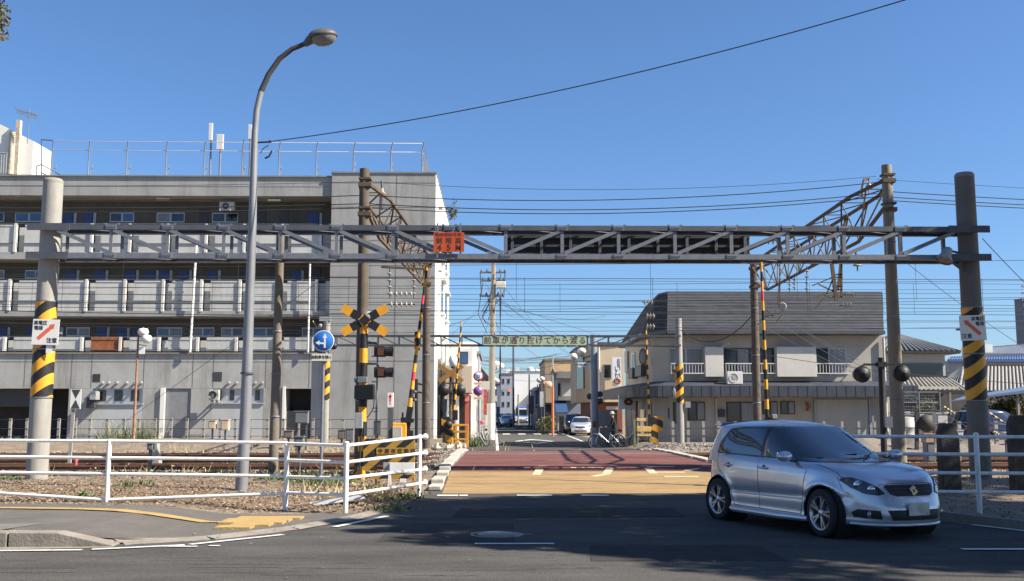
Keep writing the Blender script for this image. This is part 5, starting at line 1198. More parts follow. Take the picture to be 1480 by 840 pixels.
wire(P(0, 449, 54), P(474, 456, 54), .05, .02, 'cable along the slab edge of the apartment block', 10, name='service_cable', group=None)

# ============================================================ STREET LAMP
YL = 21.4; t = thing('street_lamp', (PX(349, YL), YL, .05), 'tall tapering grey street lamp with a curved arm and oval head', 'street lamp')
z0 = .03; b = Vector((PX(352, YL), YL, z0))
pp = [b] + [P(x, y, YL) for x, y in ((355, 600), (360, 450), (365, 320), (367, 230), (368.5, 190), (371, 160), (377, 133), (388, 108), (404, 85), (422, 71), (444, 62))]
L_ = [0]
for u, v in zip(pp, pp[1:]): L_.append(L_[-1] + (v - u).length)
rs = [.128 + (.052 - .128) * (l / L_[-1]) for l in L_]
q = MB(); q.tube(pp[:8], rs[:8], 18); q.build('pole', M('lamp_pole_steel', (.23, .24, .255), .5, metal=.25, var=.1, scale=3, dirt=.3), t)
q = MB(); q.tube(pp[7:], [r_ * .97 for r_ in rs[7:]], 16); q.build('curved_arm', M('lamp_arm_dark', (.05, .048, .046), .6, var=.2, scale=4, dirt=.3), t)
q = MB(); q.lathe([(.137, 2.46), (.14, 2.48), (.137, 2.5)], (b.x + .05, YL, 0), 20); q.build('seam_band', galv_d, t)
hc = P(466, 53, YL)
q = MB(); dirx = Vector((math.cos(math.radians(14)), 0, math.sin(math.radians(14)))); rot = Matrix.Rotation(-math.radians(8), 3, 'Y')
v0 = 0; q.lathe([(.01, .17), (.13, .155), (.24, .11), (.31, .03), (.32, 0), (.30, -.03)], (0, 0, 0), 26)
q.v = [tuple(rot @ Vector((v[0] * 1.05, v[1] * .75, v[2])) + hc) for v in q.v]; q.build('head', M('lamp_head_grey', (.10, .10, .10), .5, var=.2, dirt=.3), t)
q = MB(); q.lathe([(.28, -.02), (.25, -.10), (.15, -.17), (.01, -.195)], (0, 0, 0), 26); q.v = [tuple(rot @ Vector((v[0] * 1.0, v[1] * .75, v[2])) + hc + Vector((.02, 0, -.01))) for v in q.v]; q.build('diffuser', M('lamp_diffuser', (.20, .20, .185), .3, var=.15, scale=6), t)
q = MB(); q.tube([P(440, 65, YL), P(448, 58, YL), P(456, 52, YL)], [.06, .10, .13], 12); q.build('neck', M('lamp_head_grey'), t)

# ============================================================ WHITE PIPE FENCES
def fence(name, lab, posts_, rails, mat, caps=()):
    t = thing(name, posts_[0][0], lab, 'fence')
    for (b_, h_) in posts_:
        q = MB(); b_ = Vector(b_); q.tube([b_ - Vector((0, 0, .15)), b_ + Vector((0, 0, h_))], .042, 14); q.ball(b_ + Vector((0, 0, h_)), .045, sq=.7)
        q.build('post', mat, t)
    for pts in rails:
        q = MB(); q.tube(pts, .029, 12); q.build('rail', mat, t)
    return t
p0 = Vector((PX(-90, 18.4), 18.5, .13)); p1 = Vector((PX(160, 18.2), 18.2, .12)); p2 = Vector((PX(416, 18.1), 18.1, .01)); p3 = Vector((PX(502, 17.5), 17.5, .0)); p4 = Vector((PX(608, 21.2), 21.0, .02))
pm1 = Vector((PX(-360, 18.8), 18.8, .13))
def rz_(p, py): return Vector((p.x, p.y, PZ(py, p.y)))
rl = []
for (ya, yb, yc, yd, ye) in ((636, 637.5, 640, 644, 631.5), (659, 661.5, 664, 668, 655.5), (681.5, 684.5, 688, 691, 679)):
    rl.append([rz_(pm1, ya), rz_(p0, ya), rz_(p1, yb)]); rl.append([rz_(p1, yb), rz_(p2, yc)]); rl.append([rz_(p2, yc + 1), rz_(p3, yd)])
    e = rz_(p4, ye); d_ = (e - rz_(p3, yd)).normalized(); rl.append([rz_(p3, yd), e, e + d_ * .35])
rl.append([rz_(pm1, 706), rz_(p0, 706), rz_(p1, 722)]); rl.append([rz_(p1, 722), rz_(p2, 713)]); rl.append([rz_(p2, 712), rz_(p3, 715)])
e = rz_(p4, 699); rl.append([rz_(p3, 715), e, e + (e - rz_(p3, 715)).normalized() * .35])
fence('pipe_fence', 'white four rail pipe fence along the left verge, bent lowest rail', [(pm1, 1.12), (p0, 1.12), (p1, 1.06), (p2, 1.10), (p3, 1.16), (p4, 1.19)], rl, white_p)
q = MB()
for r_ in (631.5, 655.5, 679, 699):
    c = rz_(p4, r_) + Vector((.09, .33, 0)); q.ball(c, .062)
o = q.build('rail_end_caps', white_p, bpy.data.objects['pipe_fence'])
rp = [Vector((x, 17.3 if x > 6 else 17.6, .03)) for x in (5.95, 8.02, 10.1, 12.2, 14.3)]
rl = []
for k, zz in enumerate((1.24, .95, .64, .33)): rl.append([Vector((5.6, 17.65, zz + .05))] + [p + Vector((0, 0, zz - .005 * i)) for i, p in enumerate(rp)])
fence('pipe_fence', 'white pipe fence in tree shade on the right verge behind the car', [(p, 1.28) for p in rp], rl, white_p)

# wire fence of concrete stakes in front of the apartment block and the house
def stakes(lab, pxs, Y, ht, zb_, wires_z, mat, x_ends):
    t = thing('stake_fence', (PX(pxs[0], Y), Y, zb_), lab, 'fence')
    base = None
    for px in pxs:
        x = PX(px, Y)
        if base is None: q = MB(); q.b2((x - .06, Y - .06, zb_ - .1), (x + .06, Y + .06, zb_ + ht)); base = q.build('stake', mat, t); x0 = x; base.modifiers.clear()
        else: c = base.copy(); COL.objects.link(c); c.parent = t; c.location = (x - x0, 0, 0); c.rotation_euler = (0, 0, 0)
    for z in wires_z:
        q = MB(); q.tube([(PX(x_ends[0], Y), Y - .07, zb_ + z), (PX(x_ends[1], Y), Y - .07, zb_ + z)], .012, 4); q.build('wire', wire_m, t)
    return t
pole_s = M('stake_concrete', (.30, .285, .26), .9, var=.2, scale=4, dirt=.4)
stakes('row of concrete stakes with wires before the apartment block', [-32, -8, 16, 40, 62, 86, 110, 131, 156, 180, 201, 225, 248, 271, 295, 319, 341, 363, 387, 410, 432, 453, 476, 496, 520, 545, 570, 592], 52, 1.05, .36, (.18, .55, 1.0), pole_s, (-80, 640))
stakes('row of concrete stakes with wires before the mansard house', [972, 994, 1016, 1038, 1062, 1086, 1110, 1134, 1160, 1190, 1216, 1240, 1263], 47.5, 1.0, .3, (.35, .7), pole_s, (955, 1300))
stakes('row of pale stakes with a rail at the far right yard', [1385, 1438, 1461, 1482, 1500], 40, 1.1, .25, (.4, .8, 1.05), M('stake_pale', (.38, .37, .34), .85, var=.1), (1380, 1520))

# ============================================================ LEVEL CROSSING GEAR
def roundel_light(name, parent, c, r, axis='Y', hood=True, face=-1):
    q = MB(); q.lathe([(.01, -.12), (r * .7, -.11), (r * .8, 0), (r, .01), (r, .03), (.01, .03)], c, 24, axis='Y'); q.build('backplate', black, parent)
    q = MB(); q.lathe([(r * .55, .03), (r * .58, .03), (r * .52, .22), (r * .5, .22)], c, 20, axis='Y'); q.build('hood', black, parent)
    q = MB(); q.lathe([(.01, .05), (r * .4, .04), (r * .5, .031)], c, 20, axis='Y'); q.build('lens', M('lens_dark_red', (.06, .01, .01), .2, var=0), parent)
def crossbuck(c, L_, wd, ang_, parent, m1=None, shade=False, segs=5, y_off=0):
    for s_ in (1, -1):
        a = math.radians(ang_) * s_; d = Vector((math.cos(a), 0, math.sin(a))); q = MB()
        for k in range(segs):
            u0, u1 = -L_ / 2 + L_ * k / segs, -L_ / 2 + L_ * (k + 1) / segs
            q.bar(c + d * u0 + Vector((0, y_off - .008 * s_, 0)), c + d * u1 + Vector((0, y_off - .008 * s_, 0)), .012, wd, (0 if k % 2 == 0 else 1), up=(d.z, 0, -d.x))
        q.build('cross_arm', [m1 or yellow, black], parent)
# near left warning post
YC = 24.3; xc = PX(524, YC); t = thing('crossing_signal', (xc, YC, .1), 'near warning cross post with yellow and black bands and two side lights', 'crossing signal')
q = MB(); zb_ = .1; zt_ = PZ(462, YC); n_ = 11
for k in range(n_): q.tube([(xc, YC, zb_ + (zt_ - zb_) * k / n_), (xc, YC, zb_ + (zt_ - zb_) * (k + 1) / n_)], .095, 16, k % 2)
q.build('post', [yellow, black], t)
q = MB(); q.lathe([(.13, zt_), (.15, zt_ + .02), (.14, zt_ + .10), (.06, zt_ + .18), (.001, zt_ + .2)], (xc + .1, YC, 0), 16); q.build('bell', grey_m, t)
crossbuck(P(527, 463, YC - .12), 1.20, .20, 30, t)
q = MB(); cc = P(527, 463, YC - .14); q.box(cc, (.2, .03, .2), Matrix.Rotation(PI / 4, 3, 'Y')); q.build('cross_centre', black, t)
for k, py in enumerate((508, 538)):
    c = P(548, py + 1, YC)
    q = MB(); q.tube([(xc, YC, PZ(py - 12, YC)), (c.x - .06, YC, PZ(py - 12, YC)), (c.x, YC, PZ(py - 8, YC))], .024, 8); q.build('light_arm', black, t)
    q = MB(); q.b2((c.x - .12, YC - .05, PZ(py + 8, YC)), (c.x + .16, YC + .12, PZ(py - 7.5, YC))); h_ = q.build('light_housing', black, t, .03)
    q = MB(); q.b2((c.x - .03, YC - .075, PZ(py + 6, YC)), (c.x + .11, YC - .052, PZ(py - 5, YC))); q.build('side_window', M('lens_brown', (.12, .045, .02), .3, var=.2), h_)
    q = MB(); q.lathe([(.11, 0), (.12, .16)], (c.x + .16, YC + .04, (PZ(py + 8, YC) + PZ(py - 7.5, YC)) / 2), 18, axis='X'); q.build('visor', black, h_)
q = MB(); q.box(P(529, 567, YC - .16), (.40, .3, .35), Matrix.Rotation(-.05, 3, 'Y')); q.build('direction_indicator', M('indicator_black', (.02, .02, .021), .45, var=.2), t, .01)
q = MB(); q.b2((P(515, 560, YC).x, YC - .34, PZ(577, YC)), (P(541, 560, YC).x, YC - .31, PZ(558, YC))); q.build('indicator_face', M('indicator_face', (.004, .004, .005), .3, var=0), t)
q = MB(); q.box(P(519, 608, YC - .15), (.17, .2, .36)); q.build('control_box', grey_m, t, .01)
q = MB(); q.box(P(524, 549, YC - .1), (.22, .16, .14)); q.box(P(514, 549, YC - .12), (.06, .06, .12)); q.build('camera_unit', galv, t, .01)
q = MB(); q.tube([P(541, 572, YC - .1), P(540, 590, YC - .05), P(533, 601, YC), P(528, 606, YC)], .012, 6); q.tube([P(524, 618, YC - .1), P(521, 640, YC - .1), P(519, 690, YC - .1)], .02, 6); q.tube([P(526, 618, YC - .1), P(526, 660, YC - .1), P(530, 692, YC - .15)], .014, 6); q.build('cable', wire_m, t)
# slim ladder post behind it
t = thing('ladder_post', P(546, 640, 25.2), 'slim pale steel pole with step brackets beside the warning post', 'pole')
q = MB(); q.tube([P(542, 690, 25.2), P(546, 500, 25.2)], .022, 6)
for py in (515, 552, 590, 595): q.bar(P(537, py, 25.2), P(546, py, 25.2), .03)
q.build('pole', galv, t)
# raised near-left gate arm and its machine
def gate_arm(t, a, b, r0, r1, n, start=0, red=None):
    q = MB(); a = Vector(a); b = Vector(b)
    for k in range(n):
        m = (k + start) % 2
        if red and k in red: m = 2
        q.tube([a.lerp(b, k / n), a.lerp(b, (k + 1) / n)], [r0 + (r1 - r0) * k / n, r0 + (r1 - r0) * (k + 1) / n], 10, m)
    q.build('gate_arm', [yellow, black, sign_rd], t)
YA_ = 24.9; t = thing('crossing_gate', P(588, 634, YA_), 'near left crossing gate with its striped arm raised upright', 'gate')
gate_arm(t, P(592, 588, YA_), P(618, 379, YA_ + .2), .052, .026, 17, 0, (3, 12))
q = MB(); q.bar(P(586, 636, YA_), P(593, 588, YA_), .14, .12); q.box(P(586, 607, YA_ - .1), (.22, .12, .12)); q.bar(P(582, 612, YA_), P(582, 596, YA_), .04); q.box(P(592, 608, YA_ - .05), (.20, .1, .10)); q.box(P(589, 630, YA_), (.26, .2, .26)); q.build('arm_root', black, t)
q = MB(); q.box(P(576, 622, YA_), (.40, .4, .35)); q.build('machine_housing', yellow, t, .02)
q = MB(); q.box(P(574, 626, YA_ - .24), (.22, .08, .30)); q.build('machine_cover', M('machine_grey', (.42, .41, .36), .6, var=.15), t, .01)
q = MB(); q.box(P(603, 493, YA_ + .2), (.13, .05, .46)); q.build('striped_plate', M_stripe('stripe_small', YEL, BLK, .16, (-1, 0, 1)), t)
t = thing('emergency_button_post', P(564, 640, YA_ - .2), 'dark post with a white head and red arrow marks beside the gate machine', 'post')
q = MB(); q.b2(P(560, 640, YA_ - .2) + Vector((0, -.05, -.2)), P(568.5, 590, YA_ - .2) + Vector((0, .05, 0))); q.build('post', M('post_slate', (.09, .095, .10), .7, var=.2), t)
c = P(564.5, 578, YA_ - .2); q = MB(); q.box(c, (.13, .13, .34)); q.build('head', sign_w, t)
q = MB(); q.box(c + Vector((0, -.067, .04)), (.03, .004, .18)); q.box(c + Vector((0, -.067, .08)), (.07, .004, .03)); q.box(c + Vector((0, -.067, -.09)), (.03, .004, .03)); q.build('red_mark', sign_rd, t)
t = thing('signal_pole', P(582, 640, 38), 'slender black pole with small shaded lamps in front of the far left mast', 'signal')
q = MB(); q.tube([P(602, 640, 38), P(602, 548, 38)], .06, 8); q.build('pole', black, t)
q = MB()
for py in (562, 574): q.lathe([(.02, 0), (.17, -.10), (.16, -.16)], P(598, py, 38), 12); q.tube([P(602, py - 8, 38), P(610, py - 6, 38)], .04, 6); 
q.build('lamp_hood', black, t)
# far crossbuck post (left of the road)
YX = 43.5; xq = PX(651, YX); t = thing('crossing_signal', (xq, YX, .25), 'far left warning cross seen from behind with two round black lights', 'crossing signal')
q = MB(); q.tube([(xq, YX, .2), (xq, YX, PZ(535, YX))], .06, 12); q.build('post', rust, t)
crossbuck(P(651.5, 540, YX - .1), 1.20, .2, 34, t, M('yellow_back', (.30, .16, .04), .7, var=.15, dirt=.4), segs=1)
for px in (641, 664.5): roundel_light('light', t, P(px, 564, YX - .1), .255)
q = MB(); q.bar(P(640, 554, YX), P(665, 554, YX), .05); q.bar(P(640, 554, YX), P(640, 560, YX), .05); q.bar(P(665, 554, YX), P(665, 560, YX), .05)
for k in range(8): q.bar(P(648, 560 + 9 * k, YX), P(656, 560 + 9 * k, YX), .03)
q.tube([P(655, 556, YX), P(657, 640, YX)], .04, 6); q.build('bracket', rust, t)
t = thing('globe_lamp', P(655, 524, YX + .4), 'white oval globe lamp above the far left warning cross', 'lamp')
q = MB(); c = P(655, 522, YX + .3); q.lathe([(.01, -.27), (.14, -.22), (.2, 0), (.14, .2), (.01, .27)], c, 16); q.build('globe', M('globe_white', (.82, .82, .78), .3, var=.02), t); q = MB(); q.lathe([(.10, -.3), (.10, -.2)], c, 12); q.tube([c - Vector((0, 0, .3)), c - Vector((0, 0, 3.4))], .03, 6); q.build('stem', dgrey, t)
YG2 = 42.2; t = thing('crossing_gate', P(650, 640, YG2), 'far left crossing gate with yellow machine and raised arm', 'gate')
gate_arm(t, P(655, 608, YG2), P(667, 465, YG2), .05, .03, 19, 0)
q = MB(); q.prism([(PX(638, YG2), PZ(624, YG2)), (PX(638, YG2), PZ(602, YG2)), (PX(650, YG2), PZ(602, YG2)), (PX(655, YG2), PZ(610, YG2)), (PX(655, YG2), PZ(641, YG2)), (PX(644, YG2), PZ(641, YG2)), (PX(644, YG2), PZ(626, YG2))], YG2 - .2, YG2 + .2); q.build('machine_housing', M_stripe('stripe_machine', (.58, .28, .02), BLK, .55, (.45, 0, 1.), dirt=.35), t, .02)
q = MB(); q.lathe([(.01, -.12), (.14, -.1), (.17, 0)], P(648, 614, YG2 - .22), 14, axis='Y'); q.bar(P(645, 618, YG2 - .3), P(656, 628, YG2 - .3), .22, .05); q.box(P(658, 600, YG2), (.2, .2, .4)); q.build('crank', black, t)
t = thing('guard_frame', P(667, 640, 41.6), 'yellow pipe guard frame right of the far left gate machine', 'barrier')
q = MB(); Y_ = 41.4
for a, b in (((655, 614.5), (677, 614.5)), ((655, 624), (676, 624)), ((655, 635), (676, 635)), ((675.5, 614.5), (675.5, 646)), ((659, 614), (659, 642))): q.bar(P(a[0], a[1], Y_), P(b[0], b[1], Y_), .10, .08)
q.build('frame', M('yellow_guard', (.62, .30, .03), .6, var=.1, dirt=.3), t, .01)
# far right gate
YG3 = 42.6; t = thing('crossing_gate', P(940, 640, YG3), 'far right crossing gate with yellow slatted box and upright striped arm', 'gate')
gate_arm(t, P(938.5, 606, YG3), P(933.5, 470, YG3), .045, .03, 19, 1)
q = MB(); q.prism([(PX(939, YG3), PZ(640, YG3)), (PX(939, YG3), PZ(616, YG3)), (PX(944, YG3), PZ(602, YG3)), (PX(957, YG3), PZ(602, YG3)), (PX(957, YG3), PZ(622, YG3)), (PX(950, YG3), PZ(624, YG3)), (PX(950, YG3), PZ(641, YG3))], YG3 - .2, YG3 + .25); q.build('machine_housing', M_stripe('stripe_machine'), t, .02)
q = MB(); q.box(P(941, 608, YG3 - .25), (.25, .15, .3)); q.bar(P(938.5, 640, YG3), P(938.5, 604, YG3), .07); q.build('arm_root', black, t)
q = MB()
for (a, b) in ((604.5, 609), (616, 624), (627, 630.5)): q.b2((PX(919, YG3), YG3 - .3, PZ(b, YG3)), (PX(939, YG3), YG3 - .1, PZ(a, YG3)))
q.build('side_boards', M('board_pale_yellow', (.66, .44, .14), .6, var=.1, dirt=.2), t, .01)
q = MB(); q.b2((PX(919.5, YG3), YG3 - .28, .3), (PX(921, YG3), YG3 - .2, PZ(604, YG3))); q.b2((PX(937, YG3), YG3 - .28, .3), (PX(938, YG3), YG3 - .2, PZ(604, YG3))); q.b2((PX(914, YG3), YG3 - .28, .3), (PX(917.5, YG3), YG3 - .2, PZ(606, YG3)), 1); q.build('leg', [grey_m, M('mossy_wood', (.16, .19, .09), .9, var=.3)], t)
# near right: gate arm, double round light post
YR = 22.6; t = thing('crossing_gate', P(1110, 660, YR), 'near right striped gate arm rising behind the parked looking silver car', 'gate')
t['label'] = 'near right crossing gate, its striped arm rising behind the silver car'
gate_arm(t, P(1109, 606, YR), P(1100, 379, YR), .048, .026, 16, 1, (12,))
q = MB(); q.bar(P(1110, 690, YR), P(1109, 604, YR), .12, .1); q.box(P(1117, 604, YR), (.1, .1, .14)); q.build('arm_root', black, t)
q = MB(); q.b2((PX(1100, YR), YR - .3, 0), (PX(1136, YR), YR + .3, .95)); q.build('machine_housing', yellow, t, .02)
q = MB(); q.box(P(1119, 602, YR - .1), (.10, .08, .1)); q.build('small_lamp', grey_m, t, .01)
YRL = 23.2; t = thing('crossing_signal', P(1277, 680, YRL), 'near right dark post with two round black warning lights on a cross arm', 'crossing signal')
q = MB(); q.tube([P(1279, 688, YRL), P(1273.5, 517, YRL)], .07, 14); q.build('post', M('post_black_brown', (.03, .028, .027), .7, var=.3), t)
q = MB(); q.bar(P(1248, 527, YRL), P(1304, 527, YRL), .05); q.box(P(1274, 527, YRL), (.2, .16, .12)); q.build('cross_arm', black, t)
for px, py in ((1246.5, 541), (1304, 540)):
    q = MB(); c = P(px, py, YRL); q.lathe([(.001, -.13), (.10, -.12), (.16, -.06), (.17, -.01), (.19, 0), (.19, .02), (.001, .02)], c, 26, axis='Y'); q.build('backplate', black, t)
    q = MB(); q.lathe([(.15, .02), (.165, .02), (.16, .20), (.15, .20)], c, 22, axis='Y'); q.build('hood', black, t)
    q = MB(); q.box(c + Vector((0.03, -.135, .03)), (.05, .01, .03)); q.build('reflection_tab', grey_m, t); q = MB(); q.bar(c + Vector((0, 0, .15)), Vector((c.x, c.y, PZ(527, YRL))), .04); q.build('hanger', black, t)
q = MB(); q.box(P(1283, 610, YRL - .1), (.17, .16, .24)); q.build('control_box', M('box_bluegrey', (.13, .14, .17), .6, var=.1), t)

# striped warning board with the crossing name
Yw = 22.6; t = thing('striped_board', P(566, 700, Yw), 'yellow and black striped board lettered with the crossing name behind the fence', 'barrier')
sb_m = M_stripe('stripe_board', (.42, .235, .03), BLK, .36, (-.85, 0, 1.0), dirt=.35)
for (a, b, c, d) in ((526, 600, 634, 672), (526, 545, 672.5, 680), (535, 600, 686, 692)):
    q = MB(); q.b2((PX(a, Yw), Yw - .02, PZ(d, Yw)), (PX(b, Yw), Yw + .02, PZ(c, Yw))); q.build('board', sb_m, t)
q = MB(); q.b2((PX(545, Yw), Yw - .03, PZ(656.5, Yw)), (PX(600, Yw), Yw - .021, PZ(647, Yw))); q.build('name_plate', M('plate_ochre', (.40, .22, .03), .6, var=.1, dirt=.2), t)
for i, ch in enumerate('中原市道踏切'): text(ch, (PX(551 + 9.3 * i, Yw), Yw - .032, PZ(652.3, Yw)), .10, txt_k, 'lettering', t, bold=.003)
q = MB(); q.b2((PX(604.5, 21.1), 21.15, .0), (PX(610.5, 21.1), 21.2, PZ(637, 21.1))); q.build('end_board', M_stripe('stripe_end', (.42, .235, .03), BLK, .34, (-1, 0, 1)), t)
q = MB(); 
for px in (543, 563, 597): q.b2((PX(px, Yw), Yw + .021, -.05), (PX(px + 3, Yw), Yw + .06, PZ(634, Yw)))
q.build('leg', yel_old, t)
q = MB(); q.b2((PX(565, 22.3), 22.2, PZ(684, 22.2)), (PX(600, 22.3), 22.3, PZ(669, 22.2))); q.b2((PX(555, 22.3), 22.31, PZ(680, 22.2)), (PX(566, 22.3), 22.4, PZ(669, 22.2)), 1); q.b2((PX(563, 22.3), 22.2, -.05), (PX(567, 22.3), 22.3, PZ(684, 22.2))); q.b2((PX(580, 22.3), 22.2, PZ(697, 22.2)), (PX(588, 22.3), 22.3, PZ(692, 22.2)))
o = q.build('white_cabinet', [M('cabinet_white', (.80, .80, .77), .6, var=.06, dirt=.25), grey_m]); tag(o, 'white horizontal box mounted low in front of the striped board', 'box')

# cabinets, relay boxes and other lineside things (left)
def cabinet(px0, px1, py0, py1, Y, lab, mat=None, legs=True, name='equipment_box', d=.3, group='lineside equipment boxes', zg=None):
    x0, x1, z0, z1 = PX(px0, Y), PX(px1, Y), PZ(py1, Y), PZ(py0, Y); zg_ = hz(x0, Y) if zg is None else zg
    t = thing(name, ((x0 + x1) / 2, Y, zg_), lab, 'box', group); q = MB(); q.b2((x0, Y - d / 2, z0), (x1, Y + d / 2, z1)); q.build('housing', mat or grey_m, t, .012)
    q = MB(); q.b2((x0 - .02, Y - d / 2 - .03, z1 + .001), (x1 + .02, Y + d / 2 + .02, z1 + .03)); q.build('lid', mat or grey_m, t)
    q = MB(); q.b2((x0 + .04, Y - d / 2 - .012, z0 + .04), (x1 - .04, Y - d / 2 - .002, z1 - .04)); q.build('door', mat or grey_m, t)
    if legs and z0 > zg_ + .08:
        q = MB(); 
        if x1 - x0 > .35: q.bar((x0 + .07, Y, zg_ - .05), (x0 + .07, Y, z0 - .001), .06); q.bar((x1 - .07, Y, zg_ - .05), (x1 - .07, Y, z0 - .001), .06)
        else: q.bar(((x0 + x1) / 2, Y, zg_ - .05), ((x0 + x1) / 2, Y, z0 - .001), .07)
        q.build('leg', galv_d, t)
    return t
cabinet(303, 313, 608, 620, 46, 'small rusty white box on legs, left of a pair by the stake fence', M('box_rusty_white', (.50, .40, .30), .7, var=.35, scale=9)); cabinet(321, 332, 607, 622, 46, 'rusty cream box on legs, right of a pair by the stake fence', M('box_rusty_white'))
cabinet(412, 424, 623, 633, 42, 'low brownish box right of the brown post', M('box_brown', (.17, .15, .13), .8, var=.2)); cabinet(427, 446, 595, 612, 40, 'grey equipment box on a tall stand before the dark opening', M('box_dim', (.16, .17, .18), .6, var=.15))
cabinet(427, 440, 632, 646, 27, 'grey signal box on a post beside the nearest track', M('box_dim'), d=.2); cabinet(490, 499, 622, 635, 43, 'small grey box left of the warning post', M('box_brown')); cabinet(501, 512, 620, 638, 43, 'narrow grey cabinet left of the warning post', M('box_dim'))
cabinet(541, 551, 609, 629, 50, 'dark grey cabinet at the foot of the tower wall', M('box_dark', (.09, .095, .10), .6, var=.15)); cabinet(216, 224, 641, 650, 27.4, 'small grey track box on a pale post near the left fence', M('box_dim'), d=.18)
cabinet(433, 443, 676, 683, 26.3, 'low concrete block beside the nearest rail', pole_c, False)
q = MB(); q.prism([(PX(224, 30), .1), (PX(224, 30), PZ(641, 30)), (PX(230, 30), PZ(641, 30)), (PX(235, 30), .1)], 29.9, 30.2); o = q.build('concrete_marker', pole_w); tag(o, 'white sloping concrete marker between the tracks at left', 'marker')
q = MB(); q.b2((PX(205, 26.4), 26.3, .08), (PX(231, 26.4), 26.6, PZ(680, 26.4))); o = q.build('ground_slab', pole_c, None, .02); tag(o, 'low concrete base slab beside the nearest rail at left', 'slab')
cabinet(640, 646, 578, 640, 43.8, 'tall narrow grey cabinet behind the far left warning cross', M('box_dim'), False)
# stones beside the far left gate
R.seed(3); q = MB()
for k in range(16):
    c = G(628 + R.uniform(-5, 45), 647 + R.uniform(-2, 4), .25); s_ = R.uniform(.08, .2); o8 = [Vector(v).normalized() * s_ * R.uniform(.8, 1.2) for v in ((1, 0, 0), (0, 1, 0), (-1, 0, 0), (0, -1, 0), (0, 0, .8), (0, 0, -.8), (1, 1, .3), (-1, 1, .3))][:6]
    q.add([v + c + Vector((0, 0, .06)) for v in o8], [(0, 1, 4), (1, 2, 4), (2, 3, 4), (3, 0, 4), (1, 0, 5), (2, 1, 5), (3, 2, 5), (0, 3, 5)])
struct(q.build('rubble_stones', M('rubble', (.42, .38, .31), .9, var=.3)), 'stuff')
# pale marker post with black triangles
Ym = 29.9; t = thing('track_marker', P(107, 660, Ym), 'white square track marker with two black triangles on a slim post', 'marker')
q = MB(); q.bar(P(99.5, 682, Ym), P(107, 580, Ym), .09, .06); q.build('post', M('post_grey_old', (.30, .29, .27), .8, var=.2), t)
c = P(109.5, 577, Ym - .05); q = MB(); q.box(c, (.30, .02, .56)); q.build('board', sign_w, t)
q = MB(); y_ = -.012
q.add([c + Vector((-.13, y_, .27)), c + Vector((.13, y_, .27)), c + Vector((0, y_, .01))], [(0, 1, 2)]); q.add([c + Vector((-.13, y_, -.27)), c + Vector((.13, y_, -.27)), c + Vector((0, y_, -.01))], [(0, 1, 2)]); q.build('triangle_marks', M('mark_dark', (.05, .06, .06), .6, var=.1), t)
o = MB(); c = G(109, 682, .13); o.lathe([(.001, .4), (.05, .38), (.06, .3), (.035, .25), (.06, .12), (.07, 0)], c, 10); o = o.build('red_marker', M('marker_pink', (.75, .12, .16), .6, var=.2)); tag(o, 'small red and pink bottle shaped marker on the ground by the left track', 'marker')
# rusty lamp post with two globes (left, in front of the apartment block)
Yq = 50; t = thing('globe_street_lamp', P(196, 630, Yq), 'thin rusty lamp post with two white globes and a small tag before the apartment block', 'street lamp')
q = MB(); q.tube([(PX(194.5, Yq), Yq, .3), P(200, 485, Yq)], [.075, .05], 8); q.build('post', M('post_rust_cream', (.28, .15, .09), .8, var=.4, scale=3), t)
for (px, py, r_) in ((207, 480, .27), (212, 490, .26)):
    q = MB(); c = P(px, py, Yq - .1); q.lathe([(.01, .22), (.2, .16), (r_, .0), (.2, -.14), (.12, -.2), (.01, -.2)], c, 18); q.build('globe', globe, t); q = MB(); q.tube([P(199.5, py + 8, Yq), P(px, py + 10, Yq)], .025, 6); q.build('arm', grey_m, t)
q = MB(); q.box(P(205, 507, Yq - .1), (.28, .03, .32)); q.build('tag', sign_w, t)
# blue direction sign
Yb = 22.9; t = thing('direction_sign', P(464, 698, Yb), 'round blue straight or left arrow sign on a slim steel pole', 'sign')
q = MB(); q.tube([P(463.5, 699, Yb), P(468.5, 478, Yb)], .035, 12); q.build('pole', galv, t)
c = P(467.5, 493, Yb - .05); q = MB(); q.lathe([(.001, -.006), (.226, -.006), (.23, .0), (.226, .006), (.001, .006)], c, 40, axis='Y'); q.build('disc', sign_bl, t)
q = MB(); q.lathe([(.222, -.009), (.233, -.009), (.233, .008)], c, 40, axis='Y'); q.build('rim', txt_w, t)
q = MB(); y_ = c.y - .0075
def qd(pts): q.add([(c.x + u, y_, c.z + v) for u, v in pts], [tuple(range(len(pts)))])
qd([(.012, -.15), (.052, -.15), (.052, .07), (.012, .07)]); qd([(-.02, .07), (.085, .07), (.032, .175)]); qd([(.0119, -.075), (.0119, -.04), (-.09, -.022), (-.09, -.06)]); qd([(-.085, -.092), (-.085, .012), (-.175, -.036)])
q.build('arrows', txt_w, t)
c2 = P(465, 516.5, Yb - .05); q = MB(); q.box(c2, (.44, .01, .16)); q.build('plate', M('plate_cream', (.70, .66, .55), .5, var=.06, dirt=.2), t); text('自転車を除く', (c2.x, c2.y - .007, c2.z), .078, txt_k, 'lettering', t, bold=.0015)
t = thing('round_speaker', P(480, 499, 22.9), 'small round black device behind the blue arrow sign', 'loudspeaker')
q = MB(); q.lathe([(.001, -.03), (.075, -.02), (.085, .02), (.03, .08)], P(482, 500, 23.2), 14, axis='Y'); q.tube([P(482, 498, 23.2), P(470, 488, 23)], .012, 6); q.build('horn', black, t)
t = thing('pole_clamp_gear', P(468, 462, YF), 'small clamps and insulator on top of the left striped pole', 'fitting')
q = MB(); q.box(P(470, 461, YF - .1), (.5, .1, .2)); q.tube([P(452, 464, YF), P(458, 473, YF), P(465, 470, YF), P(474, 459, YF)], .03, 6); q.ball(P(463, 471, YF - .1), .09); q.build('clamp', grey_m, t)
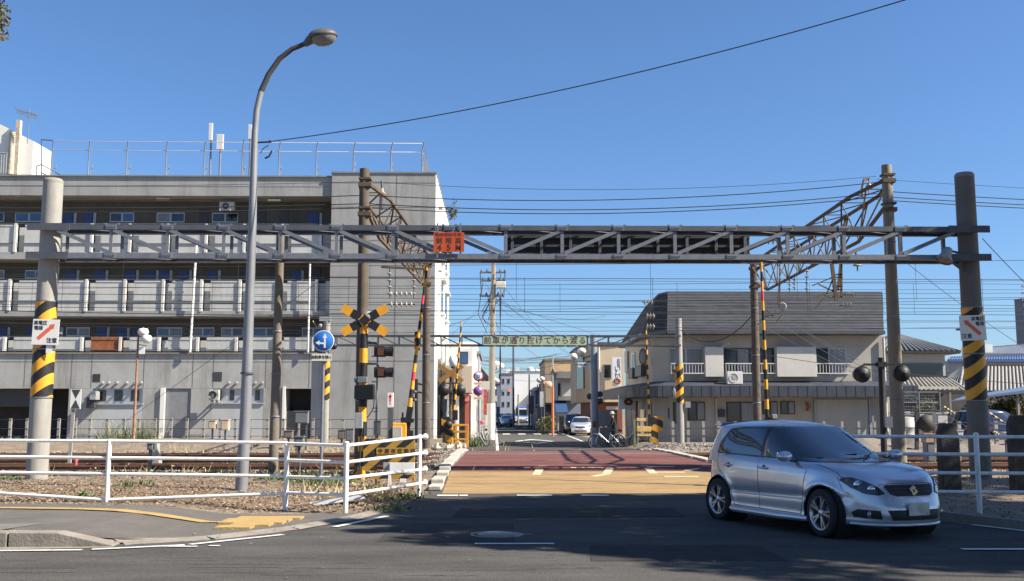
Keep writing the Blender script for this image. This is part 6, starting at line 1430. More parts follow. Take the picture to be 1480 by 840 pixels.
# fallen flat plate by the fence
q = MB(); c = G(486, 726, .03); q.box(c + Vector((0, 0, .03)), (.95, .5, .03), Matrix.Rotation(.35, 3, 'Z') @ Matrix.Rotation(-.12, 3, 'Y')); o = q.build('fallen_plate', M('plate_fallen', (.55, .57, .58), .4, metal=.2, var=.15, dirt=.3)); tag(o, 'pale flat plate lying on the leaves at the fence corner', 'plate')

# right lineside things: shaded timber posts and boxes
tim = M('old_timber', (.055, .05, .045), .95, var=.35, scale=5, bump=.5)
for k, (px, pt, pb, w_, Y, lab) in enumerate(((1368, 612, 706, .40, 21.3, 'dark weathered timber post with tapered top beside the right fence post'), (1471, 600, 706, .42, 21.3, 'dark weathered timber post at the right picture edge'))):
    x = PX(px, Y); q = MB(); z0, z1 = -.05, PZ(pt, Y); wt = w_ / 2
    q.prism([(x - wt, z0), (x - wt * 1.0, z1 - .18), (x - wt * .62, z1), (x + wt * .55, z1), (x + wt * .95, z1 - .25), (x + wt, z0)], Y - .12, Y + .12); o = q.build('timber_post', tim, None, .02); tag(o, lab, 'post', 'dark timber posts')
cabinet(1350, 1366, 598, 613, 30, 'white hooded box on top of a post behind the dark timber post', M('box_white', (.52, .52, .50), .6, var=.1)); cabinet(1332, 1345, 628, 640, 33, 'small rusty orange box right of the bright mast foot', M('box_orange', (.45, .26, .15), .7, var=.3))
cabinet(1377, 1388, 623, 633, 36, 'small pale box between the timber post and the gantry pole', M('box_white')); cabinet(1446, 1458, 626, 636, 34, 'small pale box right of the gantry pole', M('box_white'))
cabinet(1334, 1346, 640, 668, 29.9, 'grey upright trackside cabinet between the rails at right', M('box_dim'), False); cabinet(1376, 1383, 640, 667, 30, 'pale concrete upright block between the rails at right', pole_w, False)
t = thing('oil_drum', P(1311, 625, 44), 'pale ribbed cylindrical tank behind the bright mast foot', 'tank')
q = MB(); c = P(1312, 640, 44); r_ = .36; q.lathe([(.01, 1.22), (r_, 1.18), (r_, .8), (r_ + .02, .78), (r_, .76), (r_, .4), (r_ + .02, .38), (r_, .36), (r_, -.1)], (c.x, c.y, .3), 20); q.build('shell', M('tank_pale', (.40, .39, .36), .6, var=.1, dirt=.2), t)
t = thing('point_machine', P(1330, 620, 40), 'dark round switch machine with brackets beside the tank', 'machine')
q = MB(); q.lathe([(.01, -.2), (.3, -.18), (.34, 0), (.3, .1), (.01, .15)], P(1339, 612, 39), 18, axis='Y'); q.bar(P(1325, 650, 39), P(1325, 596, 39), .12); q.bar(P(1322, 606, 39), P(1356, 606, 39), .1); q.bar(P(1350, 650, 39), P(1350, 606, 39), .08); q.build('machine', M('machine_dark', (.05, .045, .04), .7, var=.3), t)
t = thing('mesh_enclosure', P(1330, 600, 46), 'tall wire mesh enclosure with pale posts before the lean-to', 'fence')
q = MB()
for px in (1306, 1329, 1359): q.tube([(PX(px, 46), 46, .3), (PX(px, 46), 46, PZ(566, 46))], .035, 6)
for py in (567, 582, 597, 612): q.tube([P(1306, py, 46), P(1359, py, 46)], .018, 4)
q.build('frame', galv, t)
q = MB()
for k in range(20): q.tube([(PX(1306 + k * 2.65, 46), 46.02, .3), (PX(1306 + k * 2.65, 46), 46.02, PZ(567, 46))], .006, 3)
for k in range(16): q.tube([P(1306, 568 + k * 4, 46.02), P(1359, 568 + k * 4, 46.02)], .006, 3)
q.build('mesh', galv, t)
for k, (a, b) in enumerate((((1364, 588), (1378, 597)), ((1430, 597), (1452, 612)), ((1436, 678 - 54), (1445, 629)))):
    q = MB(); pa, pb = P(a[0], a[1], 35), P(b[0], b[1], 35)
    for j in range(6): q.tube([pa.lerp(pb, j / 6), pa.lerp(pb, (j + 1) / 6)], .035, 6, j % 2)
    o = q.build('guy_guard', [M('guard_yellow', (.60, .45, .25), .6, var=.1), black]); tag(o, ['striped guy wire sleeve left of the right gantry pole', 'long striped guy wire sleeve right of the right gantry pole', 'short striped guy wire sleeve low beside the right gantry pole'][k], 'guy guard')
# yard clutter under the carport
R.seed(14)
for k in range(16):
    px = 1300 + k * 12; q = MB(); c = P(px, 614 + R.uniform(-8, 6), 50 + R.uniform(-2, 3)); q.box(c, (R.uniform(.5, 1.1), .6, R.uniform(.3, .9))); o = q.build('yard_crate', M('crate_%d' % (k % 3), [(.30, .29, .27), (.12, .11, .10), (.42, .40, .36)][k % 3], .8, var=.2), None, .02); o['label'] = 'stacked yard crate in the shade under the blue carport'; o['category'] = 'crate'; o['group'] = 'crates under the carport'

# ============================================================ STREET FURNITURE BEYOND
Yu = 66; t = thing('utility_pole', (PX(711, Yu), Yu, 0), 'tall concrete utility pole with transformer and crossarms on the left of the street', 'utility pole')
cyl('shaft', (PX(709.5, Yu), Yu, -.1), (PX(713, Yu), Yu, PZ(378, Yu)), .25, .15, pole_c, t, 16)
q = MB(); q.lathe([(.262, 0.0), (.262, 2.3)], (PX(709.6, Yu), Yu, 0), 18); q.build('sleeve', M('sleeve_white', (.62, .61, .57), .7, var=.06, dirt=.2), t)
for (a, b, py) in ((694, 731, 394), (696, 730, 406), (693, 728, 428)):
    q = MB(); q.bar(P(a, py, Yu), P(b, py, Yu), .12, .1); 
    for px in (a + 2, a + 10, b - 8, b - 1): q.lathe([(.07, 0), (.09, .1), (.04, .22), (.01, .25)], P(px, py, Yu), 8)
    q.build('crossarm', galv_d, t)
q = MB(); q.bar(P(694, 394, Yu), P(696, 428, Yu), .07); q.bar(P(730, 394, Yu), P(728, 430, Yu), .07); q.build('brace', galv_d, t)
q = MB(); c = P(724, 412, Yu - .3); q.box(c, (.62, .5, .42)); q.build('transformer', M('transformer', (.50, .49, .45), .5, var=.08), t, .05)
q = MB(); R.seed(19)
for k in range(9):
    a = P(R.uniform(695, 728), R.choice([396, 408, 430]), Yu + R.uniform(-.4, .4)); b = P(R.uniform(702, 722), R.uniform(440, 500), Yu + R.uniform(-.3, .3)); m = a.lerp(b, .5) + Vector((R.uniform(-.6, .6), 0, -.4)); q.tube([a, m, b], .025, 5, cap=False)
for k in range(5): q.tube([P(722 + k * .6, 430, Yu), P(724 - k * .5, 520, Yu + .2), P(723, 590, Yu)], .012, 4, cap=False)
q.build('cable_bundle', wire_m, t)
for k in range(12):   # street service wires going away and across
    a = P(712 + R.uniform(-12, 14), R.uniform(395, 470), Yu); b = P(R.uniform(560, 980), R.uniform(440, 560), R.uniform(90, 160)); wire(a, b, R.uniform(.3, 1.2), .014, 'thin street wire fanning out from the utility pole', 14, name='street_wire', group='wires over the street')
for k in range(14):
    Yy = R.uniform(75, 170); z = PZ(R.uniform(512, 545), Yy); wire((PX(690, Yy), Yy, z), (PX(R.uniform(800, 850), Yy), Yy, z + R.uniform(-.6, .9)), R.uniform(.2, .7), .013, 'thin wire crossing high over the far street', 10, name='street_wire', group='wires over the far street')
# street globe lamps
def globe_lamp(px, pyb, Y, py_g, side, lab, r_=.3, n=2, tagm=False, col=None):
    x = PX(px, Y); t = thing('globe_street_lamp', (x, Y, 0), lab, 'street lamp', 'double globe lamps along the shopping street')
    q = MB(); q.tube([(x, Y, -.05), (x, Y, PZ(py_g - 6, Y))], .07, 8); q.build('post', col or galv_d, t)
    for k in range(n):
        c = P(px + side * (6 + 7 * k) * 55 / Y, py_g + (4 if k else -1) * 40 / Y, Y); q = MB(); q.lathe([(.01, r_ * .8), (r_ * .7, r_ * .6), (r_, 0), (r_ * .75, -r_ * .5), (r_ * .3, -r_ * .8), (.01, -r_ * .8)], c, 16); q.build('globe', globe, t)
        q = MB(); q.tube([(x, Y, c.z - .5), (c.x, Y, c.z - .35), (c.x, Y, c.z - r_ * .8)], .03, 6); q.build('arm', galv_d, t)
    return t
Ys = 54; t = thing('street_sign_lamp', (PX(858.5, Ys), Ys, .0), 'grey steel pole with globe lamps, street name plate and two round mirrors', 'street lamp')
q = MB(); q.tube([(PX(859.5, Ys), Ys, -.05), (PX(858.5, Ys), Ys, PZ(484, Ys))], .20, 18); q.build('pole', M('pole_blue_grey', (.27, .30, .34), .5, metal=.2, var=.12, dirt=.2), t)
for px, py in ((841, 508), (829.5, 516)):
    c = P(px, py, Ys); q = MB(); q.lathe([(.01, .20), (.16, .16), (.235, .03), (.23, -.04), (.12, -.18), (.01, -.2)], c, 18); q.build('globe', globe, t); q = MB(); q.tube([c + Vector((0, 0, -.15)), c + Vector((0, 0, -.4)), P(850, py + 8, Ys), P(858, py + 2, Ys)], .03, 6); q.tube([c + Vector((0, 0, .18)), c + Vector((0, 0, .38))], .015, 5); q.build('arm', galv_d, t)
c = P(843, 527.5, Ys - .1); q = MB(); q.box(c, (.56, .03, .25)); q.build('name_plate', sign_w, t); text('元町通り', (c.x, c.y - .017, c.z), .14, txt_k, 'lettering', t, bold=.002)
q = MB(); q.bar(P(834, 522.5, Ys - .1), P(858, 522.5, Ys - .1), .03); q.build('plate_arm', galv_d, t)
for k, (px, py) in enumerate(((867, 570), (867, 580), (852.5, 573))):
    c = P(px, py, Ys - .05); q = MB(); q.lathe([(.001, -.02), (.14, -.02), (.165, .0), (.12, .06), (.001, .08)], c, 20, axis='Y'); q.tube([c, P(858.5, py, Ys)], .02, 6); q.build('mirror', dgrey, t)
q = MB(); q.b2((PX(855.5, Ys), Ys - .24, PZ(618, Ys)), (PX(861.5, Ys), Ys - .205, PZ(609, Ys))); q.build('rust_patch', rustb, t)
for k, (px, Y, pg, sd_, lab) in enumerate(((713, 72, 527, 1, 'globe lamp peeking out right of the utility pole, nearest of the left row'), (710, 95, 549, 1, 'globe lamp further down the left side of the street'), (708, 125, 560, 1, 'small globe lamp far down the left side of the street'), (786.5, 100, 548, -1, 'globe lamp on the dark pole right of the street, second from the near end'), (777, 130, 562, -1, 'small globe lamp far down the right side of the street'))):
    globe_lamp(px, 600, Y, pg, sd_, lab, .30)
t = thing('rusty_post', (PX(799, 76), 76, 0), 'orange rusty steel post with a bracket and a round orange sign right of the street', 'post'); Y_ = 76
q = MB(); q.tube([(PX(799, Y_), Y_, -.05), (PX(799, Y_), Y_, PZ(560, Y_))], .09, 8); q.tube([(PX(799, Y_), Y_, PZ(560, Y_)), (PX(799, Y_), Y_, PZ(516, Y_))], .06, 8, 1); q.build('post', [M('post_orange_rust', (.50, .18, .08), .8, var=.25), grey_m], t)
q = MB(); q.prism([(PX(795, Y_), PZ(542, Y_)), (PX(799, Y_), PZ(532, Y_)), (PX(804, Y_), PZ(542, Y_)), (PX(799.5, Y_), PZ(539, Y_))], Y_ - .08, Y_ + .08); q.bar(P(780, 541, Y_), P(806, 541, Y_), .05); q.build('bracket', dgrey, t)
q = MB(); q.lathe([(.001, -.03), (.26, -.03), (.26, .03), (.001, .03)], P(793, 556, Y_ - .1), 16, axis='Y'); q.box(P(790, 553, Y_ - .05), (.45, .03, .2)); q.build('orange_sign', M('sign_pale_orange', (.72, .40, .26), .6, var=.1), t)
t = thing('traffic_light', P(733, 567, 165), 'distant horizontal traffic light showing red on the left of the street', 'traffic light')
c = P(733, 564, 165); q = MB(); q.box(c, (1.5, .3, .5)); q.tube([c + Vector((-1.5, 0, 0)), (c.x - 1.5, 165, 0)], .1, 6); q.tube([c, c + Vector((-1.5, 0, 0))], .06, 6); q.build('housing', grey_m, t); q = MB(); q.lathe([(.001, -.18), (.18, -.16)], c + Vector((.45, 0, 0)), 12, axis='Y'); q.build('red_lamp', M('lamp_red', (1, .05, .04), .4, var=0, emit=2.), t)
for k, (px, pt, Y) in enumerate(((742, 500, 120), (749, 570, 150), (765, 541, 140), (787, 545, 108), (780, 555, 128))):
    x = PX(px, Y); q = MB(); q.tube([(x, Y, 0), (x, Y, PZ(pt, Y))], [.13, .1], 8); o = q.build('street_pole', [galv_d, pole_c, mast_b][k % 3]); tag(o, ['very tall thin grey pole in front of the white end block', 'slim grey pole left of the blue bus', 'dark brown pole at the right edge of the white end block', 'dark pole carrying a globe lamp on the right of the street', 'pale pole behind the narrow shop on the right'][k], 'pole', 'slim poles down the street')
# speed limit and no parking signs
Yp = 49; t = thing('traffic_sign', (PX(692.5, Yp), Yp, 0), 'speed limit 30 and no parking roundels on one bent pole', 'sign')
q = MB(); q.tube([P(702, 644, Yp - .3), P(699, 639, Yp - .2), P(693.5, 631, Yp), P(692.5, 618, Yp), P(691.5, 537, Yp)], .035, 8); q.build('pole', galv, t)
for (py, rim, fill) in ((544, sign_rd, txt_w), (565, sign_rd, sign_bl)):
    c = P(691, py, Yp - .06); q = MB(); q.lathe([(.001, -.01), (.23, -.01), (.235, .01), (.001, .01)], c, 30, axis='Y'); q.build('disc_rim', rim, t); q = MB(); q.lathe([(.001, -.013), (.172, -.013), (.172, -.009)], c, 30, axis='Y'); q.build('disc', fill, t)
    if py == 544: text('30', (c.x, c.y - .016, c.z), .26, sign_bl, 'numeral', t, sx=.85, bold=.006)
    else: q = MB(); q.bar(c + Vector((-.13, -.016, .13)), c + Vector((.13, -.016, -.13)), .05, .004, up=(0, 1, 0)); q.build('slash', sign_rd, t)
for py in (554.5, 575.5):
    c = P(691, py, Yp - .06); q = MB(); q.box(c, (.44, .012, .13)); q.build('plate', M('plate_cream'), t); q = MB(); q.box(c + Vector((0, -.008, 0)), (.32, .003, .03)); q.build('red_arrow_bar', M('bar_orange', (.75, .25, .08), .5, var=0), t)
q = MB(); q.box(P(700, 557, 52), (.55, .03, .42)); q.build('back_plate', M('plate_cream'), t)
# flowers, vertical shop sign, bicycle group on the left kerb
t = thing('red_vertical_sign', P(702, 580, 70), 'narrow vertical signboard with red characters behind the traffic sign', 'sign')
q = MB(); q.b2((PX(699, 70), 69.9, PZ(600, 70)), (PX(704, 70), 70, PZ(560, 70))); q.build('panel', M('sign_brownish', (.22, .12, .09), .7, var=.2), t)
for k in range(5): text('酒寿司売店'[k], (PX(701.6, 70), 69.89, PZ(563.5 + 7.6 * k, 70)), .26, sign_rd, 'lettering', t, bold=.012)
weeds('potted_flowers_foliage', [(PX(684, 52), 52, .35, .3, 160), (PX(699, 53), 53, .25, .2, 80)], wd[:2], 55, (.25, .9))
q = MB(); R.seed(2)
for k in range(30): c = P(695 + R.gauss(0, 1.6), 610 + R.gauss(0, 1.2), 52); q.ball(c, R.uniform(.03, .06), n=6)
o = q.build('pink_flowers', M('petal_pink', (.80, .20, .22), .7, var=.3)); tag(o, 'bunch of pink flowers on the left kerb behind the sign pole', 'flowers')

def bicycle(loc, rz, lab, wr=.33, fm=None):
    fm = fm or M('bike_silver', (.55, .56, .57), .3, metal=.6, var=.05); t = thing('bicycle', loc, lab, 'bicycle'); t.rotation_euler = (0, 0, 0)
    c_, s_ = math.cos(rz), math.sin(rz)
    def T(x, z, y=0): return Vector((loc[0] + x * c_ - y * s_, loc[1] + x * s_ + y * c_, loc[2] + z))
    for wx in (-.54, .54):
        q = MB(); q.tube([T(wx + wr * math.cos(a * PI / 14), wr + wr * math.sin(a * PI / 14)) for a in range(29)], .018, 6, cap=False); wh = q.build('wheel', rubber, t)
        q = MB(); q.tube([T(wx + (wr - .025) * math.cos(a * PI / 14), wr + (wr - .025) * math.sin(a * PI / 14)) for a in range(29)], .009, 5, cap=False)
        for k in range(14): a = k * PI / 7; q.tube([T(wx, wr), T(wx + (wr - .02) * math.cos(a), wr + (wr - .02) * math.sin(a))], .002, 3)
        q.build('rim', galv, wh)
    q = MB(); bb = T(-.08, .30); st = T(-.20, .78); hd = T(.36, .86); ax = T(.54, wr); rx = T(-.54, wr)
    for a, b, r_ in ((bb, st, .016), (bb, T(.38, .74), .018), (rx, bb, .011), (rx, T(-.18, .70), .010), (T(.38, .70), ax, .014), (T(.385, .68), T(.35, .95), .016)): q.tube([a, b], r_, 8)
    q.build('frame', fm, t)
    q = MB(); q.tube([T(.20, 1.0, .26), T(.33, 1.02, .20), T(.35, .97, 0), T(.33, 1.02, -.20), T(.20, 1.0, -.26)], .012, 6); q.build('handlebar', galv, t)
    q = MB(); q.tube([T(-.36, .84), T(-.26, .85), T(-.12, .83)], [.07, .06, .02], 8); q.build('saddle', black, t)
    q = MB(); q.lathe([(.001, 0), (.10, 0), (.10, .01)], bb, 14, axis='Y'); q.bar(bb + Vector((0, -.04, 0)), bb + Vector((.1, -.04, -.13)), .02); q.build('crank', dgrey, t)
    q = MB()
    for wx, a0, a1 in ((-.54, .1, .75), (.54, .25, .8)):
        q.tube([T(wx + (wr + .03) * math.cos(PI * (a0 + (a1 - a0) * k / 8)), wr + (wr + .03) * math.sin(PI * (a0 + (a1 - a0) * k / 8))) for k in range(9)], .022, 6)
    q.build('mudguard', M('mudguard', (.62, .63, .64), .25, metal=.5, var=.03), t)
    q = MB(); bc = T(.62, .82)
    for zz in (-.12, 0, .12): q.tube([bc + Vector((.16 * math.cos(k * PI / 4) * (1 + zz), .12 * math.sin(k * PI / 4), zz)) for k in range(9)], .006, 4)
    for k in range(12): q.tube([bc + Vector((.14 * math.cos(k * PI / 6), .11 * math.sin(k * PI / 6), -.12)), bc + Vector((.18 * math.cos(k * PI / 6), .13 * math.sin(k * PI / 6), .12))], .004, 4)
    q.build('basket', dgrey, t); return t
Yk = 49.5
bicycle((PX(876, Yk), Yk - .2, .0), PI - .15, 'silver bicycle nearest the steel pole, front wheel toward it'); bicycle((PX(904, Yk), Yk + .4, .0), .1, 'silver bicycle with bright mudguard beside the shop banners')
bicycle((PX(700, 53), 53, .0), PI / 2 + .3, 'parked white bicycle on the left kerb beside the utility pole', fm=M('bike_white', (.7, .7, .68), .4, var=.05))
# person in black bending over the bicycle
def limb(pts, rads, mat, name, parent):
    me = bpy.data.meshes.new(name); off = parent.location if parent else Vector((0, 0, 0))
    return None
def person(loc, lab):
    L0 = Vector(loc); verts = {'pel': (0, 0, .92, .13), 'bel': (-.03, 0, 1.08, .13), 'che': (-.08, 0, 1.30, .15), 'nk': (-.12, 0, 1.46, .06), 'hd0': (-.14, 0, 1.54, .07), 'hd1': (-.155, 0, 1.62, .095), 'hd2': (-.15, 0, 1.70, .06),
        'hl': (0, .09, .86, .095), 'kl': (-.12, .10, .48, .065), 'al': (-.02, .10, .09, .045), 'tl': (-.16, .10, .04, .04), 'hr': (0, -.09, .86, .095), 'kr': (.06, -.10, .48, .065), 'ar': (.16, -.10, .10, .045), 'tr': (.04, -.10, .04, .04),
        'sl': (-.10, .17, 1.38, .065), 'el': (-.20, .21, 1.12, .048), 'wl': (-.42, .2, 1.02, .032), 'fl': (-.50, .2, 1.01, .03), 'sr': (-.10, -.17, 1.38, .065), 'er': (-.20, -.21, 1.12, .048), 'wr': (-.42, -.2, 1.02, .032), 'fr': (-.50, -.2, 1.01, .03)}
    ed = [('pel', 'bel'), ('bel', 'che'), ('che', 'nk'), ('nk', 'hd0'), ('hd0', 'hd1'), ('hd1', 'hd2'), ('pel', 'hl'), ('hl', 'kl'), ('kl', 'al'), ('al', 'tl'), ('pel', 'hr'), ('hr', 'kr'), ('kr', 'ar'), ('ar', 'tr'), ('che', 'sl'), ('sl', 'el'), ('el', 'wl'), ('wl', 'fl'), ('che', 'sr'), ('sr', 'er'), ('er', 'wr'), ('wr', 'fr')]
    ks = list(verts); me = bpy.data.meshes.new('person'); me.from_pydata([verts[k][:3] for k in ks], [(ks.index(a), ks.index(b)) for a, b in ed], [])
    o = bpy.data.objects.new('person', me); COL.objects.link(o); o.location = L0
    sk_ = o.modifiers.new('skin', 'SKIN'); 
    for i, k in enumerate(ks): me.skin_vertices[0].data[i].radius = (verts[k][3],) * 2
    me.skin_vertices[0].data[0].use_root = True
    sb_ = o.modifiers.new('sub', 'SUBSURF'); sb_.levels = 2; sb_.render_levels = 2
    # bake the surface so clothing colours follow the body
    bpy.context.view_layer.update(); ev = o.evaluated_get(bpy.context.evaluated_depsgraph_get()); m2 = bpy.data.meshes.new_from_object(ev); o.modifiers.clear(); o.data = m2; m2.name = 'person'
    skin = M('skin', (.50, .30, .20), .6, var=.05); cl = M('coat_black', (.015, .015, .018), .85, var=.2); tr = M('trousers_dark', (.03, .03, .035), .85, var=.2)
    m2.materials.clear()
    for mm in (cl, tr, skin): m2.materials.append(mm)
    for p in m2.polygons:
        z = p.center.z; p.material_index = 2 if (z > 1.49 or p.center.x < -.43 and z > .8) else (1 if z < .80 else 0); p.use_smooth = True
    tag(o, lab, 'person')
    q = MB(); c = L0 + Vector((-.15, 0, 1.655)); q.lathe([(.16, -.01), (.16, .0), (.105, .012), (.10, .08), (.06, .115), (.001, .12)], c, 20); q.build('hat', M('hat_grey', (.34, .33, .31), .8, var=.1), o)
    q = MB(); q.lathe([(.20, -.35), (.19, -.1), (.16, .08), (.13, .2)], L0 + Vector((-.02, 0, .92)), 18); q.build('coat_hem', cl, o)
    q = MB(); 
    for sg in (-1, 1): q.ball(L0 + Vector((-.235, .035 * sg, 1.615)), .012, n=8)
    q.build('eyes', txt_k, o); q = MB(); q.lathe([(.018, -.03), (.012, 0), (.003, .02)], L0 + Vector((-.255, 0, 1.60)), 8); q.build('nose', skin, o)
    return o
person((PX(889, Yk), Yk, 0.0), 'person in black coat and pale hat walking a bicycle at the crossing exit')

# ============================================================ VEHICLES
glass_car = M('car_glass', (.018, .022, .028), .03, var=0, spec=1.0, coat=1.0)
tyre_m = M('tyre', (.02, .02, .021), .85, var=.15, scale=20)
rim_m = M('alloy_rim', (.52, .53, .55), .28, metal=.85, var=.05)
lens_m = M('lamp_lens', (.30, .32, .35), .06, var=.2, scale=12, coat=1., metal=.4)
tail_m = M('tail_lamp', (.35, .015, .012), .12, var=.1, coat=1.)
chrome = M('chrome', (.75, .76, .78), .12, metal=1., var=0)
plate_m = M('number_plate', (.50, .47, .42), .5, var=.35, scale=9)
class Veh:
    def __init__(s, S, loc, heading, label, group=None, res=1.):
        s.S = S; s.t = thing(S.get('name', 'car'), (0, 0, 0), label, S.get('cat', 'car'), group)
        s.N = int(200 * res) // 2 * 2; s.body()
        s.loc = loc; s.heading = heading
    def zs(s, x): return interp(x, *s.S['zs'])
    def outline(s, xf, xr, wd, nf, nr):
        xm = (xf + xr) / 2 + .1; pts = []
        n = 1200
        for i in range(n):
            a = 2 * PI * i / n; c, d = math.cos(a), math.sin(a); e = 2 / (nf if c > 0 else nr)
            x = xm + (xf - xm if c > 0 else xm - xr) * math.copysign(abs(c) ** e, c); y = wd * math.copysign(abs(d) ** e, d); pts.append((x, y))
        P_ = np.array(pts + [pts[0]]); L_ = np.r_[0, np.cumsum(np.hypot(*np.diff(P_, axis=0).T))]
        u = np.linspace(0, L_[-1], s.N, endpoint=False); return np.c_[np.interp(u, L_, P_[:, 0]), np.interp(u, L_, P_[:, 1])]
    def body(s):
        S = s.S; K = 26; rings = []
        for k in range(K + 1):
            t = k / K; g = lambda key: interp(t, *S[key])
            o = s.outline(g('xf'), g('xr'), g('w'), S['nf'], S['nr']); ring = []
            for x, y in o:
                zb = interp(x, *S['zb']); z = zb + (s.zs(x) - zb) * t
                bul = 0
                for wx in S['axles']:   # flared arches
                    r = math.hypot(x - wx, z - S['wr']); bul += .022 * math.exp(-((r - S['wr'] - .06) / .055) ** 2) if r > .1 else 0
                y += math.copysign(bul, y) if abs(y) > .6 else 0
                if S.get('crease') and abs(y) > .5 and -1.6 < x < 1.6: y -= math.copysign(.012 * math.exp(-((z - .50 - .02 * x) / .05) ** 2), y)
                ring.append((x, y, z))
            rings.append(ring)
        top = rings[-1]; xc = (S['xf'][1][-1] + S['xr'][1][-1]) / 2
        for k in range(1, 15):
            sc = 1 - (k / 14) ** .8 * .995; ring = []
            for (x, y, z) in top:
                x2 = xc + (x - xc) * (1 - (1 - sc) * .75) if k < 14 else xc + (x - xc) * .25; y2 = y * sc
                ring.append((x2, y2, s.zs(x2) + S.get('crown', .06) * (1 - sc * sc) * min(1, max(0, (S['xf'][1][-1] - x2) / .25)) ** .5))
            rings.append(ring)
        N = s.N; V = [Vector(v) for r in rings for v in r]; F_ = [(i * N + j, i * N + (j + 1) % N, (i + 1) * N + (j + 1) % N, (i + 1) * N + j) for i in range(len(rings) - 1) for j in range(N)]
        # wheel arches
        Ra = S['wr'] + .045; keep = []; ins = [False] * len(V)
        for i, v in enumerate(V):
            for wx in S['axles']:
                if abs(v.y) > .45 and math.hypot(v.x - wx, v.z - S['wr']) < Ra: ins[i] = wx
        for f in F_:
            if all(ins[i] is not False for i in f): continue
            keep.append(f)
        for i, v in enumerate(V):
            if ins[i] is not False:
                wx = ins[i]; d = Vector((v.x - wx, 0, v.z - S['wr'])); 
                if d.length > 1e-4: d = d.normalized() * Ra; V[i] = Vector((wx + d.x, v.y, S['wr'] + d.z))
        gh = []
        if S.get('gh'):
            g = S['gh']; K2 = 16; rr = []
            for k in range(K2 + 1):
                t = k / K2; tt = t; bw = .018 * math.sin(PI * t)
                o = s.outline(g['xf'][0] + (g['xf'][1] - g['xf'][0]) * tt, g['xr'][0] + (g['xr'][1] - g['xr'][0]) * tt, g['w'][0] + (g['w'][1] - g['w'][0]) * tt + bw, g['nf'], g['nr'])
                rr.append([(x, y, g['z'][0] + (g['z'][1] - g['z'][0]) * tt) for x, y in o])
            xc2 = (g['xf'][1] + g['xr'][1]) / 2
            for k in range(1, 11):
                sc = math.cos(k / 10 * PI / 2) if k < 10 else .004; rr.append([(xc2 + (x - xc2) * sc, y * sc, g['z'][1] + g['crown'] * (1 - sc * sc) ** .8 - .04 * (((xc2 + (x - xc2) * sc) - xc2) / 1.0) ** 2 * (1 - sc) ) for x, y, _ in rr[K2][:]])
            o0 = len(V); V += [Vector(v) for r in rr for v in r]; keep += [(o0 + i * N + j, o0 + i * N + (j + 1) % N, o0 + (i + 1) * N + (j + 1) % N, o0 + (i + 1) * N + j) for i in range(len(rr) - 1) for j in range(N)]
        s.V, s.F = V, keep
        q = MB(); q.v = [tuple(v) for v in V]; q.f = keep; q.m = [0] * len(keep); q.sm = [True] * len(keep); q.build('body', S['paint'], s.t)
        s.bvh = BVHTree.FromPolygons(V, keep)
        # arch liners and underside
        q = MB()
        for wx in S['axles']:
            for sg in (-1, 1): q.lathe([(Ra + .005, sg * .50), (Ra + .005, sg * (S['hw'] - .03))], (wx, 0, S['wr']), 28, axis='Y'); q.lathe([(.01, sg * .50), (Ra, sg * .50)], (wx, 0, S['wr']), 28, axis='Y')
        q.b2((S['xr'][1][0] + .35, -.5, .17), (S['xf'][1][0] - .5, .5, .26)); q.build('underbody', M('underbody_black', (.01, .01, .01), .9, var=0), s.t)
    def cast(s, o, d):
        h = s.bvh.ray_cast(Vector(o), Vector(d).normalized()); return h
    def proj(s, name, pts2, frame, mat, off=.006, parent=None, step=.04, thick=True):
        """lay an outline given in a view plane onto the body: frame = (origin, u axis, v axis, direction)"""
        O, U, W_, D = [Vector(v) for v in frame]; D = D.normalized(); pts = []
        n = len(pts2)
        for i in range(n):
            a = Vector(pts2[i]); b = Vector(pts2[(i + 1) % n]); k = max(1, int((b - a).length / step))
            for j in range(k): pts.append(a + (b - a) * (j / k))
        nb = len(pts); bx_ = [p.x for p in pts]; by_ = [p.y for p in pts]
        def inside(x, y):
            c = False; j = nb - 1
            for i in range(nb):
                if (by_[i] > y) != (by_[j] > y) and x < (bx_[j] - bx_[i]) * (y - by_[i]) / (by_[j] - by_[i]) + bx_[i]: c = not c
                j = i
            return c
        x = min(bx_)
        while x < max(bx_):
            y = min(by_)
            while y < max(by_):
                if inside(x, y) and min((x - a) ** 2 + (y - b) ** 2 for a, b in zip(bx_, by_)) > (step * .35) ** 2: pts.append(Vector((x, y)))
                y += step
            x += step
        vs, es, fs, *_ = geometry.delaunay_2d_cdt(pts, [], [list(range(nb))], 1, 1e-6); out = []; bad = set()
        for i, v in enumerate(vs):
            h = s.cast(O + U * v.x + W_ * v.y - D * 6, D)
            if h[0] is None: bad.add(i); out.append(O + U * v.x + W_ * v.y); continue
            nn = h[1] if h[1].dot(D) < 0 else -h[1]; out.append(h[0] + nn * off)
        fs = [f for f in fs if not any(i in bad for i in f)]
        q = MB(); q.add(out, fs, 0, True); return q.build(name, mat, parent or s.t)
    def SIDE(s, sg): return ((0, 0, 0), (1, 0, 0), (0, 0, 1), (0, -sg, 0))
    FRONT = ((0, 0, 0), (0, 1, 0), (0, 0, 1), (-1, 0, 0)); REAR = ((0, 0, 0), (0, 1, 0), (0, 0, 1), (1, 0, 0)); TOPV = ((0, 0, 0), (1, 0, 0), (0, 1, 0), (0, 0, -1))
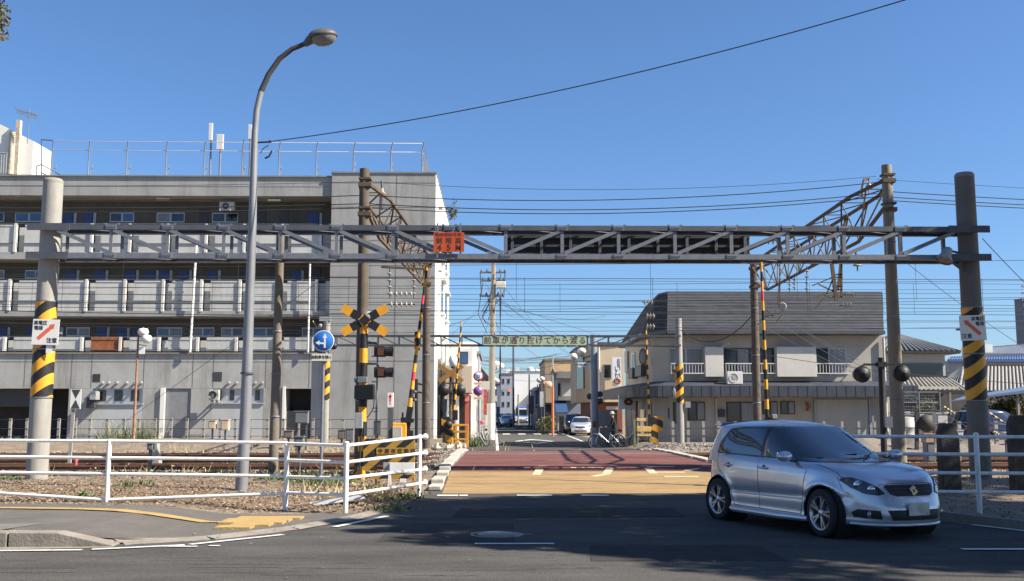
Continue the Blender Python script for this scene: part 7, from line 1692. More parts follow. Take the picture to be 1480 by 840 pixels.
    def line(s, name, pts, frame, r, mat, parent=None, off=0.0):
        O, U, W_, D = [Vector(v) for v in frame]; out = []
        for a, b in zip(pts, pts[1:]):
            a, b = Vector(a), Vector(b); k = max(1, int((b - a).length / .05))
            for j in range(k): out.append(a + (b - a) * j / k)
        out.append(Vector(pts[-1])); res = []
        for p in out:
            h = s.cast(O + U * p.x + W_ * p.y - D.normalized() * 6, D)
            if h[0] is not None: res.append(h[0] + (h[1] if h[1].dot(D) < 0 else -h[1]) * off)
        if len(res) > 1: q = MB(); q.tube(res, r, 5); return q.build(name, mat, parent or s.t)
    def wheels(s, wr, y, rimr, detail=True, spokes=5, steer=0, wid=.20):
        for wx in s.S['axles']:
            for sg in (-1, 1):
                q = MB(); c = Vector((wx, sg * y, wr)); a = steer if wx > 0 else 0; rt = Matrix.Rotation(a, 3, 'Z')
                def fin(q, nm, m, par):
                    q.v = [tuple(rt @ (Vector(v) - c) + c) for v in q.v]; return q.build(nm, m, par)
                w2 = wid / 2
                q.lathe([(rimr, -w2), (wr - .03, -w2), (wr, -w2 + .03), (wr, w2 - .03), (wr - .03, w2), (rimr, w2)], c, 40, axis='Y'); wh = fin(q, 'wheel', tyre_m, s.t)
                q = MB(); o_ = sg
                q.lathe([(rimr + .002, o_ * (w2 + .002)), (rimr - .018, o_ * (w2 - .004)), (rimr - .024, o_ * (w2 - .05)), (rimr - .03, -o_ * w2 * .6)], c, 40, axis='Y')
                if detail:
                    for k in range(spokes):
                        for dd in (-.16, .16):
                            a0 = 2 * PI * k / spokes + dd * .35; a1 = 2 * PI * k / spokes + dd; pa = c + Vector((.045 * math.cos(a0), o_ * (w2 - .025), .045 * math.sin(a0))); pb = c + Vector(((rimr - .015) * math.cos(a1), o_ * (w2 - .018), (rimr - .015) * math.sin(a1))); q.bar(pa, pb, .026, .03, up=(0, 1, 0))
                    q.lathe([(.001, o_ * (w2 - .004)), (.035, o_ * (w2 - .006)), (.06, o_ * (w2 - .02)), (.06, o_ * (w2 - .05))], c, 20, axis='Y')
                else: q.lathe([(.001, o_ * (w2 - .01)), (rimr * .3, o_ * (w2 - .01)), (rimr - .02, o_ * (w2 - .03))], c, 20, axis='Y')
                fin(q, 'rim', rim_m, wh)
                if detail:
                    q = MB(); q.lathe([(.001, o_ * (w2 - .075)), (rimr - .03, o_ * (w2 - .075))], c, 24, axis='Y'); q.lathe([(.06, o_ * (w2 - .06)), (.125, o_ * (w2 - .06)), (.125, o_ * (w2 - .07))], c, 24, axis='Y', m=1); fin(q, 'brake_disc', [M('wheel_dark', (.02, .02, .022), .7, var=0), galv_d], wh)
    def place(s):
        s.t.location = s.loc; s.t.rotation_euler = (0, 0, s.heading); return s.t

silver = M('paint_silver', (.52, .55, .62), .3, metal=.6, var=0, coat=1.)
HATCH = dict(name='car', paint=silver, axles=(1.19, -1.31), wr=.318, hw=.865, nf=3.0, nr=3.8, crease=True,
    zs=([-2.07, -1.3, 0, .6, .95, 1.4, 1.7, 1.88, 2.0, 2.07], [1.02, 1.03, .985, .965, .955, .905, .845, .785, .72, .68]),
    zb=([-2.07, -1.7, -.8, .8, 1.6, 2.07], [.30, .24, .19, .19, .20, .20]),
    xf=([0, .06, .25, .45, .7, .85, 1], [2.02, 2.05, 2.07, 2.06, 2.01, 1.965, 1.88]), xr=([0, .2, .4, .55, .8, 1], [-1.99, -2.05, -2.065, -2.03, -1.99, -1.97]),
    w=([0, .06, .14, .35, .6, .8, .93, 1], [.83, .855, .845, .855, .868, .865, .845, .80]), crown=.065,
    gh=dict(z=(.90, 1.43), xf=(1.06, .08), xr=(-2.0, -1.76), w=(.80, .645), nf=3.6, nr=5.2, crown=.115))
hero = Veh(HATCH, (4.72, 15.42, .012), 0, 'silver compact hatchback turning off the crossing in the tree shade')
v = hero; blk_gloss = M('trim_black', (.012, .012, .013), .25, var=0, coat=.5)
for sg in (-1, 1):
    SD = v.SIDE(sg)
    v.proj('window_surround', [(.93, .985), (-1.43, 1.035), (-1.37, 1.22), (-1.18, 1.405), (-.88, 1.435), (-.1, 1.45), (.18, 1.44), (.42, 1.325)], SD, blk_gloss, .004)
    v.proj('side_window', [(.56, 1.00), (-.17, 1.02), (-.17, 1.42), (.14, 1.415), (.36, 1.32), (.56, 1.19)], SD, glass_car, .008)
    v.proj('side_window', [(.86, .995), (.60, 1.0), (.60, 1.165)], SD, glass_car, .008)
    v.proj('side_window', [(-.23, 1.022), (-.23, 1.42), (-.88, 1.405), (-1.15, 1.375), (-1.31, 1.2), (-1.35, 1.045)], SD, glass_car, .008)
    q = MB()
    dm_ = M('panel_gap', (.02, .021, .023), .7, var=0)
    v.line('door_gap', [(.92, .97), (.84, .70), (.80, .42), (.76, .27), (-.20, .27), (-.215, 1.0)], SD, .0045, dm_); v.line('door_gap', [(-.215, .27), (-.86, .27), (-.93, .45), (-1.08, .66), (-1.36, .80), (-1.40, 1.03)], SD, .0045, dm_)
    v.line('side_moulding', [(.80, .475), (-.9, .455)], SD, .012, silver, off=.004)
    v.line('belt_moulding', [(.90, .985), (-1.40, 1.03)], SD, .008, blk_gloss, off=.004)
    v.line('panel_gap', [(1.42, .80), (1.52, .62), (1.60, .60)], SD, .004, dm_)
    for hx_ in (-.06, -1.0):
        h = v.cast((hx_, sg * 3, .855), (0, -sg, 0)); c = h[0]
        q = MB(); q.tube([c + Vector((.11, -sg * .01, 0)), c + Vector((.08, sg * .028, 0)), c + Vector((-.08, sg * .032, .003)), c + Vector((-.11, -sg * .01, .003))], [.010, .016, .016, .010], 10); q.build('door_handle', silver, v.t)
        q = MB(); q.lathe([(.001, sg * .003), (.042, sg * .004), (.045, 0)], c, 18, axis='Y'); q.build('handle_recess', M('recess_grey', (.13, .14, .15), .5, var=0), v.t)
    # mirror
    q = MB(); mc = Vector((.60, sg * .97, 1.045)); q.lathe([(.001, -.11), (.055, -.10), (.085, -.05), (.092, 0), (.085, .06), (.05, .105), (.001, .115)], mc, 22, axis='Y'); q.v = [(mc.x + (a - mc.x) * (.9 if a < mc.x else .85), b, mc.z + (c_ - mc.z) * .82) for a, b, c_ in q.v]; mm = q.build('wing_mirror', silver, v.t)
    q = MB(); q.tube([(.62, sg * .78, .985), (.61, sg * .90, 1.0)], .03, 8); q.build('mirror_stalk', blk_gloss, mm); q = MB(); q.box((.545, sg * .97, 1.05), (.02, .16, .10)); q.build('mirror_face', chrome, mm)
    q = MB(); q.tube([(.9, sg * .835, .215), (.3, sg * .868, .205), (-.85, sg * .868, .205), (-.95, sg * .84, .215)], [.04, .05, .05, .04], 8); q.build('side_skirt', silver, v.t)
    # headlamp, seen obliquely from the corner
    D = Vector((-1, -sg * .75, 0)).normalized(); U = Vector((-D.y * -sg, D.x * -sg, 0)).normalized() * 1.0
    U = Vector((.6, -sg * .8, 0)).normalized(); fr_ = ((0, 0, 0), U, (0, 0, 1), D)
    def uu(x, y): return Vector((x, sg * y, 0)).dot(U)
    hl = [(uu(1.60, .80), .80), (uu(1.56, .82), .765), (uu(1.72, .775), .675), (uu(1.88, .66), .60), (uu(1.955, .52), .585), (uu(1.985, .44), .61), (uu(1.93, .50), .685), (uu(1.82, .62), .76), (uu(1.70, .73), .805)]
    v.proj('headlight_gap', hl, fr_, dm_, .002, step=.03)
    cx_ = sum(p[0] for p in hl) / len(hl); cz_ = sum(p[1] for p in hl) / len(hl)
    hm = v.proj('headlight', [(cx_ + (a - cx_) * .94, cz_ + (b - cz_) * .93) for a, b in hl], fr_, M('headlamp_dark', (.035, .038, .045), .05, var=.4, scale=18, coat=1.), .012, step=.025)
    for (hx_, hy_, hz_, r_, mt) in ((1.78, .70, .715, .052, chrome), (1.89, .585, .665, .042, chrome), (1.66, .765, .755, .026, M('indicator_amber', (.55, .22, .05), .2, var=0))):
        h = v.cast(Vector((hx_, sg * hy_, hz_)) - D * 4, D)
        if h[0]: 
            q = MB(); q.lathe([(.001, .014), (r_ * .6, .012), (r_ * .62, .004), (r_, .016), (r_ * 1.1, .0)], (0, 0, 0), 18); rt = (-D).to_track_quat('Z', 'Y').to_matrix(); q.v = [tuple(rt @ Vector(a) + h[0] + (-D) * .004) for a in q.v]; q.build('lamp', mt, hm)
    fl = [(.47, .285), (.68, .30), (.70, .36), (.66, .405), (.49, .395)]
    v.proj('fog_lamp_pocket', [(a * sg, b) for a, b in fl], Veh.FRONT, M('grille_black', (.010, .010, .011), .55, var=0), .006, step=.03)
    h = v.cast((4, sg * .58, .345), (-1, 0, 0)); q = MB(); q.lathe([(.001, .02), (.038, .018), (.042, 0)], h[0], 16, axis='X'); q.build('fog_lamp', lens_m, v.t)
    tl = [(-1.99, .84), (-1.99, 1.02), (-1.90, 1.10), (-1.80, 1.06), (-1.83, .90), (-1.9, .82)]
    v.proj('tail_lamp', tl, SD, tail_m, .010, step=.03)
v.proj('windscreen', [(-.70, 1.01), (.70, 1.01), (.675, 1.09), (.59, 1.415), (.3, 1.445), (-.3, 1.445), (-.59, 1.415), (-.66, 1.09)], Veh.FRONT, glass_car, .006, step=.05)
v.proj('windscreen_frit', [(-.735, .975), (.735, .975), (.70, 1.018), (-.70, 1.018)], Veh.FRONT, blk_gloss, .007, step=.05)
v.proj('rear_window', [(-.60, 1.08), (.60, 1.08), (.50, 1.40), (-.50, 1.40)], Veh.REAR, glass_car, .008, step=.06)
q = MB()
for (a, b) in (((-.55, 1.0), (.12, 1.06)), ((.02, 1.0), (.62, 1.075))):
    h0 = v.cast((4, a[0], 1.0), (-1, 0, 0)); h1 = v.cast((4, b[0], b[1]), (-1, 0, 0)); q.tube([h0[0] + Vector((.01, 0, .02)), h1[0] + Vector((.02, 0, .012))], .009, 6)
q.build('wiper', black, v.t)
gr = v.proj('grille', [(-.40, .70), (-.34, .605), (-.27, .575), (.27, .575), (.34, .605), (.40, .70), (.36, .715), (-.36, .715)], Veh.FRONT, M('grille_black'), .008, step=.03)
v.line('grille_bar', [(-.37, .66), (.37, .66)], Veh.FRONT, .006, dgrey, gr, .01); v.line('grille_bar', [(-.33, .62), (.33, .62)], Veh.FRONT, .006, dgrey, gr, .01)
v.proj('lower_intake', [(-.42, .40), (-.36, .275), (.36, .275), (.42, .40), (.30, .405), (-.30, .405)], Veh.FRONT, M('grille_black'), .006, step=.03)
q = MB(); h = v.cast((4, 0, .645), (-1, 0, 0))[0] + Vector((.025, 0, 0))
em = [(-.01, .062), (-.062, .022), (-.062, -.005), (-.022, -.005), (-.022, -.005), (.01, -.032), (.062, -.022)]
def emb(pts): q.add([h + Vector((0, a, b)) for a, b in pts] + [h + Vector((.012, a, b)) for a, b in pts], [tuple(range(len(pts), 2 * len(pts)))] + [(i, (i + 1) % len(pts), len(pts) + (i + 1) % len(pts), len(pts) + i) for i in range(len(pts))])
emb([(.062, .022), (.028, .022), (.002, .041), (-.018, .026), (.062, -.032), (.062, -.010), (.030, .012)][:0] or [(.0, .066), (-.064, .020), (-.064, .004), (-.020, -.026), (.0, -.012), (-.024, .006), (.0, .022), (.022, .022), (.036, .036)])
emb([(.0, -.066), (.064, -.020), (.064, -.004), (.020, .026), (.0, .012), (.024, -.006), (.0, -.022), (-.022, -.022), (-.036, -.036)]); q.build('emblem', chrome, gr)
h = v.cast((4, 0, .43), (-1, 0, 0))[0]; q = MB(); q.box(h + Vector((.03, 0, -.015)), (.015, .33, .165)); q.build('number_plate', plate_m, v.t, .005)
v.line('front_spoiler', [(-.80, .225), (-.6, .215), (.6, .215), (.80, .225)], Veh.FRONT, .022, silver, off=.004)
v.line('bonnet_gap', [(1.90, -.45), (1.75, -.62), (1.5, -.715), (1.0, -.755)], Veh.TOPV, .0045, dm_); v.line('bonnet_gap', [(1.90, .45), (1.75, .62), (1.5, .715), (1.0, .755)], Veh.TOPV, .0045, dm_); v.line('bonnet_gap', [(-.45, .715), (-.3, .735), (.3, .735), (.45, .715)], Veh.FRONT, .0045, dm_)
for yy in (-.35, .2):
    h = v.cast((1.15, yy, 3), (0, 0, -1))[0]; q = MB(); q.ball(h, .012, n=8); q.build('washer_nozzle', blk_gloss, v.t)
q = MB(); q.prism([(-1.66, 1.505), (-1.88, 1.48), (-1.92, 1.45), (-1.72, 1.44)], -.50, .50, plane='XZ'); q.build('rear_spoiler', silver, v.t, .01)
v.wheels(.318, .765, .225, True, 5, math.radians(-3))
v.heading = math.atan2(-2.28, .86); v.place()

# other vehicles share the same surface generator
def simple_car(S, loc, heading, label, front=True, rear=True, lod=.45, group='cars on the far street'):
    c = Veh(S, loc, heading, label, group, lod); g = S['gh']; z0, z1 = g['z']; zc = z0 + .10
    for sg in (-1, 1):
        SD = c.SIDE(sg); xf, xr = g['xf'], g['xr']; L0, L1 = xf[0] - .28, xr[0] + .25; T0, T1 = xf[1] - .1, xr[1] + .12; m = (T0 + T1) / 2
        c.proj('side_window', [(L0, zc), (m + .03, zc), (m + .03, z1 - .03), (T0, z1 - .03)], SD, glass_car, .008, step=.12); c.proj('side_window', [(m - .05, zc), (L1, zc), (T1, z1 - .03), (m - .05, z1 - .03)], SD, glass_car, .008, step=.12)
        c.proj('headlight', [(sg * .50, .60), (sg * .80, .66), (sg * .78, .78), (sg * .58, .73)], Veh.FRONT, lens_m, .01, step=.06)
        c.proj('tail_lamp', [(sg * .52, .72), (sg * .80, .72), (sg * .80, .90), (sg * .56, .88)], Veh.REAR, tail_m, .01, step=.06)
        q = MB(); q.ball((g['xf'][0] - .35, sg * (S['hw'] + .08), zc + .03), .085, sq=.75, n=10); q.build('wing_mirror', S['paint'], c.t)
    W1 = g['w'][1] - .06; W0 = g['w'][0] - .09
    c.proj('windscreen', [(-W0, zc), (W0, zc), (W1, z1 - .02), (-W1, z1 - .02)], Veh.FRONT, glass_car, .008, step=.1); c.proj('rear_window', [(-W0 + .05, zc + .02), (W0 - .05, zc + .02), (W1 - .03, z1 - .03), (-W1 + .03, z1 - .03)], Veh.REAR, glass_car, .008, step=.1)
    c.proj('grille', [(-.35, .56), (.35, .56), (.40, .68), (-.40, .68)], Veh.FRONT, M('grille_black'), .008, step=.08); c.proj('lower_intake', [(-.5, .30), (.5, .30), (.45, .40), (-.45, .40)], Veh.FRONT, M('grille_black'), .008, step=.08)
    h = c.cast((6, 0, .46), (-1, 0, 0))[0]; q = MB(); q.box(h + Vector((.02, 0, 0)), (.015, .33, .165)); q.build('number_plate', plate_m, c.t)
    h = c.cast((-6, 0, .62), (1, 0, 0))[0]; q = MB(); q.box(h - Vector((.02, 0, 0)), (.015, .33, .165)); q.build('number_plate', plate_m, c.t)
    c.wheels(S['wr'], S['hw'] - .11, .20, False); c.place(); return c
def spec(paint, L=4.5, H=1.45, W=1.72, kind='sedan'):
    a = L / 2; S = dict(name='car', paint=paint, axles=(a - .88, -a + .98), wr=.31, hw=W / 2, nf=3.0, nr=3.2,
        zs=([-a, -a + .9, 0, a - 1.2, a - .4, a], [.98, 1.0, .95, .93, .80, .66]), zb=([-a, a], [.22, .2]),
        xf=([0, .25, .6, 1], [a - .05, a, a - .03, a - .18]), xr=([0, .3, .7, 1], [-a + .06, -a, -a + .03, -a + .08]), w=([0, .12, .6, 1], [W / 2 - .05, W / 2 - .01, W / 2, W / 2 - .07]), crown=.05)
    if kind == 'sedan': S['gh'] = dict(z=(.88, H - .10), xf=(a - 1.15, a - 2.0), xr=(-a + .35, -a + 1.1), w=(W / 2 - .07, W / 2 - .24), nf=3.4, nr=3.6, crown=.10)
    elif kind == 'hatch': S['gh'] = dict(z=(.88, H - .10), xf=(a - 1.0, a - 1.8), xr=(-a + .04, -a + .35), w=(W / 2 - .07, W / 2 - .2), nf=3.4, nr=4, crown=.10)
    else: S['gh'] = dict(z=(.86, H - .08), xf=(a - .25, a - .85), xr=(-a + .04, -a + .12), w=(W / 2 - .05, W / 2 - .13), nf=4, nr=5, crown=.08); S['zs'] = ([-a, 0, a - .3, a], [.95, .95, .92, .85])
    return S
white_pt = M('paint_white', (.72, .73, .73), .3, var=0, coat=1.); dark_pt = M('paint_dark', (.02, .025, .035), .25, var=0, coat=1.); navy_pt = M('paint_navy', (.010, .02, .055), .25, metal=.3, var=0, coat=1.)
def down(px, py): c = G(px, py, 0.008); return (c.x, c.y, .008)
simple_car(spec(M('paint_pearl', (.66, .68, .71), .3, metal=.4, var=0, coat=1.), 4.3), (PX(841, 80), 80.5, .01), -PI / 2 - .12, 'white silver sedan parked facing the crossing beside the steel pole', lod=.6)
simple_car(spec(dark_pt, 3.6, 1.65, 1.6, 'van'), (PX(829, 87), 87.5, .01), -PI / 2 - .1, 'dark boxy car parked just behind the white silver sedan')
simple_car(spec(M('paint_silver_b', (.42, .44, .46), .3, metal=.7, var=0, coat=1.), 4.4), (PX(732, 134), 136, .01), PI / 2, 'silver sedan driving away, nearest car in the left lane')
simple_car(spec(dark_pt, 4.0, 1.7, 1.68, 'hatch'), (PX(724, 150), 150, .01), PI / 2, 'dark car with a red tail lamp ahead of the silver sedan'); simple_car(spec(navy_pt, 4.2, 1.75, 1.7, 'van'), (PX(735, 168), 168, .01), PI / 2, 'dark blue minivan ahead of the silver sedan, right of the dark car')
simple_car(spec(white_pt, 4.2, 1.9, 1.68, 'van'), (PX(716.5, 165), 165, .01), PI / 2, 'white van glimpsed between utility pole and dark car')
simple_car(spec(navy_pt, 4.0, 1.55, 1.68, 'hatch'), (PX(1462, 42), 43.2, .28), .1, 'dark blue car parked under the carport right of the gantry pole', lod=.6, group=None)
simple_car(spec(white_pt, 3.4, 1.5, 1.5, 'hatch'), (PX(1383, 56), 56, .28), -PI / 2 + .3, 'small white car partly seen under the lean-to between posts', lod=.5, group=None)
# the bus
Yb_ = 182; t = thing('bus', (PX(753.7, Yb_), Yb_ + 3.5, 0), 'blue and white bus coming toward the crossing on the far street', 'bus')
xb_ = PX(753.7, Yb_); bl = M('bus_blue', (.10, .25, .62), .35, var=.03, coat=.5)
prof = [(-1.12, .35), (1.12, .35), (1.15, 1.2), (1.13, 2.5), (1.0, 2.85), (.6, 2.98), (-.6, 2.98), (-1.0, 2.85), (-1.13, 2.5), (-1.15, 1.2)]
q = MB(); q.prism([(xb_ + a, b) for a, b in prof], Yb_, Yb_ + 8.5); q.build('body', white_pt, t, .08)
q = MB(); q.prism([(xb_ + a * 1.004, b) for a, b in [(-1.15, 1.15), (1.15, 1.15), (1.145, 1.75), (-1.145, 1.75)]], Yb_ - .012, Yb_ + 8.51); q.build('blue_band', bl, t)
q = MB(); q.prism([(xb_ + a * 1.005, b + .012) for a, b in [(-1.06, 2.66), (1.06, 2.66), (1.0, 2.85), (.6, 2.98), (-.6, 2.98), (-1.0, 2.85)]], Yb_ - .02, Yb_ + 8.52); q.build('roof', bl, t)
q = MB(); q.b2((xb_ - 1.0, Yb_ - .06, 1.42), (xb_ + 1.0, Yb_ - .021, 2.66)); q.build('windscreen', glass_car, t, .01)
q = MB(); q.b2((xb_ - .6, Yb_ - .08, 2.4), (xb_ + .9, Yb_ - .061, 2.6)); q.build('destination_sign', sign_w, t)
for sg in (-1, 1):
    q = MB(); q.b2((xb_ + sg * 1.0 - .15, Yb_ - .04, .72), (xb_ + sg * 1.0 + .12, Yb_ - .003, .92)); q.build('headlight', lens_m, t)
    q = MB(); q.box((xb_ + sg * 1.32, Yb_ - .2, 2.1), (.16, .1, .4)); q.bar((xb_ + sg * 1.1, Yb_, 2.4), (xb_ + sg * 1.32, Yb_ - .2, 2.35), .05); q.build('mirror', black, t)
    q = MB()
    for k in range(5): q.b2((xb_ + sg * 1.145, Yb_ + .8 + 1.5 * k, 1.8), (xb_ + sg * 1.165, Yb_ + 2.1 + 1.5 * k, 2.5))
    q.build('side_window', glass_car, t)
    for yy in (Yb_ + 1.6, Yb_ + 6.6): q = MB(); q.lathe([(.01, -.13), (.4, -.13), (.45, -.1), (.45, .1), (.4, .13), (.01, .13)], (xb_ + sg * 1.0, yy, .45), 20, axis='X'); q.build('wheel', tyre_m, t)
q = MB(); q.b2((xb_ - .8, Yb_ - .03, .45), (xb_ + .8, Yb_ - .003, .62)); q.b2((xb_ - .17, Yb_ - .05, .64), (xb_ + .17, Yb_ - .03, .8), 1); q.build('bumper', [dgrey, plate_m], t)

# ============================================================ TREES (crowns out of the frame on the right shade the road)
leafm = [M('leaf_a', (.055, .085, .022), .6, var=.3, scale=2), M('leaf_b', (.085, .10, .03), .6, var=.3, scale=2), M('leaf_c', (.16, .11, .035), .7, var=.3, scale=2)]
bark = M('bark', (.10, .08, .06), .95, var=.3, scale=5, bump=.6, stretch=(1, 1, .3))
Sx, Sy, Sz = SUN.x / SUN.z, SUN.y / SUN.z, 1
def in_view(p):
    d = p - Vector((0, 0, CAMZ)); z = d.dot(_f)
    if z <= .5: return False
    return abs(d.dot(_r) / z * F) < 775 and abs(d.dot(_u) / z * F) < 455
def tree_from(shadow_pts, trunk, lab, n, zr, seed, leaf=.11, clump=.75, name='shade_tree'):
    """crown made of leaf clumps; every clump sits where its shadow lands on the road area"""
    rr = random.Random(seed); t = thing(name, (trunk[0], trunk[1], 0), lab, 'tree'); q = MB(); cl_ = []
    for (sx_, sy_, rad) in shadow_pts:
        for _ in range(5):
            z = rr.uniform(*zr); c = Vector((sx_ + z * Sx, sy_ + z * Sy, z)) + Vector((rr.gauss(0, rad * .25), rr.gauss(0, rad * .25), 0))
            if not in_view(c): cl_.append((c, rad)); break
    per = n // max(1, len(cl_))
    for c, rad in cl_:
        for _ in range(per):
            d = Vector((rr.gauss(0, 1), rr.gauss(0, 1), rr.gauss(0, .6))).normalized() * rad * rr.random() ** .45; p = c + d
            if in_view(p): continue
            a = Vector((rr.gauss(0, 1), rr.gauss(0, 1), rr.gauss(0, .5))).normalized(); b = a.cross(Vector((rr.gauss(0, 1), rr.gauss(0, 1), rr.gauss(0, 1)))).normalized(); s_ = leaf * rr.uniform(.7, 1.3)
            q.add([p - a * s_, p - b * s_ * .55, p + a * s_, p + b * s_ * .55], [(0, 1, 2, 3)], rr.randrange(3))
    q.build('crown', leafm, t)
    q = MB(); tr = Vector((*trunk, 0)); zt = zr[0] * .62
    q.tube([tr - Vector((0, 0, .1)), tr + Vector((.1, 0, zt * .5)), tr + Vector((0, .15, zt))], [.30, .23, .18], 12)
    for c, rad in cl_[::2]:
        st = tr + Vector((0, .15, zt * rr.uniform(.7, 1))); m = st.lerp(c, .5) + Vector((0, 0, -.4))
        if not in_view(m) and not in_view(c): q.tube([st, m, c], [.09, .055, .02], 6)
    q.build('trunk', bark, t); return t
R.seed(23)
def region(n, poly_fn): return [poly_fn() for _ in range(n)]
def sh_main():
    x = R.uniform(-1.0, 9.5); lo = interp(x, [-3, -1, 1, 2.2, 3, 9], [15.5, 14.2, 12.2, 11.6, 11.4, 11.2]); hi = interp(x, [-3, -1.2, 0, 9], [17.5, 20.3, 21.3, 21.7]); return (x, R.uniform(lo, hi), .8)
def sh_far(): return (R.uniform(6, 17), R.uniform(11.5, 23.2), .9)
GR = []
x = -1.0
while x < 10:
    lo = interp(x, [-1, -.4, .2, 1.2, 2, 3.2, 9], [15.3, 14.6, 13.6, 12.7, 12.1, 11.6, 11.2]); y = lo
    while y < interp(x, [-1.2, 0, 9], [20.4, 21.1, 21.4]): GR.append((x + R.uniform(-.2, .2), y + R.uniform(-.2, .2), .80)); y += .92
    x += .92
A1 = GR[::2] + [(-1.7, 16.2, .45), (-2.3, 16.0, .3), (-1.3, 14.9, .45), (-1.9, 14.9, .25), (-1.0, 17.6, .6), (-.9, 16.4, .6), (.3, 13.7, .6), (1.4, 12.9, .55), (-.9, 19.2, .7), (-1.6, 18.8, .35), (2.4, 12.3, .5)] + [(4.2 + R.uniform(-1.2, 2.6), 14.6 + R.uniform(-2.0, 2.2), .8) for _ in range(16)]
tree_from(A1, (14.5, 8.5), 'leafy tree out of frame at right whose crown shades the road and the car', 40000, (10.2, 14.0), 31)
A2 = GR[1::2]
tree_from(A2, (19.0, 12.0), 'second leafy tree out of frame at right shading the stop line', 30000, (11.0, 15.0), 32)
A3 = [sh_far() for _ in range(60)]
tree_from(A3, (25.0, 14.5), 'third leafy tree out of frame at right shading the right verge and pole', 28000, (10.5, 16.5), 33)
pl = []
for k in range(26):
    z = R.uniform(-.5, 7.6); pl.append((PX(1405, YG) - z * Sx, YG - z * Sy, .75))
for k in range(10): pl.append((R.uniform(8, 14), R.uniform(22, 24), .8))
tree_from(pl, (27, 19), 'fourth tree out of frame at right shading the right gantry pole', 16000, (9.5, 17), 35)
pb = [(R.uniform(-9, 2), R.uniform(-7, 8.6), 1.1) for k in range(80)]
tree_from(pb, (7.5, -3.5), 'unseen broad tree added behind the camera to block sky light', 26000, (8.5, 13.5), 36, .17)  # crown added out of view to keep sky light off the shaded road
tree_from([(R.uniform(2, 16), R.uniform(-8, 9.5), 1.2) for k in range(80)], (17, -2), 'second unseen broad tree added behind the camera to block sky light', 22000, (8.5, 14), 37, .18)  # another unseen crown, added to cut sky light from behind
# branch tip entering the top left corner
t = thing('overhanging_tree', (-9.0, 12.4, .1), 'brownish autumn leaves of a tree reaching in at the top left corner', 'tree'); rr = random.Random(6)
q = MB(); q.tube([(-9.5, 12.6, 0), (-9.3, 12.5, 3.5), (-8.8, 12.4, 5.6)], [.22, .17, .12], 10); e1 = P(-40, 30, 12.2); q.tube([(-8.8, 12.4, 5.6), e1, P(-4, 28, 12)], [.07, .03, .010], 7); q.tube([(-8.8, 12.4, 5.6), (-9.6, 12.2, 7.4), (-10.6, 12.0, 8.8)], [.10, .07, .03], 7); q.tube([(-9.2, 12.5, 4.6), (-10.8, 12.8, 6.2)], [.08, .03], 7); q.build('trunk', bark, t)
q = MB()
for k in range(1100):
    px, py = (rr.gauss(-6, 9), rr.gauss(28, 17)) if k < 760 else (rr.uniform(-140, -12), rr.uniform(-160, 90))
    if px > 16 - .1 * abs(py - 25) or py > 62: continue
    p = P(px, py, 12 + rr.gauss(0, .3)); a = Vector((rr.gauss(0, 1), rr.gauss(0, 1), rr.gauss(0, 1))).normalized(); b = a.cross(Vector((rr.gauss(0, 1), rr.gauss(0, 1), rr.gauss(0, 1)))).normalized(); s_ = rr.uniform(.015, .032)
    q.add([p - a * s_, p - b * s_ * .6, p + a * s_, p + b * s_ * .6], [(0, 1, 2, 3)], rr.randrange(3))
for k in range(6500):
    c_ = rr.choice(((-10.2, 12.0, 7.9), (-9.2, 12.3, 6.9), (-11.2, 12.6, 6.6), (-8.2, 12.2, 7.6), (-10.0, 13.2, 7.2))); p = Vector(c_) + Vector((rr.gauss(0, .65), rr.gauss(0, .7), rr.gauss(0, .5)))
    if in_view(p): continue
    a = Vector((rr.gauss(0, 1), rr.gauss(0, 1), rr.gauss(0, 1))).normalized(); b = a.cross(Vector((rr.gauss(0, 1), rr.gauss(0, 1), rr.gauss(0, 1)))).normalized(); s_ = rr.uniform(.04, .07)
    q.add([p - a * s_, p - b * s_ * .6, p + a * s_, p + b * s_ * .6], [(0, 1, 2, 3)], rr.randrange(3))
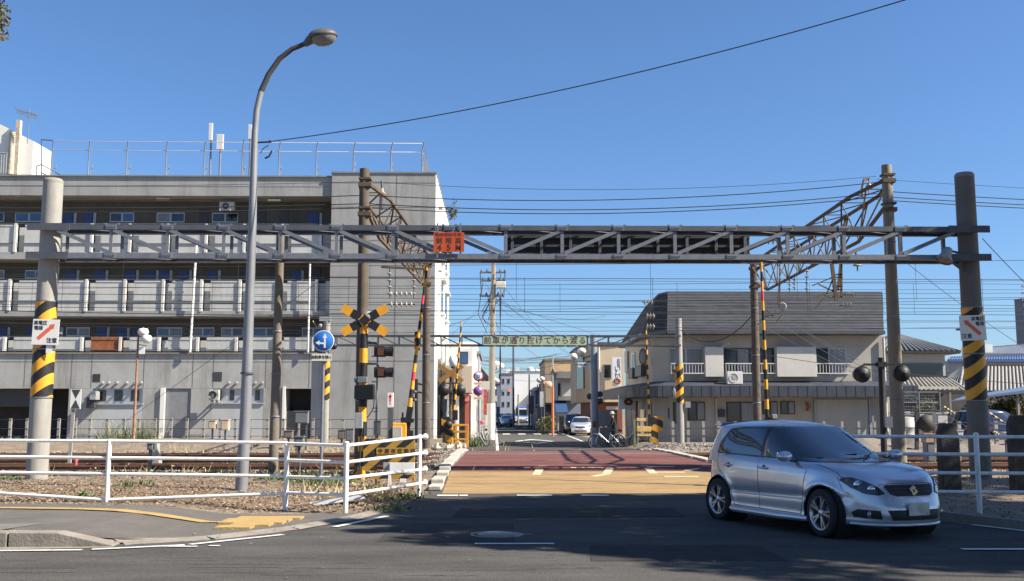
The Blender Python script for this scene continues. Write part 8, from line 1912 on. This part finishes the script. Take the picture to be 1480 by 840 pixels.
q.build('crown', [M('leaf_autumn_a', (.16, .10, .04), .7, var=.3), M('leaf_autumn_b', (.10, .09, .035), .7, var=.3), leafm[0]], t)
# bushes in the yards
def bush(px, py_t, py_b, Y, w_, lab, n=900, mats=None, seed=1):
    rr = random.Random(seed); x = PX(px, Y); z0, z1 = PZ(py_b, Y), PZ(py_t, Y); t = thing('bush', (x, Y, z0), lab, 'bush'); q = MB()
    bl_ = [(Vector((x + rr.gauss(0, w_ * .25), Y + rr.gauss(0, w_ * .25), rr.uniform(z0 + .2, z1 - .15))), w_ * rr.uniform(.25, .45)) for _ in range(9)]
    for _ in range(n):
        c, r_ = rr.choice(bl_); p = c + Vector((rr.gauss(0, 1), rr.gauss(0, 1), rr.gauss(0, 1))).normalized() * r_ * rr.random() ** .5
        a = Vector((rr.gauss(0, 1), rr.gauss(0, 1), rr.gauss(0, 1))).normalized(); b = a.cross(Vector((rr.gauss(0, 1), rr.gauss(0, 1), rr.gauss(0, 1)))).normalized(); s_ = rr.uniform(.05, .10)
        q.add([p - a * s_, p - b * s_ * .6, p + a * s_, p + b * s_ * .6], [(0, 1, 2, 3)], rr.randrange(3))
    q.build('foliage', mats or leafm, t); q = MB(); q.tube([(x, Y, z0 - .1), (x, Y, z0 + (z1 - z0) * .6)], .05, 6); q.build('stem', bark, t)
bush(1455, 578, 612, 50, 2.0, 'dark shrub beneath the carport roof at right', 2200, None, 4); bush(1418, 590, 622, 50, 1.6, 'low dark shrub left of the blue car', 1200, None, 5); bush(1340, 574, 612, 52, 1.0, 'shrub behind the wire mesh enclosure', 700, None, 6)
bush(792, 600, 622, 82, 1.6, 'dark shrub by the rusty post on the right of the street', 700, None, 7)
bush(650, 290, 316, 71, .9, 'small plant tuft growing from the end wall of the apartment block', 260, [M('leaf_brown', (.14, .10, .04), .8, var=.3), leafm[0], leafm[1]], 8)
weeds('climbing_weeds', [(PX(165, 51.5), 51.4, 1.2, .2, 260), (PX(205, 51.5), 51.4, 1.0, .2, 220)], wd, 66, (.3, 1.3))
